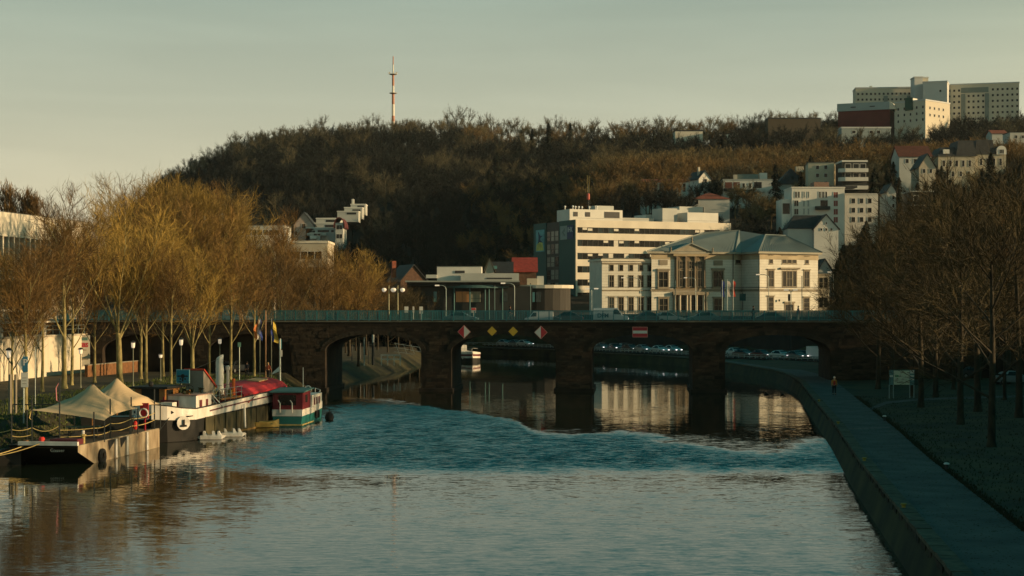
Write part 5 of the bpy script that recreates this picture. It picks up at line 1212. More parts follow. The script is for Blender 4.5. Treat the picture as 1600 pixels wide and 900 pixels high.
# the skyline trees that can be told apart are things of their own
fpts = [p for p in fpts if not (p[1] > (925 if 800+p[0]/p[1]*F > 770 else 965 if 800+p[0]/p[1]*F > 650 else 990))]
sky_ = []; px = 236.0
while px < 1345:
    Ys = 1000+fr.uniform(-12,14); x = PX(px, Ys); g_ = mnoise.noise(Vector((px/38, 5, 0)))
    if not (600 < px < 628):
        s = min(1.42, (1.02 if px < 430 else .98 if px < 690 else 1.18)+.3*g_+fr.uniform(-.12,.14))
        if px < 300: s *= .8
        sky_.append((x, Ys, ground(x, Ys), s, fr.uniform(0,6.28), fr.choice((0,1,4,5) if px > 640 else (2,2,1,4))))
    px += (9 if px < 690 else 12.5)*fr.uniform(.6,1.4)
for p in sky_:
    k = p[5]; s = p[3]
    o = ob('skyline_tree', FT[k], None, (p[0],p[1],p[2]), (0,0,p[4]), scale=(s*.95,s*.95,s*1.08))
    px = 800+p[0]/p[1]*F
    nl_ = sum(1 for q in sky_ if 800+q[0]/q[1]*F < 612); ix = sky_.index(p)
    o['category'] = 'tree'; o['group'] = 'bare trees on the hill crest'
    o['label'] = '%s bare tree %s of the television mast on the hill crest' % ((nth(nl_-ix), 'left') if ix < nl_ else (nth(ix-nl_+1), 'right'))
srcs = bpy.data.collections.new('far_tree_kinds')
for i, me in enumerate(FT+CON):
    o = bpy.data.objects.new('far_tree_kind_%s' % 'abcdefghi'[i], me); srcs.objects.link(o)
fl = fpts
me = bpy.data.meshes.new('hill_forest'); me.from_pydata([p[:3] for p in fl], [], [])
at = me.attributes.new('sc', 'FLOAT', 'POINT'); at.data.foreach_set('value', [p[3] for p in fl])
at = me.attributes.new('rz', 'FLOAT', 'POINT'); at.data.foreach_set('value', [p[4] for p in fl])
at = me.attributes.new('kind', 'INT', 'POINT'); at.data.foreach_set('value', [p[5] for p in fl])
fo = ob('hill_forest', me, kind='stuff'); fo['label'] = 'dense bare winter forest covering the hillside'
g = bpy.data.node_groups.new('forest_nodes', 'GeometryNodeTree')
g.interface.new_socket('Geometry', in_out='INPUT', socket_type='NodeSocketGeometry'); g.interface.new_socket('Geometry', in_out='OUTPUT', socket_type='NodeSocketGeometry')
gi, go = g.nodes.new('NodeGroupInput'), g.nodes.new('NodeGroupOutput')
ci = g.nodes.new('GeometryNodeCollectionInfo'); ci.inputs['Collection'].default_value = srcs; ci.inputs['Separate Children'].default_value = True; ci.inputs['Reset Children'].default_value = True
ip = g.nodes.new('GeometryNodeInstanceOnPoints'); ip.inputs['Pick Instance'].default_value = True
def attr(nm, ty):
    n = g.nodes.new('GeometryNodeInputNamedAttribute'); n.data_type = ty; n.inputs['Name'].default_value = nm; return n.outputs['Attribute']
cx = g.nodes.new('ShaderNodeCombineXYZ'); g.links.new(attr('rz','FLOAT'), cx.inputs[2])
g.links.new(gi.outputs[0], ip.inputs['Points']); g.links.new(ci.outputs[0], ip.inputs['Instance']); g.links.new(attr('kind','INT'), ip.inputs['Instance Index'])
g.links.new(cx.outputs[0], ip.inputs['Rotation']); g.links.new(attr('sc','FLOAT'), ip.inputs['Scale']); g.links.new(ip.outputs[0], go.inputs[0])
md = fo.modifiers.new('forest', 'NODES'); md.node_group = g
print('forest trees', len(fl), 'skyline', len(sky_))


for px, Y, H, i in EVT:
    x = PX(px, Y); o = ob('evergreen_tree', CON[i % 3], None, (x,Y,ground(x,Y)-.3), (0,0,i*1.3), scale=(H/17*2,H/17*2,H/17))
    o['category'] = 'evergreen tree'; o['group'] = 'evergreens behind the first arch'; o['label'] = '%s low dark evergreen from the left in the screen behind the first arch' % nth(i+1)
# leaf litter and rough grass on the right lawn
lf = MB(); r = random.Random(21); gt = MB()
for k in range(9000):
    Y = 50+110*r.random()**1.5; X0 = XR(Y); X = X0+.7+abs(r.gauss(0,1))*7 if k % 5 else X0+4.1+r.gauss(0,.25)
    z = (1.527 if X < X0+4 else ground(X,Y))+.012; a = r.uniform(0,6.28); s = r.uniform(.03,.08)
    lf.add([(X+s*cos(a),Y+s*sin(a),z),(X-s*sin(a)*.6,Y+s*cos(a)*.6,z+.015),(X-s*cos(a),Y-s*sin(a),z)], [(0,1,2)])
for k in range(15000):
    Y = 50+110*r.random()**1.4; X0 = XR(Y); X = X0+4.0+(abs(r.gauss(0,.25)) if k % 3 == 0 else r.random()**1.3*22); z = ground(X,Y); a = r.uniform(0,3.14); h = r.uniform(.06,.16); w_ = r.uniform(.02,.06)
    gt.add([(X-w_*cos(a),Y-w_*sin(a),z-.01),(X+w_*cos(a),Y+w_*sin(a),z-.01),(X+r.uniform(-.04,.04),Y+r.uniform(-.04,.04),z+h)], [(0,1,2)])
o = ob('leaf_litter', lf.mesh('leaf_litter', mat('dead_leaves', (.07,.045,.018), .95, .4, 3)), kind='stuff'); o['label'] = 'brown leaf litter scattered over the path edge and lawn'
o = ob('grass_tufts', gt.mesh('grass_tufts', mat('grass_blades', (.028,.026,.010), .95, .4, 2)), kind='stuff'); o['label'] = 'short rough grass along the path edge on the right lawn'
# grass on the left bank
gl = MB()
for k in range(16000):
    Y = 104+90*r.random()**1.3; X = XL(Y)-.3-r.random()**1.2*14; z = ground(X,Y); a = r.uniform(0,3.14); h = r.uniform(.08,.22); w_ = r.uniform(.03,.07)
    gl.add([(X-w_*cos(a),Y-w_*sin(a),z-.01),(X+w_*cos(a),Y+w_*sin(a),z-.01),(X+r.uniform(-.05,.05),Y+r.uniform(-.05,.05),z+h)], [(0,1,2)])
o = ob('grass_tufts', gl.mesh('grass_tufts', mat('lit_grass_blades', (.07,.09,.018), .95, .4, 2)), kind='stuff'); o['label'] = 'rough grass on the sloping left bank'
# ------------------------------------------------------------------ boats
def ropeline(a, b, sag, n=8):
    a, b = Vector(a), Vector(b); return [a.lerp(b, i/n)-Vector((0,0,sag*4*(i/n)*(1-i/n))) for i in range(n+1)]
M_hull = mat('black_hull_paint', (.006,.006,.005), .65, .4, .7, .1)
M_hull_lit = mat('sunlit_hull', (.05,.043,.018), .7, .5, 1.2, .2, scl=(1,1,.3))  # black hull in sun: the sunlight is put into this olive colour
M_wht = mat('boat_white', (.56,.52,.45), .6, .12, 1.6, .1, col2=(.76,.73,.68), scl=(1,1,.35))
M_maroon = mat('maroon_paint', (.10,.012,.018), .6, .2, 2)
M_wood = mat('varnished_wood', (.22,.10,.025), .5, .35, 3, scl=(1,1,6))
M_redroof = mat('red_tarpaulin', (.42,.022,.030), .75, .2, .7, .2)
M_orange = mat('orange_paint', (.60,.12,.02), .6, .15, 3)
M_grey = mat('grey_panel', (.20,.18,.15), .8, .15, .6)
M_rope = mat('yellow_rope', (.45,.34,.13), .9, .2, 5)
M_black = mat('black_rubber', (.012,.012,.012), .8, .3, 4)
M_tealh = mat('teal_hull_paint', (.015,.14,.13), .5, .2, .8)
M_dred = mat('dark_red_cabin', (.16,.012,.018), .6, .2, 1)
bg = thing('barge', 'old black and white river barge with wheelhouse, wrapped mast and long red hatch roof', 'barge', (-26.9,123.5,0), radians(-10))
ys_ = [0,.5,1.4,3.0,5.5,9,14,20,25,27.3]; bs_ = [.12,1.15,1.95,2.45,2.6,2.6,2.6,2.6,2.5,1.6]; zt_ = [2.85,2.72,2.52,2.38,2.45,2.55,2.68,2.82,2.95,3.05]; zb2 = [1.78,1.72,1.66,1.62,1.70,1.78,1.86,1.93,1.98,2.05]
hl = MB()
hl.loft([[(-b,y,zb),(-b*.97,y+(.25 if y < 3 else 0),.05),(-b*.8,y+(.6 if y < 3 else 0),-.7),(b*.8,y+(.6 if y < 3 else 0),-.7),(b*.97,y+(.25 if y < 3 else 0),.05),(b,y,zb)] for y, b, zb in zip(ys_, bs_, zb2)]); part('hull', hl, M_hull, bg, smooth=False)
for sgn in (-1, 1):
    bl = MB(); bl.loft([[(sgn*(b+.05),y-.05,zb-.02),(sgn*(b+.05),y-.05,zt),(sgn*max(.02,b-.07),y+.08,zt),(sgn*max(.02,b-.07),y+.08,zb)] for y, b, zb, zt in zip(ys_, bs_, zb2, zt_)]); part('bulwark', bl, M_wht, bg)
    st = MB(); st.loft([[(sgn*(b+.09),y,zb+.30+.01*y),(sgn*(b+.09),y,zb+.40+.01*y),(sgn*(b+.02),y,zb+.40+.01*y),(sgn*(b+.02),y,zb+.30+.01*y)] for y, b, zb in list(zip(ys_, bs_, zb2))[4:]]); part('rubbing_strake', st, M_maroon, bg)
    rl_ = MB(); rl_.tube([(sgn*(b+.03),y-.03,zt+.04) for y, b, zt in zip(ys_, bs_, zt_)], .06, 5); part('cap_rail', rl_, M_black, bg)
part('hull_side_plate', MB().box(2.56, 2.66, 4.6, 25, .08, 1.68), M_hull_lit, bg)
for y in (6.5,9,11.5,14,16.5,19,21.5,24): part('hull_rib', MB().box(2.64, 2.72, y, y+.12, .05, 1.72), M_hull_lit, bg)
part('rust_waterline', MB().box(2.66, 2.70, 4.8, 25, .0, .12), mat('rusty_edge', (.16,.10,.03), .9, .3, 3), bg)
part('deck', MB().box(-2.4, 2.4, 1.8, 26.5, 1.86, 1.94), mat('barge_deck', (.07,.06,.045), .9, .3, 1), bg)
np_ = part('name_plate', MB().add([(-.75,-.02,1.0-.0),(-.6,-.02,1.12),(.6,-.02,1.12),(.75,-.02,1.0),(.6,-.02,.9),(-.6,-.02,.9)], [tuple(range(6))]), M_black, bg, loc=(.95,.42,1.25), rot=(0,0,.55)); np2 = part('name_plate', MB().add([(-.75,-.02,1.0),(-.6,-.02,1.12),(.6,-.02,1.12),(.75,-.02,1.0),(.6,-.02,.9),(-.6,-.02,.9)], [tuple(range(6))]), M_black, bg, loc=(-.95,.42,1.25), rot=(0,0,-.55))
an = part('anchor_plate', MB().lathe([(.52,0),(.52,.06)], 14), M_wht, bg, loc=(2.15,1.25,1.45), rot=(pi/2,0,.75)); part('anchor', MB().box(-.07,.07,-.25,.25,.06,.16).box(-.22,.22,-.28,-.14,.06,.16), M_black, an)
wh = part('wheelhouse', MB().box(-2.4,-2.3,3,6,1.9,3.9).box(-.1,0,3,6,1.9,3.9).box(-2.3,-.1,5.9,6,1.9,3.9).box(-2.3,-.1,3,3.1,1.9,2.9).box(-2.3,-1.9,3,3.1,2.9,3.9).box(-.45,-.1,3,3.1,2.9,3.9), M_wood, bg); part('roof', MB().box(-2.75,.35,2.6,6.4,3.9,4.05), M_hull, wh); part('window', MB().box(-1.9,-.45,3.03,3.08,2.9,3.88), M_glass, wh); part('window', MB().box(.0,.03,3.3,4.6,2.9,3.8), M_glass, wh)
part('horn', MB().lathe([(.1,4.05),(.2,4.15),(.2,4.35),(.05,4.45)], 8, (-1.2,3.2,0)), M_black, wh)
ch = part('deckhouse', MB().box(.02, 2.3, 3.5, 6.8, 1.9, 3.35), M_wht, bg); part('roof', MB().box(-.05, 2.38, 3.4, 6.9, 3.352, 3.42), mat('pinkish_deck', (.35,.22,.18), .8, .1, 1), ch)
for x in (.6,): part('window', MB().box(x, x+.3, 3.44, 3.51, 2.35, 3.0), M_maroon, ch)
part('window', MB().box(2.29, 2.34, 4.2, 4.7, 2.4, 3.0), M_maroon, ch); part('window', MB().box(2.29, 2.34, 5.6, 6.0, 2.4, 3.0), M_maroon, ch)
part('locker', MB().box(-.0, .9, 2.2, 3.1, 1.94, 2.9), M_wht, bg); part('locker_trim', MB().box(-.02, 1.1, 2.16, 2.2, 2.95, 3.1), M_maroon, bg)
part('fore_cabin', MB().box(-2.2,-.2,1.8,2.9,1.94,2.85), M_wht, bg); part('red_door_edge', MB().box(-.12,.0,2.9,3.02,1.95,3.3), M_dred, bg)
cb = part('deck_cabin', MB().hexa([(-.25,8,1.94),(1.2,8,1.94),(1.2,10.6,1.94),(-.25,10.6,1.94)],[(-.25,8,5.15),(1.2,8,5.15),(1.2,10.6,3.7),(-.25,10.6,3.7)]), M_grey, bg)
part('roof', MB().hexa([(-.35,7.9,5.15),(1.32,7.9,5.15),(1.32,10.8,3.62),(-.35,10.8,3.62)],[(-.35,7.9,5.27),(1.32,7.9,5.27),(1.32,10.8,3.78),(-.35,10.8,3.78)]), mat('bright_red_trim', (.48,.05,.02), .6, .1, 2), cb)
bd = part('blue_board', MB().box(-.85,.25,7.5,7.56,4.1,5.2), mat('board_frame', (.22,.40,.42), .6, .1, 2), bg); part('face', MB().box(-.8,.2,7.47,7.499,4.15,5.15), mat('board_blue', (.01,.17,.25), .6, .1, 2), bd)
em = MB(); em.lathe([(.17,0),(.17,.02)], 10); em.box(-.42,-.15,-.05,.05,0,.02); em.box(.15,.42,-.05,.05,0,.02); em.box(-.06,.06,-.42,-.15,0,.02); em.box(-.25,-.15,-.3,-.15,0,.02); em.box(.15,.25,-.3,-.15,0,.02); part('emblem', em, M_hull, bd, loc=(-.3,7.465,4.68), rot=(pi/2,0,0))
wm_ = MB(); rnd = random.Random(2); rings = []
for i in range(13):
    z = 2.9+i*.262; r_ = .34*(1-.012*i)+rnd.uniform(-.015,.015); rings.append([((r_+.05*sin(k*2.1+i))*cos(k*pi/5)+.55, (r_)*sin(k*pi/5)+13.5, z+(.18*cos(k*pi/5) if i == 12 else 0)) for k in range(10)])
wm_.loft(rings); part('wrapped_mast', wm_, mat('canvas_wrap', (.68,.65,.58), .9, .12, 1.5, .3), bg, smooth=True)
part('chimney', MB().lathe([(.13,2.6),(.13,4.9),(.19,4.95),(.19,5.2),(.1,5.3)], 8, (1.0,14.2,0)), mat('bright_metal', (.5,.47,.42), .4, .1, 2, metal=.4), bg)
part('orange_post', MB().lathe([(.15,2.3),(.15,4.1),(.1,4.2)], 8, (1.35,14.6,0)), M_orange, bg)
part('orange_drum', MB().lathe([(.3,0),(.34,.1),(.34,.7),(.3,.8)], 10, (.35,14.4,2.6)), M_orange, bg); part('red_locker', MB().box(-.4,.3,12,12.7,1.94,3.6), M_orange, bg)
# railings round the middle deck
rr_ = MB()
for y in [7.2+1.3*i for i in range(6)]: part('stanchion', MB().tube([(2.35,y,2.4),(2.35,y,3.6)], .022, 5), M_rail, bg)
part('handrail', MB().tube([(2.35,7,3.6),(2.35,14,3.63)], .022, 5), M_rail, bg); part('handrail', MB().tube([(2.35,7,3.15),(2.35,14,3.18)], .016, 5), M_rail, bg)
part('ladder', MB().tube([(1.9,7.0,3.4),(2.5,8.2,2.2)], .04, 5).tube([(2.2,7.0,3.4),(2.8,8.2,2.2)], .04, 5), M_wht, bg)
hr = MB(); hr.loft([[(x*2.25, y, 2.66+f_*(.62+.10*(y-14)/12)+.016*y) for x, f_ in ((-1,0),(-.8,.55),(-.4,.92),(0,1),(.4,.92),(.8,.55),(1,0))]+[(2.2,y,2.2),(-2.2,y,2.2)] for y in (14.6,17,20,23,26.2)]); part('hatch_roof', hr, M_redroof, bg)
part('hatch_board', MB().hexa([(.1,21.5,3.7),(1.2,21.5,3.6),(1.2,24.0,3.7),(.1,24.0,3.78)],[(.1,21.5,3.8),(1.2,21.5,3.7),(1.2,24.0,3.8),(.1,24.0,3.88)]), mat('bare_plank', (.35,.25,.13), .85, .2, 4, scl=(5,.5,1)), bg)
part('tarpaulin_flap', MB().hexa([(1.7,14.5,2.2),(2.72,14.5,2.2),(2.72,16.2,2.7),(1.7,16.2,2.7)],[(1.7,14.5,2.26),(2.72,14.3,2.26),(2.72,16.4,2.76),(1.7,16.2,3.1)]), mat('coral_cloth', (.42,.11,.08), .9, .1, 2), bg)
part('stern_locker', MB().box(-1.2,1.0,26.3,27.2,2.2,3.45), M_wht, bg)
part('fender_post', MB().tube([(2.85,13,2.2),(3.05,12.6,.3)], .10, 6), M_wht, bg)
# bicycles leaning on the deck rail
def bicycle(name, label, loc, rz, m, group=None):
    t = thing(name, label, 'bicycle', loc, rz, group)
    for x in (-.52,.52):
        w_ = part('wheel', MB().tube([(x+.33*cos(2*pi*i/14), 0, .34+.33*sin(2*pi*i/14)) for i in range(15)], .022, 4, cap=False), M_black, t)
    part('frame', MB().tube([(-.52,0,.34),(-.1,0,.34),(.40,0,.78),(-.2,0,.80),(-.52,0,.34)], .022, 4).tube([(-.1,0,.34),(-.22,0,.95)], .02, 4).tube([(.52,0,.34),(.38,0,.98)], .02, 4), m, t)
    part('saddle', MB().box(-.34,-.10,-.06,.06,.93,.98), M_black, t); part('handlebar', MB().tube([(.36,-.25,1.0),(.38,0,.98),(.36,.25,1.0)], .018, 4), M_black, t); return t
hb = Matrix.Rotation(radians(-10), 4, 'Z')
def bloc(x, y, z): v = hb @ Vector((x,y,z)); return (v.x-26.9, v.y+123.5, v.z)
bicycle('bicycle', 'bicycle on the barge deck just left of the wrapped mast', bloc(1.9,11.5,1.95+.9), radians(80-10), M_grey, 'bicycles on the barge'); bicycle('bicycle', 'bicycle on the barge deck next to the red locker', bloc(1.6,9.9,1.95+.9), radians(75-10), M_rope, 'bicycles on the barge')
bicycle('bicycle', 'bicycle behind the blue board on the barge roof', bloc(.6,5.2,3.42), radians(-10), M_black, 'bicycles on the barge')
part('deck_platform', MB().box(.2,2.3,9,14,2.72,2.84), M_wood, bg)
# deck clutter
rr2 = random.Random(31)
for i, (x, y, z, sx_, sy_, sz_, m) in enumerate([(.4,9.4,2.84,.5,.4,.45,M_wood),(1.0,10.9,2.84,.4,.4,.6,M_tealp),(.3,11.6,2.84,.35,.5,.3,M_wht),(1.7,12.8,2.84,.3,.3,.5,M_yel),(.9,12.2,2.84,.4,.3,.4,M_dkp),(1.2,4.4,3.42,.5,.4,.35,M_wood),(.5,6.0,3.42,.4,.5,.3,M_tealp),(-1.3,10.5,1.94,.8,.7,.9,M_dkp)]):
    part('deck_box', MB().box(x-sx_/2,x+sx_/2,y-sy_/2,y+sy_/2,z,z+sz_), m, bg)
for x, y in ((2.0,5.2),(1.7,4.2),(1.2,3.8)): part('potted_shrub', MB().add([(x+rr2.gauss(0,.12),y+rr2.gauss(0,.12),3.45+rr2.random()*.5) for _ in range(36)], [(3*k,3*k+1,3*k+2) for k in range(12)]), MATS['evergreen_needles'], bg)
part('rigging', MB().tube([(.55,13.5,5.9),(0,26.5,3.5)], .015, 4).tube([(.55,13.5,5.9),(.4,8.0,5.2)], .015, 4), M_dkmetal, bg)
part('chain', MB().tube(ropeline((1.3,.6,1.9),(.3,-1.6,-.1), .1), .03, 4), M_dkmetal, bg)
# ---- pedal boats
pd = thing('pedal_boat', 'left white pedal boat moored against the barge', 'pedal boat', (-23.0,127.2,0), radians(8), 'white pedal boats by the barge')
for y in (-.45,.45):
    part('float', MB().loft([[(x,y-w_,.05+u),(x,y+w_,.05+u),(x,y+w_,.34),(x,y-w_,.34)] for x, w_, u in ((-1.35,.06,.2),(-1.0,.24,0),(1.0,.24,0),(1.35,.05,.22))]), M_wht, pd)
part('deck', MB().box(-1.0,1.0,-.6,.6,.34,.42), M_wht, pd)
for x in (-.75,.1,.62): part('seat', MB().hexa([(x,-.5,.42),(x+.35,-.5,.42),(x+.35,.5,.42),(x,.5,.42)],[(x,-.45,.78),(x+.16,-.45,.78),(x+.16,.45,.78),(x,.45,.78)]), M_wht, pd)
pd.scale = (.8,.85,.8)
dup(pd, (-21.9,130.0,0), radians(14), 'right white pedal boat under the white fender post')
# ---- rowing boat
ro = thing('rowing_boat', 'small yellow and green rowing boat between the barge and the houseboat', 'rowing boat', (-20.9,139.6,0), radians(12))
part('hull', MB().loft([[(x,-w_,.5+s_),(x,-w_*.6,.05),(x,w_*.6,.05),(x,w_,.5+s_),(x,w_-.06,.5+s_),(x,w_*.55,.12),(x,-w_*.55,.12),(x,-w_+.06,.5+s_)] for x, w_, s_ in ((-1.3,.45,.05),(-.6,.62,0),(.3,.62,0),(.9,.42,.08),(1.35,.07,.2))]), mat('yellow_boat_paint', (.40,.28,.08), .6, .2, 2), ro)
part('thwart', MB().box(-.45,-.2,-.52,.52,.4,.44), M_tealp, ro); part('thwart', MB().box(.3,.5,-.45,.45,.4,.44), M_tealp, ro); part('cover', MB().box(-1.0,.8,-.45,.45,.30,.36), mat('green_cover', (.02,.10,.07), .8, .2, 2), ro)
# ---- houseboat
hbt = thing('houseboat', 'small houseboat with teal hull, white sides and dark red cabin under a teal roof', 'houseboat', (-19.2,142.2,0), radians(-4))
def ring(y, b, z0, z1, fl=.93): return [(-b*fl,y,z0),(b*fl,y,z0),(b,y,z1),(-b,y,z1)]
part('hull', MB().loft([ring(0,1.28,-.3,.78,.9), ring(5,1.35,-.3,.82,.92), ring(9.5,1.25,-.3,.95,.9), ring(11.6,.7,-.3,1.15,.8), ring(12.4,.08,-.2,1.3,.5)]), M_tealh, hbt)
part('white_sides', MB().loft([ring(-.03,1.31,.785,1.35,.985), ring(5,1.38,.825,1.38,.985), ring(9.5,1.28,.955,1.5,.985), ring(11.6,.74,1.155,1.7,.97), ring(12.45,.10,1.305,1.85,.9)]), M_wht, hbt)
part('waterline_band', MB().box(-1.24,1.32,-.06,5.0,.0,.1), M_rope, hbt)
cbn = part('cabin', MB().box(-1.28,-1.1,0.05,3.6,1.35,2.8).box(1.1,1.3,0.05,3.6,1.35,2.8).box(-1.1,1.1,3.4,3.6,1.35,2.8).box(-1.1,1.1,0.05,.15,1.35,1.7).box(-1.1,-.8,0.05,.15,1.7,2.8).box(.75,1.1,0.05,.15,1.7,2.8).box(-1.1,1.1,.05,.15,2.6,2.8), M_dred, hbt)
part('window', MB().box(-.8,.75,.09,.12,1.7,2.6), M_glass, cbn); part('roof', MB().hexa([(-1.5,-.35,2.8),(1.5,-.35,2.8),(1.5,4.4,2.95),(-1.5,4.4,2.95)],[(-1.5,-.35,2.9),(1.5,-.35,2.9),(1.5,4.4,3.05),(-1.5,4.4,3.05)]), mat('teal_roof', (.08,.17,.155), .7, .12, .6), cbn)
part('side_window', MB().box(1.295,1.33,1.3,2.2,1.9,2.55), M_glass, cbn)
c2 = part('white_cabin', MB().box(-1.15,1.28,4.4,9.2,1.38,2.35), M_wht, hbt)
for y in (5.3,6.4,7.5): part('window', MB().box(1.27,1.31,y,y+.55,1.45,2.1), M_maroon, c2)
part('rail', MB().tube([(1.0,9.3,2.4),(.8,11,2.5),(.1,12.2,2.6)], .03, 5).tube([(.1,12.2,1.8),(.1,12.2,2.6)], .03, 5).tube([(.8,11,1.6),(.8,11,2.5)], .03, 5), M_wht, hbt)
part('life_ring', MB().tube([(1.0+.28*cos(2*pi*i/12),4.1,2.9+.28*sin(2*pi*i/12)) for i in range(13)], .06, 5), M_wht, hbt)
for x in (-.6,.45): part('davit', MB().tube([(x,-.15,1.1),(x,-.12,1.9),(x-.18,-.1,2.15)], .05, 5), M_wht, hbt)
for y in (5.4,6.4): part('fender', MB().lathe([(.08,0),(.13,.1),(.13,.6),(.08,.7)], 8, (1.48,y,.25)), M_black, hbt)
part('mast', MB().tube([(-.6,10,2.3),(-.6,10,4.6)], .04, 5), M_wht, hbt)
by = thing('buoy', 'dark round buoy floating right of the houseboat', 'buoy', (-16.3,148.5,0)); part('ball', MB().lathe([(.05,-.2),(.3,-.05),(.42,.25),(.32,.6),(.1,.75)], 12), M_black, by, smooth=True); part('neck', MB().tube([(0,0,.7),(0,0,1.0)], .05, 5), M_dkmetal, by)
# ---- work pontoon with ropes
RZ = radians(-7); pt = thing('work_boat', 'flat work boat, side sunlit and bow shaded, moored at the left bank below the tents', 'work boat', (-27.4,104.9,0), RZ)
hbm = Matrix.Rotation(RZ, 4, 'Z')
def wl(x, y, z): v = hbm @ Vector((x,y,z)); return (v.x-27.4, v.y+104.9, v.z)
M_ponb = mat('sunlit_side_paint', (.20,.14,.08), .75, .2, 1.3, .2, col2=(.38,.31,.21), scl=(1,1,.35))  # sunlit tone of the hull side put into its colour
Wp = 4.6
part('bow_plate', MB().hexa([(-Wp,3.6,-.4),(0,3.6,-.4),(0,4.2,-.4),(-Wp,4.2,-.4)],[(-Wp,0,1.36),(0,0,1.36),(0,.5,1.36),(-Wp,.5,1.36)]), M_hull, pt)  # shade on the raked bow put in as black
part('side_plate', MB().add([(.03,.02,1.36),(.03,.02,.95),(.03,2.75,.0),(.03,4,-.4),(.03,15.5,-.4),(.03,15.5,1.36),(-.2,.3,1.36),(-.2,4,-.4),(-.2,15.5,-.4),(-.2,15.5,1.36)], [(0,1,2,3,4,5),(9,8,7,6),(0,5,9,6),(5,4,8,9)]), M_ponb, pt)
part('deck', MB().box(-Wp,0,.3,15.4,1.18,1.30), mat('rusty_deck', (.10,.07,.045), .9, .3, 1), pt)
part('left_side', MB().box(-Wp-.05,-Wp+.1,.4,15.4,-.4,1.36), M_hull, pt)
part('white_rail_strip', MB().box(-3.9,.02,-.06,.2,1.362,1.60), M_wht, pt); part('maroon_locker', MB().box(-2.0,-.2,.5,1.5,1.3,1.72), M_maroon, pt)
ob('lettering', text_mesh('Gasser', .34, M_wht, .01), pt, (-1.45,.33,1.02), (radians(90+25),0,0))
for y in (6.5,8.6,12.6): part('white_fender', MB().tube([(.12,y,.05),(.12,y,1.3)], .11, 6), M_wht, pt)
for y in (3.9,): part('tyre', MB().tube([(.16,y+.4*cos(2*pi*i/14),.35+.4*sin(2*pi*i/14)) for i in range(15)], .14, 6, cap=False), M_black, pt)
for y in (5.2,7.4): part('fender_shadow', MB().add([(.06,y,1.3),(.06,y+1.5,1.3),(.06,y+.2,.62)], [(0,1,2)]), M_black, pt)  # shadows of fenders and poles laid on as black triangles
part('bollard', MB().lathe([(.12,1.3),(.12,1.8),(.2,1.85),(.2,1.95)], 8, (-.35,1.9,0)), M_rope, pt); part('bollard', MB().lathe([(.1,1.3),(.1,2.1)], 8, (-.8,3.0,0)), M_wht, pt)
part('red_drum', MB().lathe([(.16,1.3),(.2,1.4),(.2,1.75),(.14,1.85)], 10, (-2.6,.6,0)), mat('red_can', (.5,.03,.02), .5, .1, 2), pt)
part('brown_bucket', MB().lathe([(.2,1.3),(.24,1.65)], 10, (-3.6,.6,0)), M_wood, pt)
posts = [(-4.6,.6,3.2),(-3.5,1.2,4.4),(-1.9,1.8,5.5),(-.15,3.2,3.3),(-.1,6.0,4.0),(-.1,10,3.9),(-.1,14.8,4.2)]
for x, y, h_ in posts: part('post', MB().tube([(x,y,1.2),(x,y,h_)], .05, 5), M_dkmetal, pt)
part('life_ring_stand', MB().box(-.35,-.25,13.3,13.4,1.3,3.3).box(-.6,0.,13.2,13.3,2.2,3.3), mat('red_stand', (.38,.02,.03), .6, .1, 2), pt); part('life_ring', MB().tube([(-.3+.3*cos(2*pi*i/12),13.1,2.6+.3*sin(2*pi*i/12)) for i in range(13)], .07, 5), M_wht, pt)
part('red_bag', MB().lathe([(.1,0),(.2,.2),(.16,.5),(.05,.6)], 8, (-.6,12.2,1.5)), mat('red_can', (.5,.03,.02)), pt)
part('flag_on_post', MB().loft([[(-1.9,1.8,5.4),(-1.86,1.84,5.4)],[(-2.2,1.9,4.9),(-2.16,1.94,4.9)],[(-2.15,1.85,4.1),(-2.1,1.9,4.1)],[(-1.9,1.8,4.0),(-1.86,1.84,4.0)]], closed=False, cap=False), mat('faded_flag', (.40,.16,.18), .9, .3, 2), pt)
part('yellow_pennant', MB().loft([[(-3.5,1.2,3.9),(-3.46,1.25,3.9)],[(-3.72,1.25,3.0),(-3.68,1.3,3.0)],[(-3.5,1.2,2.8),(-3.46,1.25,2.8)]], closed=False, cap=False), mat('yellow_cloth', (.50,.38,.14), .9, .2, 3), pt)
for a_, b_, sg_ in (((-1.9,1.8,2.2),(-.15,3.2,2.25),.04),((-.15,3.2,2.25),(-.1,6,2.35),.1),((-.1,6,2.35),(-.1,10,2.4),.12),((-.1,10,2.4),(-.1,14.8,2.5),.12),((-1.9,1.8,1.75),(-.15,3.2,1.8),.03),((-.15,3.2,1.8),(-.1,6,1.85),.08),((-.1,6,1.85),(-.1,10,1.9),.1),((-.1,10,1.9),(-.1,14.8,2.0),.1),((-4.6,.6,2.3),(-3.5,1.2,2.4),.12),((-3.5,1.2,2.4),(-1.9,1.8,2.5),.3),((-4.6,.6,1.9),(-3.5,1.2,1.95),.1)):
    part('rope', MB().tube(ropeline(a_, b_, sg_), .028, 4), M_rope, pt)
for (a_, b_, sg_, lb) in ((wl(-2.4,.0,1.5),(-35.5,103,0.9),.45,'upper pale mooring rope running from the work boat bow out of the photo'),(wl(-3.6,.1,1.3),(-35.5,101,.5),.25,'lower mooring rope from the shaded bow towards the left edge'),(wl(-4.6,.6,2.3),(-36.5,110.5,3.0),.6,'slack rope over the grass bank left of the work boat')):
    thing('mooring_rope', lb, 'rope', me=MB().tube(ropeline(a_, b_, sg_, 12), .035, 4).mesh('mooring_rope', M_rope))
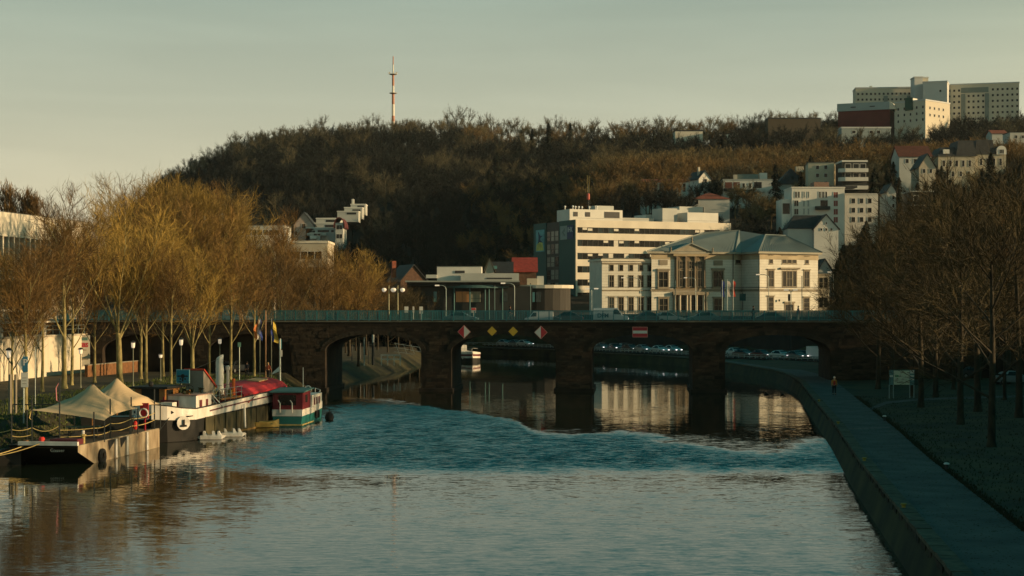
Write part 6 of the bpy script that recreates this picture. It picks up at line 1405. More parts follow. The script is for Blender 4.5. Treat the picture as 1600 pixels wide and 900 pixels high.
# old dark skiff in front of the grass at far left
sk = thing('old_skiff', 'dark low skiff lying along the grassy bank at the left edge', 'boat', (-33.6,106.4,0), radians(-6)); part('hull', MB().loft([[(x,-w_,.9+s_),(x,-w_*.7,-.2),(x,w_*.7,-.2),(x,w_,.9+s_)] for x, w_, s_ in ((-4,.8,0),(-1,1.1,0),(1.0,.9,.1),(2.3,.1,.35))]), M_hull, sk); part('rusty_deck', MB().box(-3.8,.6,-.8,.8,.9,.98), mat('rust_panel', (.22,.12,.03), .9, .5, 2), sk)
# ---- tents on the work boat
def tent(name, label, pk, corners, h0, group):
    t = thing(name, label, 'tent', (pk[0],pk[1],1.3), 0, group); mb = MB(); n = 24; c = [Vector(q) for q in corners]; vs = []; P_ = Vector(pk)
    for j in range(n+1):
        for i in range(n+1):
            u, v = i/n, j/n; su, sv = u, v
            p = (c[0]*(1-u)+c[1]*u)*(1-v)+(c[3]*(1-u)+c[2]*u)*v
            inx = -.10*4*v*(1-v)*(2*u-1)*abs(2*u-1)**3; iny = -.10*4*u*(1-u)*(2*v-1)*abs(2*v-1)**3
            ex = (c[1]-c[0])*.5*inx*1.4+(c[3]-c[0])*.5*iny*1.4; p = p+ex
            d = hypot(p.x-P_.x, p.y-P_.y); k = (P_.z-3.0)*math.exp(-d/1.6)*1.0; edge = min(u,1-u,v,1-v)
            z = p.z-.10*4*u*(1-u)*4*v*(1-v)+k*min(1, edge*9+.0)+.05*sin(18*atan2(p.y-P_.y,p.x-P_.x))*math.exp(-abs(d-1.4))*min(1,edge*5)
            vs.append((p.x-pk[0], p.y-pk[1], z-1.3))
    mb.add(vs, [(j*(n+1)+i, j*(n+1)+i+1, (j+1)*(n+1)+i+1, (j+1)*(n+1)+i) for j in range(n) for i in range(n)])
    part('canopy', mb, mat('beige_canvas', (.52,.39,.24), .9, .08, .5), t, smooth=True)
    for q in corners: part('pole', MB().tube([(q[0]-pk[0],q[1]-pk[1],0),(q[0]-pk[0],q[1]-pk[1],q[2]-1.3)], .045, 5), M_dkmetal, t)
    part('centre_pole', MB().tube([(0,0,0),(0,0,pk[2]-1.45)], .06, 5), M_wood, t)
tent('stretch_tent', 'nearer beige stretch tent with a sharp peak on the work boat', (-28.5,113.0,5.0), [(-31.7,108.8,3.4),(-26.6,108.6,2.7),(-25.9,115.2,3.1),(-30.6,116.3,3.2)], 3, 'beige stretch tents')
tent('stretch_tent', 'farther beige stretch tent with a peak, next to the barge bow', (-28.3,119.2,5.0), [(-30.5,116.0,3.3),(-26.5,115.4,3.2),(-25.4,120.2,3.1),(-30.0,120.3,3.2)], 3, 'beige stretch tents')
tb = thing('table', 'dark table with benches under the beige tents', 'table', (-29.0,112.5,1.3), .1)
part('top', MB().box(-1.1,1.1,-.4,.4,.7,.76), M_tealp, tb)
for x in (-.9,.9): part('leg', MB().box(x-.04,x+.04,-.35,.35,0,.7), M_dkmetal, tb)
cnt = thing('bar_counter', 'dark bar counter with blue cloth under the tents', 'counter', (-28.6,117.5,1.3), .1); part('body', MB().box(-1.8,1.8,0,.8,0,1.05), M_dkp, cnt); part('top', MB().box(-1.9,1.9,-.1,.9,1.052,1.12), mat('blue_cloth', (.03,.10,.16), .8, .2, 1), cnt)
# ---- ship seen through the second arch
ps = thing('passenger_ship', 'bow of a white ship with red stripes seen through the second arch', 'ship', (-7.2,303,0), radians(-78))
def shp(z0, z1, g=1): return MB().loft([[(x,-w_*g,z0+s_*.3),(x,w_*g,z0+s_*.3),(x,w_*g,z1+s_),(x,-w_*g,z1+s_)] for x, w_, s_ in ((-30,2.4,0),(-6,2.4,0),(-3,2.0,.1),(-1,1.1,.3),(.1,.08,.5))])
part('hull', shp(-.5,1.2), M_hull, ps); part('white_band', shp(1.21,1.75,1.01), M_wht, ps); part('red_band', shp(1.76,2.35,1.02), M_maroon, ps); part('upper_band', shp(2.36,2.8,1.03), M_wht, ps)
ps.scale = (1,1,.62); part('deckhouse', MB().box(-28,-16,-1.9,1.9,2.8,4.6), M_wht, ps); part('windows', MB().box(-27,-17,1.9,1.94,3.3,4.2), M_glass, ps)
part('rail', MB().tube([(-5,-1.9,3.9),(-1.5,-1.2,4.1),(.2,0,4.3),(-1.5,1.2,4.1)], .04, 4).tube([(-5,-1.9,3.5),(-1.5,-1.2,3.7),(.2,0,3.9)], .04, 4), M_wht, ps)
for x, y in ((-4,-1.9),(-2.7,-1.6),(-1.5,-1.2),(0,-.1)): part('stanchion', MB().tube([(x,y,2.8),(x,y,4.1)], .04, 4), M_wht, ps)
part('anchor', MB().box(-2.0,-1.7,-1.55,-1.4,1.0,1.7), M_wht, ps)
# ------------------------------------------------------------------ lamps, signs, flags
M_globe = mat('lamp_globe', (.75,.68,.55), .4, .03, 1, emit=(1,.82,.6), es=.25)
M_post = mat('lamp_post_paint', (.16,.17,.12), .6, .15, 2)
M_headl = mat('lit_headlamp', (.8,.8,.8), .3, .02, 1, emit=(1,.86,.82), es=2.2)
M_bluesign = mat('blue_sign', (.03,.16,.26), .6, .08, 2)
lt_ = thing('lantern_post', 'tall park lantern post left of the close pair of plane trees', 'street lamp', (0,0,0), 0, 'lanterns along the left quay')
part('post', MB().lathe([(.10,0),(.06,.4),(.045,3.9),(.09,4.0)], 8), M_post, lt_)
hd = part('lantern', MB().lathe([(.12,4.0),(.17,4.1),(.20,4.55)], 8), M_globe, lt_); part('cap', MB().lathe([(.30,4.55),(.24,4.66),(.05,4.78)], 8), M_dkmetal, hd)
first = True
for px, pt, pb, lb in ((208,532,604,'park lantern post left of the close pair of plane trees'),(283,527,604,'park lantern post left of the blue board on the barge'),(251,552,596,'shorter far lantern post between the plane trees behind the wheelhouse'),(343.5,527,590,'park lantern post before the bridge wall, left of the silver chimney'),(14,543,640,'lantern post at the left edge beside the gate posts'),(126,543,606,'lantern post in front of the red-lettered banner')):
    g = G(px, pb, 2.25); h = PZ(pt, g.y)-2.25
    if first: lt_.location = g; lt_.scale = (1,1,h/4.78); first = False; lt_['label'] = lb
    else: dup(lt_, g, 0, lb, scale=(1,1,h/4.78))
def pole_thing(name, label, cat, px, pt, pb, z, r=.05, m=None):
    g = G(px, pb, z); h = PZ(pt, g.y)-z; t = thing(name, label, cat, (g.x,g.y,z)); part('pole', MB().tube([(0,0,-.2),(0,0,h)], r, 6), m or M_rail, t); return t, h, g
# parking sign
t, h, g = pole_thing('parking_sign', 'blue parking sign with P, white arrow and notice plate on the left quay', 'road sign', 37, 556, 657, 2.2, .06)
sc_ = g.y/F
wS = 7*sc_; part('blue_board', MB().box(-.04, wS*1.0, -.10, -.06, PZ(581,g.y)-2.2, PZ(557,g.y)-2.2), M_bluesign, t)
part('white_arrow', MB().add([(-.04,-.09,PZ(558,g.y)-2.2),(-.04,-.09,PZ(580.5,g.y)-2.2),(-.42,-.09,PZ(568.5,g.y)-2.2)], [(0,2,1)]), M_sw, t)
ob('lettering', text_mesh('P', .62, M_sw, .01, bold=.01), t, (wS*.5-.02, -.115, PZ(566.5,g.y)-2.2), (pi/2,0,0))
part('notice_plate', MB().box(-.16, wS+.02, -.10, -.06, PZ(605,g.y)-2.2, PZ(582,g.y)-2.2), M_sw, t)
for i, zz in enumerate((590,594.5,599)): part('text_line', MB().box(-.06, wS-.09, -.108, -.101, PZ(zz+.8,g.y)-2.2, PZ(zz,g.y)-2.2), M_trim, t)
for px, lb in ((16,'thick gate post at the left edge, nearer one'),(24.5,'thick gate post right of its twin at the left edge')):
    t, h, g = pole_thing('gate_post', lb, 'post', px, 585, 648, 2.2, .12 if px > 20 else .16, M_trim)
t, h, g = pole_thing('street_pole', 'tall thin pole behind the tent peaks', 'pole', 55, 545, 640, 2.2, .03)
# railing of quay terrace
tr = thing('terrace_rail', 'dark rail of a small terrace left of the tents', 'railing', (-33.2,118,2.2)); part('rail', MB().tube([(-2.2,0,1.0),(1.6,0,1.0)], .04, 5), M_dkmetal, tr)
for x in (-2.2,-1.2,-.2,.8,1.6): part('post', MB().tube([(x,0,0),(x,0,1.0)], .03, 5), M_dkmetal, tr)
bn = thing('bench', 'pale bench top on the quay left of the tents', 'bench', (-33.8,121,2.2)); part('seat', MB().box(-.9,.9,-.2,.2,.42,.47), M_white, bn)
for x in (-.8,.8): part('leg', MB().box(x-.03,x+.03,-.18,.18,0,.42), M_dkmetal, bn)
# flags
def flag(name, label, px, pt, pb, z, cols, fw, fh, m=M_post):
    t, h, g = pole_thing(name, label, 'flag', px, pt, pb, z, .05, m)
    for i, (a, b, mm) in enumerate(cols):
        mb = MB(); rings = []
        n = 10
        for k in range(n+1):
            zz = lerp(h-.15-fh*0, h-.15-fh, k/n); w0 = fw*(.35+.65*min(1,k/n*1.6)); rings.append([(w0*a+.06*sin(k*.9), .12*sin(k*.8+a*6), zz-.35*w0*a),(w0*b+.06*sin(k*.9), .12*sin(k*.8+b*6), zz-.35*w0*b)])
        mb.loft(rings, closed=False, cap=False); part('flag_cloth', mb, mm, t)
    return t
fr_ = mat('flag_red', (.45,.05,.03), .9, .15, 2); fo_ = mat('flag_orange', (.60,.20,.06), .9, .15, 2); fb_ = mat('flag_blue', (.03,.05,.20), .9, .15, 2); fw_ = mat('flag_white', (.5,.45,.40), .9, .1, 2); fy_ = mat('flag_yellow', (.50,.36,.06), .9, .12, 2)
flag('flag', 'red, white and blue flag hanging limp on the left quay', 406, 497, 590, 2.3, [(-.9,-.4,fo_),(-.4,-.1,fw_),(-.1,.35,fb_)], .75, 2.3)
flag('flag', 'blue and yellow flag hanging limp beside the brown flagpole', 424, 497, 590, 2.3, [(0,.35,fb_),(.35,1.0,fy_)], .75, 2.4)
pole_thing('flagpole', 'tall brown flagpole between the two limp flags', 'flagpole', 415, 485, 588, 2.3, .08, M_wood)
t, h, g = pole_thing('blue_sign', 'tall blue sign with small plate near the bridge abutment', 'sign', 438, 529, 592, 2.3, .06)
part('blue_board', MB().prism([(-.15,0),(.15,0),(.15,.05),(-.15,.05)], PZ(545,g.y)-2.3, PZ(530,g.y)-2.3), mat('teal_sign', (.03,.20,.26), .6, .1, 1), t); part('plate', MB().box(-.05,.22,-.06,0,PZ(557,g.y)-2.3,PZ(547,g.y)-2.3), M_sw, t)
t, h, g = pole_thing('green_notice', 'green notice board glimpsed between trunks right of the silver chimney', 'notice board', 374, 535, 592, 2.3, .05); part('board', MB().box(-.17,.17,-.06,0,h-.5,h), mat('notice_green', (.10,.24,.20), .7, .1, 2), t)
pn = thing('pennant', 'white pennant flying from a pole at the barge stern', 'pennant', (PX(437,152),152,1.0)); part('pole', MB().tube([(0,0,0),(0,0,PZ(531,152)-1)], .04, 5), M_rail, pn); part('cloth', MB().add([(0,0,PZ(572,152)-1),(0,0,PZ(580,152)-1),(-.72,.1,PZ(585,152)-1),(-.6,.1,PZ(581,152)-1)], [(0,3,2,1)]), M_sw, pn)
# bridge lamps
def globe_lamp(px, gl, lb):
    s = s_of(px); b = BP(s, .35, DZ); t = thing('globe_lamp', lb, 'street lamp', b, -TH, 'globe lamps on the bridge'); h = PZ(446,198)-DZ
    part('post', MB().lathe([(.10,0),(.07,1.2),(.055,h-.1),(.09,h)], 8), mat('pale_lamp_post', (.36,.33,.20), .6, .1, 2), t)
    for gx in gl:
        dx = (gx-px)/F*198; part('arm', MB().tube([(0,0,h-.12),(dx,0,h-.12),(dx,0,h-.25)], .03, 5), M_dkmetal, t); part('globe', MB().lathe([(.05,h-.28),(.22,h-.34),(.30,h-.5),(.22,h-.68),(.06,h-.78)], 12, (dx,0,-.0)), M_globe, t, smooth=True)
globe_lamp(607, (599.5,613.5), 'left one of two cream globe lamp posts on the bridge'); globe_lamp(621, (614.8,628.5), 'right one of two cream globe lamp posts on the bridge')
def arc_lamp(px, pyt, hx, Y, lb, two=None, cat='street lamp'):
    z0 = 8.45; x = PX(px, Y); t = thing('street_lamp', lb, cat, (x,Y,z0)); h = PZ(pyt,Y)-z0; dx = PX(hx,Y)-x
    part('post', MB().tube([(0,0,0),(0,0,h-.5)]+[(dx*(1-cos(a))*.5, 0, h-.5+.5*sin(a)) for a in (.4,.8,1.2,pi/2)]+[(dx*.8,0,h)], .05, 5), M_rail, t)
    part('lamp_head', MB().box(dx-.28,dx+.28,-.15,.15,h-.08,h+.08), M_globe, t)
    if two is not None: d2 = PX(two,Y)-x; part('arm', MB().tube([(0,0,h-.3),(d2*.5,0,h-.05),(d2*.8,0,h)], .045, 5), M_rail, t); part('lamp_head', MB().box(d2-.28,d2+.28,-.15,.15,h-.08,h+.08), M_globe, t)
for a in ((697,446,683,215,'curved street lamp in front of the pavilion, left one'),(804,442.5,786,205,'curved street lamp in front of the pavilion, right one'),(1000.5,434,973,300,'thin curved street lamp before the low pale wing'),(1087,434,1071,300,'thin curved street lamp before the loggia'),(1201,429,1184,260,'curved street lamp before the middle of the classical building'),(1302,425,1296,260,'street lamp at the right corner of the classical building')): arc_lamp(*a)
arc_lamp(924.5,451,917.5,212,'double-headed street lamp before the corner of the office block',two=931.5); arc_lamp(1236,453,1228.5,212,'double-headed street lamp before the right front of the classical building',two=1242.5)
for px, pyt, Y, lb in ((773,447,215,'thin teal pole before the pavilion'),(829,444,206,'thin teal pole before the round pavilion wing'),(1055,438,215,'thin teal pole before the left corner of the loggia'),(1253,433,215,'thin teal pole before the right front windows')):
    t = thing('pole', lb, 'pole', (PX(px,Y),Y,8.45)); part('shaft', MB().tube([(0,0,0),(0,0,PZ(pyt,Y)-8.45)], .05, 5), mat('teal_pole', (.08,.16,.16), .6, .1, 2), t); part('cap', MB().lathe([(.08,0),(.08,.1)], 6, (0,0,PZ(pyt,Y)-8.45)), M_dkmetal, t)
for px, Y, lb, cols in ((1136.5,300,'limp white and grey flag before the classical building',[(-.2,.5,fw_)]),(1145.5,300,'limp red flag before the classical building',[(-.1,.35,fr_)]),(1128.5,300,'limp blue flag before the classical building',[(-.2,.4,fb_)])):
    x = PX(px,Y); t = thing('flag', lb, 'flag', (x,Y,8.4)); h = PZ(437,Y)-8.4; part('pole', MB().tube([(0,0,0),(0,0,h)], .05, 5), M_rail, t)
    for a, b, mm in cols: part('flag_cloth', MB().loft([[(a*1.0+.05*sin(k),0,h-.3-k*.35),(b*1.0+.1*sin(k),.08*cos(k),h-.3-k*.35)] for k in range(9)], closed=False, cap=False), mm, t)
t = thing('traffic_sign', 'back of a dark square sign on a pole before the recess of the classical building', 'road sign', (PX(1160.5,225),225,8.4)); part('pole', MB().tube([(0,0,0),(0,0,PZ(457,225)-8.4)], .05, 5), M_dkmetal, t); part('board', MB().box(-.42,.42,-.04,.04,PZ(470,225)-8.4,PZ(459,225)-8.4), M_tealp, t)
t = thing('traffic_light', 'dark traffic light on a pole before the right doorway of the classical building', 'traffic light', (PX(1233,240),240,8.4)); part('pole', MB().tube([(0,0,0),(0,0,2.6)], .06, 5), M_dkmetal, t); part('signal_head', MB().box(-.15,.15,-.15,.15,2.6,3.6), M_dkmetal, t)
# signs and boards on the bridge behind the rail
for px, pw, py0, py1, lb in ((635,6,479,488.5,'pale notice board behind the bridge rail right of the globe lamps'),(646,2.6,479,488,'narrow white post behind the bridge rail'),(658,5.5,479,490,'white sign behind the bridge rail, rightmost of three')):
    Y = 205; t = thing('notice_board', lb, 'notice board', (PX(px,Y),Y,8.5)); part('pole', MB().tube([(0,0,0),(0,0,1)], .04, 5), M_rail, t); part('board', MB().box(-pw/2/F*Y, pw/2/F*Y, -.03, .03, PZ(py1,Y)-8.5, PZ(py0,Y)-8.5), M_sw, t)
t = thing('advert_board', 'red and white roundel sign behind the bridge rail before the pavilion', 'sign', (PX(740,207),207,8.5)); part('pole', MB().tube([(0,0,0),(0,0,1.0)], .04, 5), M_rail, t); part('board', MB().box(-.3,.3,-.03,.03,PZ(488.5,207)-8.5,PZ(481,207)-8.5), M_sw, t); part('red_panel', MB().box(-.26,.26,-.045,-.031,PZ(484.5,207)-8.5,PZ(481.4,207)-8.5), M_red, t)
# information board by the side path
g = G(1409,616,1.9); ib = thing('map_board', 'large information board with a town map and side panels beside the path', 'information board', (g.x,g.y,ground(g.x,g.y)))
u = g.y/F; zb0 = ib.location.z; zi = lambda py: PZ(py,g.y)-zb0; xi = lambda px: (px-1409)*u
part('map_panel', MB().box(xi(1396.5),xi(1421),-.05,.02,zi(601),zi(579)), mat('map_paper', (.55,.58,.44), .7, .1, 1), ib)
mp_ = MB(); r_ = random.Random(4)
for i in range(26):
    x0, z0 = r_.uniform(xi(1397.5),xi(1419.5)), r_.uniform(zi(600),zi(582)); mp_.box(x0, x0+r_.uniform(.05,.3), -.056, -.051, z0, z0+r_.uniform(.02,.08))
part('map_print', mp_, mat('map_ink', (.22,.17,.13), .8, .3, 2), ib, kind='stuff')
part('map_print_green', MB().box(xi(1398),xi(1404),-.055,-.051,zi(589),zi(586)), mat('map_green', (.10,.26,.13), .8, .2, 2), ib)
part('side_panel', MB().box(xi(1389.5),xi(1396),-.04,.02,zi(601.5),zi(578)), mat('board_teal', (.10,.21,.21), .7, .1, 1), ib); part('side_panel', MB().box(xi(1421.5),xi(1428.5),-.04,.02,zi(601.5),zi(578)), mat('board_teal', (.06,.14,.14)), ib)
part('header', MB().box(xi(1396.5),xi(1421),-.045,.02,zi(579)+.003,zi(577.6)), mat('header_green', (.03,.13,.09), .7, .1, 1), ib)
for x0, x1, a, b in ((1390,1395,589,586.3),(1422,1428,583.5,578.5),(1422,1428,588.8,586.2),(1422,1428,594,591)): part('leaflet', MB().box(xi(x0),xi(x1),-.055,-.041,zi(a),zi(b)), M_sw, ib)
for px in (1389.5,1396,1421.5,1428): part('leg', MB().box(xi(px)-.04,xi(px)+.04,-.03,.03,-.1,zi(601)), M_rail, ib)
# crossing line on the path
o = thing('path_marking', 'thin pinkish crossing line on the path beside the yellow bollard', 'road marking', me=MB().add([(XR(117.5)+.7,117.2,1.531),(XR(117.5)+3.9,118.6,1.531),(XR(117.5)+3.9,118.9,1.531),(XR(117.5)+.7,117.5,1.531)], [(0,1,2,3)]).mesh('path_marking', mat('pink_line', (.22,.14,.12), .9, .2, 2)))
# white rail on the far left bank behind the first arch
wr_ = thing('white_rail', 'short white two-bar railing on the grassy bank seen through the first arch', 'railing', (PX(612,243),243,1.9)); 
for z_ in (.55,1.15): part('rail', MB().box(-1.6,1.3,-.04,.04,z_,z_+.12), M_sw, wr_)
for x in (-1.5,-.6,.35,1.25): part('post', MB().box(x-.05,x+.05,-.05,.05,-.3,1.27), M_sw, wr_)
fs = thing('pier_walkway', 'white lattice walkway rail glimpsed through the first arch', 'railing', (PX(636,262),262,1.2)); part('rail', MB().tube([(-2,0,3.2),(2.6,0,2.5)], .05, 4).tube([(-2,0,2.6),(2.6,0,1.8)], .04, 4).tube([(-2,0,1.9),(1,0,1.5)], .04, 4), M_rail, fs)
for x in (-1.8,-.6,.6,1.8): part('brace', MB().tube([(x,0,3.1),(x+.6,0,1.5)], .035, 4), M_rail, fs)
for i, (px, h_) in enumerate(((569,9),(583,10),(576,7),(550,6.5),(563,8))):
    Y = 236+i*3; x = PX(px,Y); t = thing('bank_post', 'tall pale post on the bank seen through the first arch, number %s from the left' % ('four','five','three','one','two')[i] if False else ('pale post seen through the first arch near its crown','thick dark-footed post with pale top through the first arch','thin post between the two tall ones through the first arch','leftmost post seen through the first arch','dim post second from the left through the first arch')[i], 'post', (x,Y,2)); zt_p = (527,523,533,540,536)[i]; part('shaft', MB().tube([(0,0,-.2),(0,0,PZ(zt_p,Y)-2)], (.10,.22,.06,.08,.08)[i], 6), M_dkmetal if i else M_rail, t); 
    if i == 1: part('pale_top', MB().tube([(0,-.1,PZ(535,Y)-2),(0,-.1,PZ(523,Y)-2)], .16, 6), M_sw, t)
# ------------------------------------------------------------------ cars
def make_car(name, label, loc, rz, paint, group, van=False):
    t = thing(name, label, 'van' if van else 'car', loc, rz, group)
    if not van:
        st = [(-2.15,.62,.40,.62,.62,.5),(-2.05,.80,.28,.82,.84,.7),(-1.55,.86,.25,.92,.95,.7),(-1.15,.87,.25,.95,1.28,.66),(-.6,.88,.25,.95,1.44,.62),(.2,.88,.25,.93,1.42,.62),(.75,.88,.25,.92,1.14,.66),(1.1,.87,.25,.90,.92,.72),(1.7,.85,.27,.78,.80,.66),(2.08,.74,.32,.62,.64,.55),(2.15,.60,.40,.55,.56,.45)]
    else:
        st = [(-2.5,.85,.35,1.2,1.9,.8),(-2.45,.95,.3,1.25,2.15,.86),(.9,.95,.3,1.25,2.15,.86),(1.5,.94,.3,1.15,1.5,.78),(1.65,.93,.3,1.1,1.15,.75),(2.4,.90,.32,.95,1.0,.7),(2.5,.8,.4,.8,.82,.6)]
    rings = [[(x,-w_*.9,zl),(x,-w_,.5),(x,-w_,zb),(x,-wr,zr),(x,wr,zr),(x,w_,zb),(x,w_,.5),(x,w_*.9,zl)] for x, w_, zl, zb, zr, wr in st]
    part('body', MB().loft(rings), paint, t)
    if not van:
        g_ = MB(); 
        for s in (-1,1): g_.add([(-1.2,s*.885,.97),(-.62,s*.895,.98),(.2,s*.895,.96),(.85,s*.89,.95),(.22,s*.655,1.37),(-.58,s*.655,1.39),(-1.05,s*.68,1.25)], [(0,1,2,3,4,5,6)])
        part('side_windows', g_, M_glass, t)
        part('windscreen', MB().add([(1.06,-.72,.95),(1.06,.72,.95),(.28,.60,1.42),(.28,-.60,1.42)], [(0,1,2,3)]), M_glass, t); part('rear_window', MB().add([(-1.62,-.66,.98),(-1.62,.66,.98),(-.72,.60,1.43),(-.72,-.60,1.43)], [(0,1,2,3)]), M_glass, t)
        wx, r_ = 1.32, .31
    else:
        part('windscreen', MB().add([(1.6,-.72,1.2),(1.6,.72,1.2),(.98,.74,2.05),(.98,-.74,2.05)], [(0,1,2,3)]), M_glass, t)
        g_ = MB()
        for s in (-1,1): g_.add([(.4,s*.955,1.28),(1.45,s*.955,1.22),(.95,s*.885,1.95),(.4,s*.885,1.95)], [(0,1,2,3)])
        part('side_windows', g_, M_glass, t); wx, r_ = 1.5, .34
    for x in (-wx, wx):
        for s in (-1, 1):
            w_ = part('wheel', MB().tube([(x,s*.70,r_),(x,s*.90,r_)], r_, 12), M_black, t); part('rim', MB().tube([(x,s*.895,r_),(x,s*.91,r_)], r_*.6, 8), M_metal, w_)
    fx = st[-1][0]
    for s in (-1,1):
        part('headlight', MB().box(fx-.12,fx+.03,s*.56-.12,s*.56+.12,.60,.71), M_headl, t); part('tail_light', MB().box(st[0][0]-.02,st[0][0]+.06,s*.55-.12,s*.55+.12,.62,.76), M_red, t)
    return t
M_cw = mat('car_white', (.55,.57,.56), .3, .03, 1, spec=.6); M_cs = mat('car_silver', (.28,.33,.34), .3, .05, 1, metal=.4); M_cd = mat('car_dark', (.02,.026,.03), .3, .1, 1, spec=.6); M_ct = mat('car_teal_grey', (.06,.11,.12), .3, .1, 1, spec=.6); M_cr = mat('car_dark_red', (.10,.015,.015), .3, .1, 1, spec=.6)
car0 = make_car('car', 'x', (0,0,0), 0, M_cw, 'cars queueing on the motorway'); van0 = None
def mw_pt(px, off):
    # place on lane by solving for Y along the motorway edge
    lo, hi = 226.0, 372.0
    for _ in range(40):
        m_ = (lo+hi)/2; p = off_pt(MW, m_, off)
        if (p.x)/p.y*F+800 > px: lo = m_
        else: hi = m_
    p = off_pt(MW, lo, off); q = off_pt(MW, lo-2, off); return p, atan2(q.y-p.y, q.x-p.x)
cars = [(764,6.2,M_ct,'dim teal car at the far left of the queue seen through the second arch'),(789,2.4,M_cs,'pale car left of the white one seen through the second arch'),(806,2.6,M_ct,'dark teal car between two pale cars through the second arch'),(820,2.4,M_cw,'white car at the right of the second arch'),(778,5.5,M_cs,'silver car behind the barrier near the left of the second arch'),
 (941,3,M_ct,'car with one lit headlight at the left edge of the third arch'),(961,4,M_cd,'long dark car seen at the left of the third arch'),(976,6.6,M_cr,'dark red car behind the others through the third arch'),(1005,3,M_cs,'silver car with lit headlights, first pale one through the third arch'),(1031,2.4,M_cw,'lower white car through the third arch'),(1051,5.6,M_cw,'rear white car with bright headlight through the third arch'),(985,3.2,M_cd,'dark car between the long dark one and the silver one'),
 (1149,5.4,M_cw,'white car half hidden by the pier at the left of the fourth arch'),(1162,2.6,M_cd,'dark car with two lit headlights at the left of the fourth arch'),(1190,2.4,M_cr,'dark red car with bright pink headlight through the fourth arch'),(1220,2.4,M_cw,'white saloon with both headlights lit through the fourth arch'),(1244,2.8,M_ct,'dim teal car right of the white saloon'),(1262,5.4,M_cd,'dark estate car before the white van through the fourth arch'),(1251,5.8,M_ct,'teal grey car roof behind the dim teal car')]
for i, (px, off, m, lb) in enumerate(cars):
    p, a = mw_pt(px, off); o = car0 if i == 0 else dup(car0, (p.x,p.y,1.73), a, lb)
    if i == 0: o.location = (p.x,p.y,1.73); o.rotation_euler = (0,0,a); o['label'] = lb
    recolor(o, 'body', m)
p, a = mw_pt(1283, 4.6); van0 = make_car('van', 'white van at the right end of the queue through the fourth arch', (p.x,p.y,1.73), a, M_cw, 'vans', True)
for px, py, z_, a, m, lb in ((1582,598,2.0,.1,M_cs,'silver car parked beyond the lawn at the right edge'),(1520,588,2.0,.2,M_cd,'dark car with a lit lamp beyond the lawn trunks'),(1467,585,2.0,.1,M_cd,'dark parked car behind the trees right of the map board')):
    g = G(px, py, z_); o = dup(car0, (g.x,g.y,ground(g.x,g.y)), a, lb, 'cars parked beyond the lawn'); recolor(o, 'body', m)
for i, (px, m, d_, dr, lb) in enumerate(((1018,M_cd,6,0,'dark car crossing the bridge before the left of the classical building'),(1045,M_cs,6,0,'silver car crossing the bridge before the loggia'),(1104,M_ct,8.5,pi,'teal grey car crossing the bridge before the left front windows'),(1215,M_cd,6,0,'dark car crossing the bridge before the right front'),(845,M_cd,6,0,'dark car crossing the bridge before the round pavilion wing'),(880,M_cd,8.5,pi,'dark car crossing the bridge before the office block corner'),(712,M_ct,6,0,'teal car crossing the bridge before the pavilion'),(350,M_cs,6,0,'silver car crossing the bridge behind the left trees'))):
    o = dup(car0, BP(s_of(px), d_+.5, DZ-.38), -TH+dr, lb, 'cars crossing the bridge'); recolor(o, 'body', m); recolor(o, 'headlight', M_cs)
v2 = dup(van0, BP(s_of(954), 4, DZ-.3), -TH, 'white delivery van with large letters driving over the bridge', 'vans', scale=.85)
ob('lettering', text_mesh('DFM', .8, mat('van_letters', (.04,.10,.12), .6, .05, 1), .01, bold=.02), v2, (-1.1,-.99,1.05), (pi/2,0,0))
v3 = dup(van0, BP(s_of(838), 6, DZ-.4), -TH+pi, 'cream camper van behind the rail before the round pavilion wing', 'vans', scale=.7)
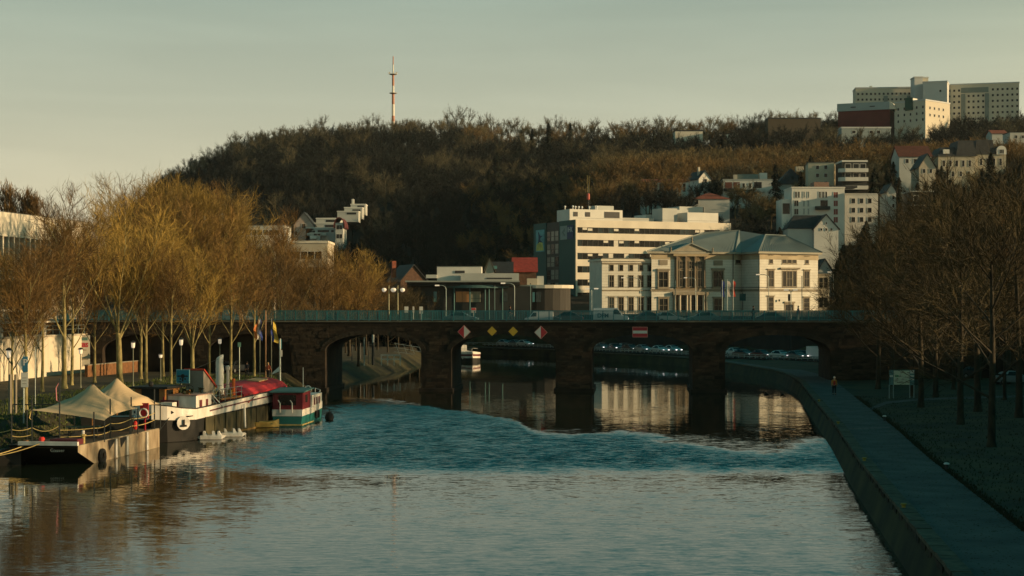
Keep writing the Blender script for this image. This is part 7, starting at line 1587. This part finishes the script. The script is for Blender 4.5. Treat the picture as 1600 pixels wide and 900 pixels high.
# bus shelter / pale coach behind rail
# ------------------------------------------------------------------ people
M_skin = mat('skin', (.36,.20,.13), .6, .08, 5)
def skinned(name, verts, edges, radii, m, parent, sub=1):
    me = bpy.data.meshes.new(name); me.from_pydata(verts, edges, []); me.materials.append(m)
    o = ob(name, me, parent); sk_ = o.modifiers.new('skin', 'SKIN'); sk_.use_smooth_shade = True
    if not me.skin_vertices: 
        bm = bmesh.new(); bm.from_mesh(me); bm.verts.layers.skin.verify(); bm.to_mesh(me); bm.free()
    for i, r_ in enumerate(radii): d_ = me.skin_vertices[0].data[i]; d_.radius = (r_, r_) if not isinstance(r_, tuple) else r_; d_.use_root = (i == 0)
    if sub: s_ = o.modifiers.new('sub', 'SUBSURF'); s_.levels = sub; s_.render_levels = sub
    return o
def person(label, loc, rz, jacket, trousers, hair, stride=.25, lean=0, hat=None, group=None, swing=.2):
    t = thing('person', label, 'person', loc, rz, group)      # faces +x, 1.75 m tall
    H = [(0,0,.93),(0,0,1.12),(lean*.4,0,1.32),(lean*.6,0,1.46),(lean*.7+.01,0,1.53),(lean*.8+.02,0,1.63),(lean*.8+.015,0,1.71)]
    v = list(H); e = [(i,i+1) for i in range(6)]; r = [.15,.14,.155,.09,.055,.095,.085]
    for s in (-1,1):
        k = len(v); sw = stride*s
        v += [(0,s*.10,.88),(sw*.5,s*.10,.50),(sw*.85-.02,s*.10,.09),(sw*.85+.16,s*.10,.035)]; e += [(0,k),(k,k+1),(k+1,k+2),(k+2,k+3)]; r += [.10,.06,.042,.035]
        k = len(v); sx = -swing*s; X0 = lean*.55
        v += [(X0,s*.19,1.41),(X0+sx*.5-.02,s*.24,1.14),(X0+sx+.05,s*.25,.90),(X0+sx+.07,s*.25,.84)]; e += [(3,k),(k,k+1),(k+1,k+2),(k+2,k+3)]; r += [.055,.045,.032,.036]
        hx = v[-1]
        for f_ in range(4): kk = len(v); v += [(hx[0]-.025+.018*f_,hx[1],hx[2]-.05),(hx[0]-.02+.018*f_,hx[1]-.01*s,hx[2]-.085-.005*(f_ in (1,2)))]; e += [(k+3,kk),(kk,kk+1)]; r += [.009,.008]
        kk = len(v); v += [(hx[0]+.035,hx[1]-.01*s,hx[2]-.03),(hx[0]+.04,hx[1]-.02*s,hx[2]-.06)]; e += [(k+3,kk),(kk,kk+1)]; r += [.010,.009]
    skinned('body', v, e, r, M_skin, t)
    jv = [(0,0,.90),(0,0,1.12),(lean*.4,0,1.32),(lean*.6,0,1.45)]; je = [(0,1),(1,2),(2,3)]; jr = [.175,.165,.18,.10]
    for s in (-1,1):
        k = len(jv); sx = -swing*s; X0 = lean*.55; jv += [(X0,s*.195,1.41),(X0+sx*.5-.02,s*.245,1.14),(X0+sx+.045,s*.255,.92)]; je += [(3,k),(k,k+1),(k+1,k+2)]; jr += [.075,.06,.048]
    skinned('jacket', jv, je, jr, jacket, t)
    tv_ = [(0,0,.95)]; te = []; tr_ = [.165]
    for s in (-1,1):
        k = len(tv_); sw = stride*s; tv_ += [(0,s*.10,.86),(sw*.5,s*.10,.50),(sw*.85-.02,s*.10,.12)]; te += [(0,k),(k,k+1),(k+1,k+2)]; tr_ += [.115,.078,.062]
    skinned('trousers', tv_, te, tr_, trousers, t)
    hx = lean*.8
    part('hair', MB().lathe([(.085,1.62),(.108,1.68),(.10,1.75),(.05,1.80),(.01,1.81)], 10, (hx-.015,0,0)), hat or hair, t, smooth=True)
    part('face', MB().add([(hx+.10,-.012,1.645),(hx+.10,.012,1.645),(hx+.135,0,1.635),(hx+.11,0,1.675)], [(0,1,2),(0,2,3),(1,3,2)]), M_skin, t)
    for s in (-1,1): part('shoe', MB().box(stride*s*.85-.10,stride*s*.85+.2,s*.10-.05,s*.10+.05,0,.09), M_black, t)
    return t
J = lambda n, c: mat(n, c, .85, .12, 4)
jb, jk, jp, jw, jo, jr_ = J('dark_coat',(.012,.013,.02)), J('black_trousers',(.01,.01,.012)), J('pink_top',(.45,.24,.22)), J('white_trousers',(.45,.43,.38)), J('orange_vest',(.55,.20,.02)), J('red_jacket',(.40,.03,.02)); hr_ = J('brown_hair',(.04,.02,.01)); blo = J('fair_hair',(.30,.20,.09))
person('person in a dark suit walking over the bridge before the classical building', BP(s_of(1178),.9,DZ), -TH, jb, jk, hr_, .3, group='people on the bridge')
person('person in a pink top and white trousers walking over the bridge', BP(s_of(1248.5),.9,DZ), -TH+pi, jp, jw, blo, .12, group='people on the bridge')
person('person in dark clothes with pale shoes walking over the bridge left of the yellow signs', BP(s_of(796),1.0,DZ), -TH, jb, J('grey_trousers',(.15,.15,.14)), hr_, .3, group='people on the bridge')
person('person in a pinkish coat behind the railing at the left end of the bridge', BP(s_of(287),1.0,DZ), -TH+pi, jp, jk, blo, .2, group='people on the bridge')
pw = person('person in an orange and red jacket with a pale cap walking on the riverside path', G(1303.5,617,1.54), -pi/2-.1, jo, jk, hr_, .2, hat=J('pale_cap',(.5,.5,.46)))
part('red_panel', MB().box(.15,.19,-.10,.10,1.0,1.38), jr_, pw)
person('person in dark clothes standing on the left quay behind the barge stern', G(419,592,2.3), 1.0, J('rust_jacket',(.25,.06,.03)), jk, blo, .05)
person('person in dark clothes on the left quay under the green notice board', G(386,590,2.3), 2.0, jb, jk, hr_, .15)
# ---- parked things under the left bridge approach
for i, (px, py, m, lb) in enumerate(((268,578,M_cs,'dim parked car behind the trunks left of the blue board'),(366,580,M_cd,'dark parked car in the shade below the bridge rail'),(385,578,M_ct,'teal parked car in the shade right of the silver chimney'))):
    g = G(px, py, 2.4); o = dup(car0, (g.x,g.y,ground(g.x,g.y)), .2+i, lb, 'cars parked under the bridge approach'); recolor(o, 'body', m)
for o in C.objects:
    if o.name.startswith('car') and 'crossing' not in o.get('label','') and 'queue' not in o.get('group','') :
        for c in o.children:
            if c.name.startswith('headlight'): c.material_slots[0].link = 'OBJECT'; c.material_slots[0].material = M_cw
# ---- ducks
dk = thing('duck', 'left one of two dark ducks swimming under the fourth arch', 'duck', (PX(1197,192),192,0), 0, 'ducks'); part('body', MB().lathe([(.02,-.25),(.12,-.12),(.13,.05),(.05,.25)], 8), M_hull, dk, rot=(0,pi/2,0), loc=(0,0,.06)); part('head', MB().lathe([(.03,.1),(.06,.2),(.06,.28),(.02,.32)], 8, (-.2,0,0)), M_hull, dk)
dup(dk, (PX(1222,191),191,0), .5, 'right one of two dark ducks swimming under the fourth arch')
# ------------------------------------------------------------------ thin evening air
hz = MB().box(-6150, 6150, -420, 6150, -3.2, 176); hm = bpy.data.materials.new('thin_haze'); hm.use_nodes = True
t_ = hm.node_tree; t_.nodes.clear(); pv_ = N(t_, 'ShaderNodeVolumePrincipled'); pv_.inputs['Color'].default_value = (.86,.92,.92,1); pv_.inputs['Density'].default_value = HAZE; pv_.inputs['Anisotropy'].default_value = .2
ou_ = N(t_, 'ShaderNodeOutputMaterial'); t_.links.new(pv_.outputs[0], ou_.inputs['Volume'])
o = ob('haze', hz.mesh('haze', hm)); o['kind'] = 'stuff'; o['label'] = 'thin evening haze over the valley'
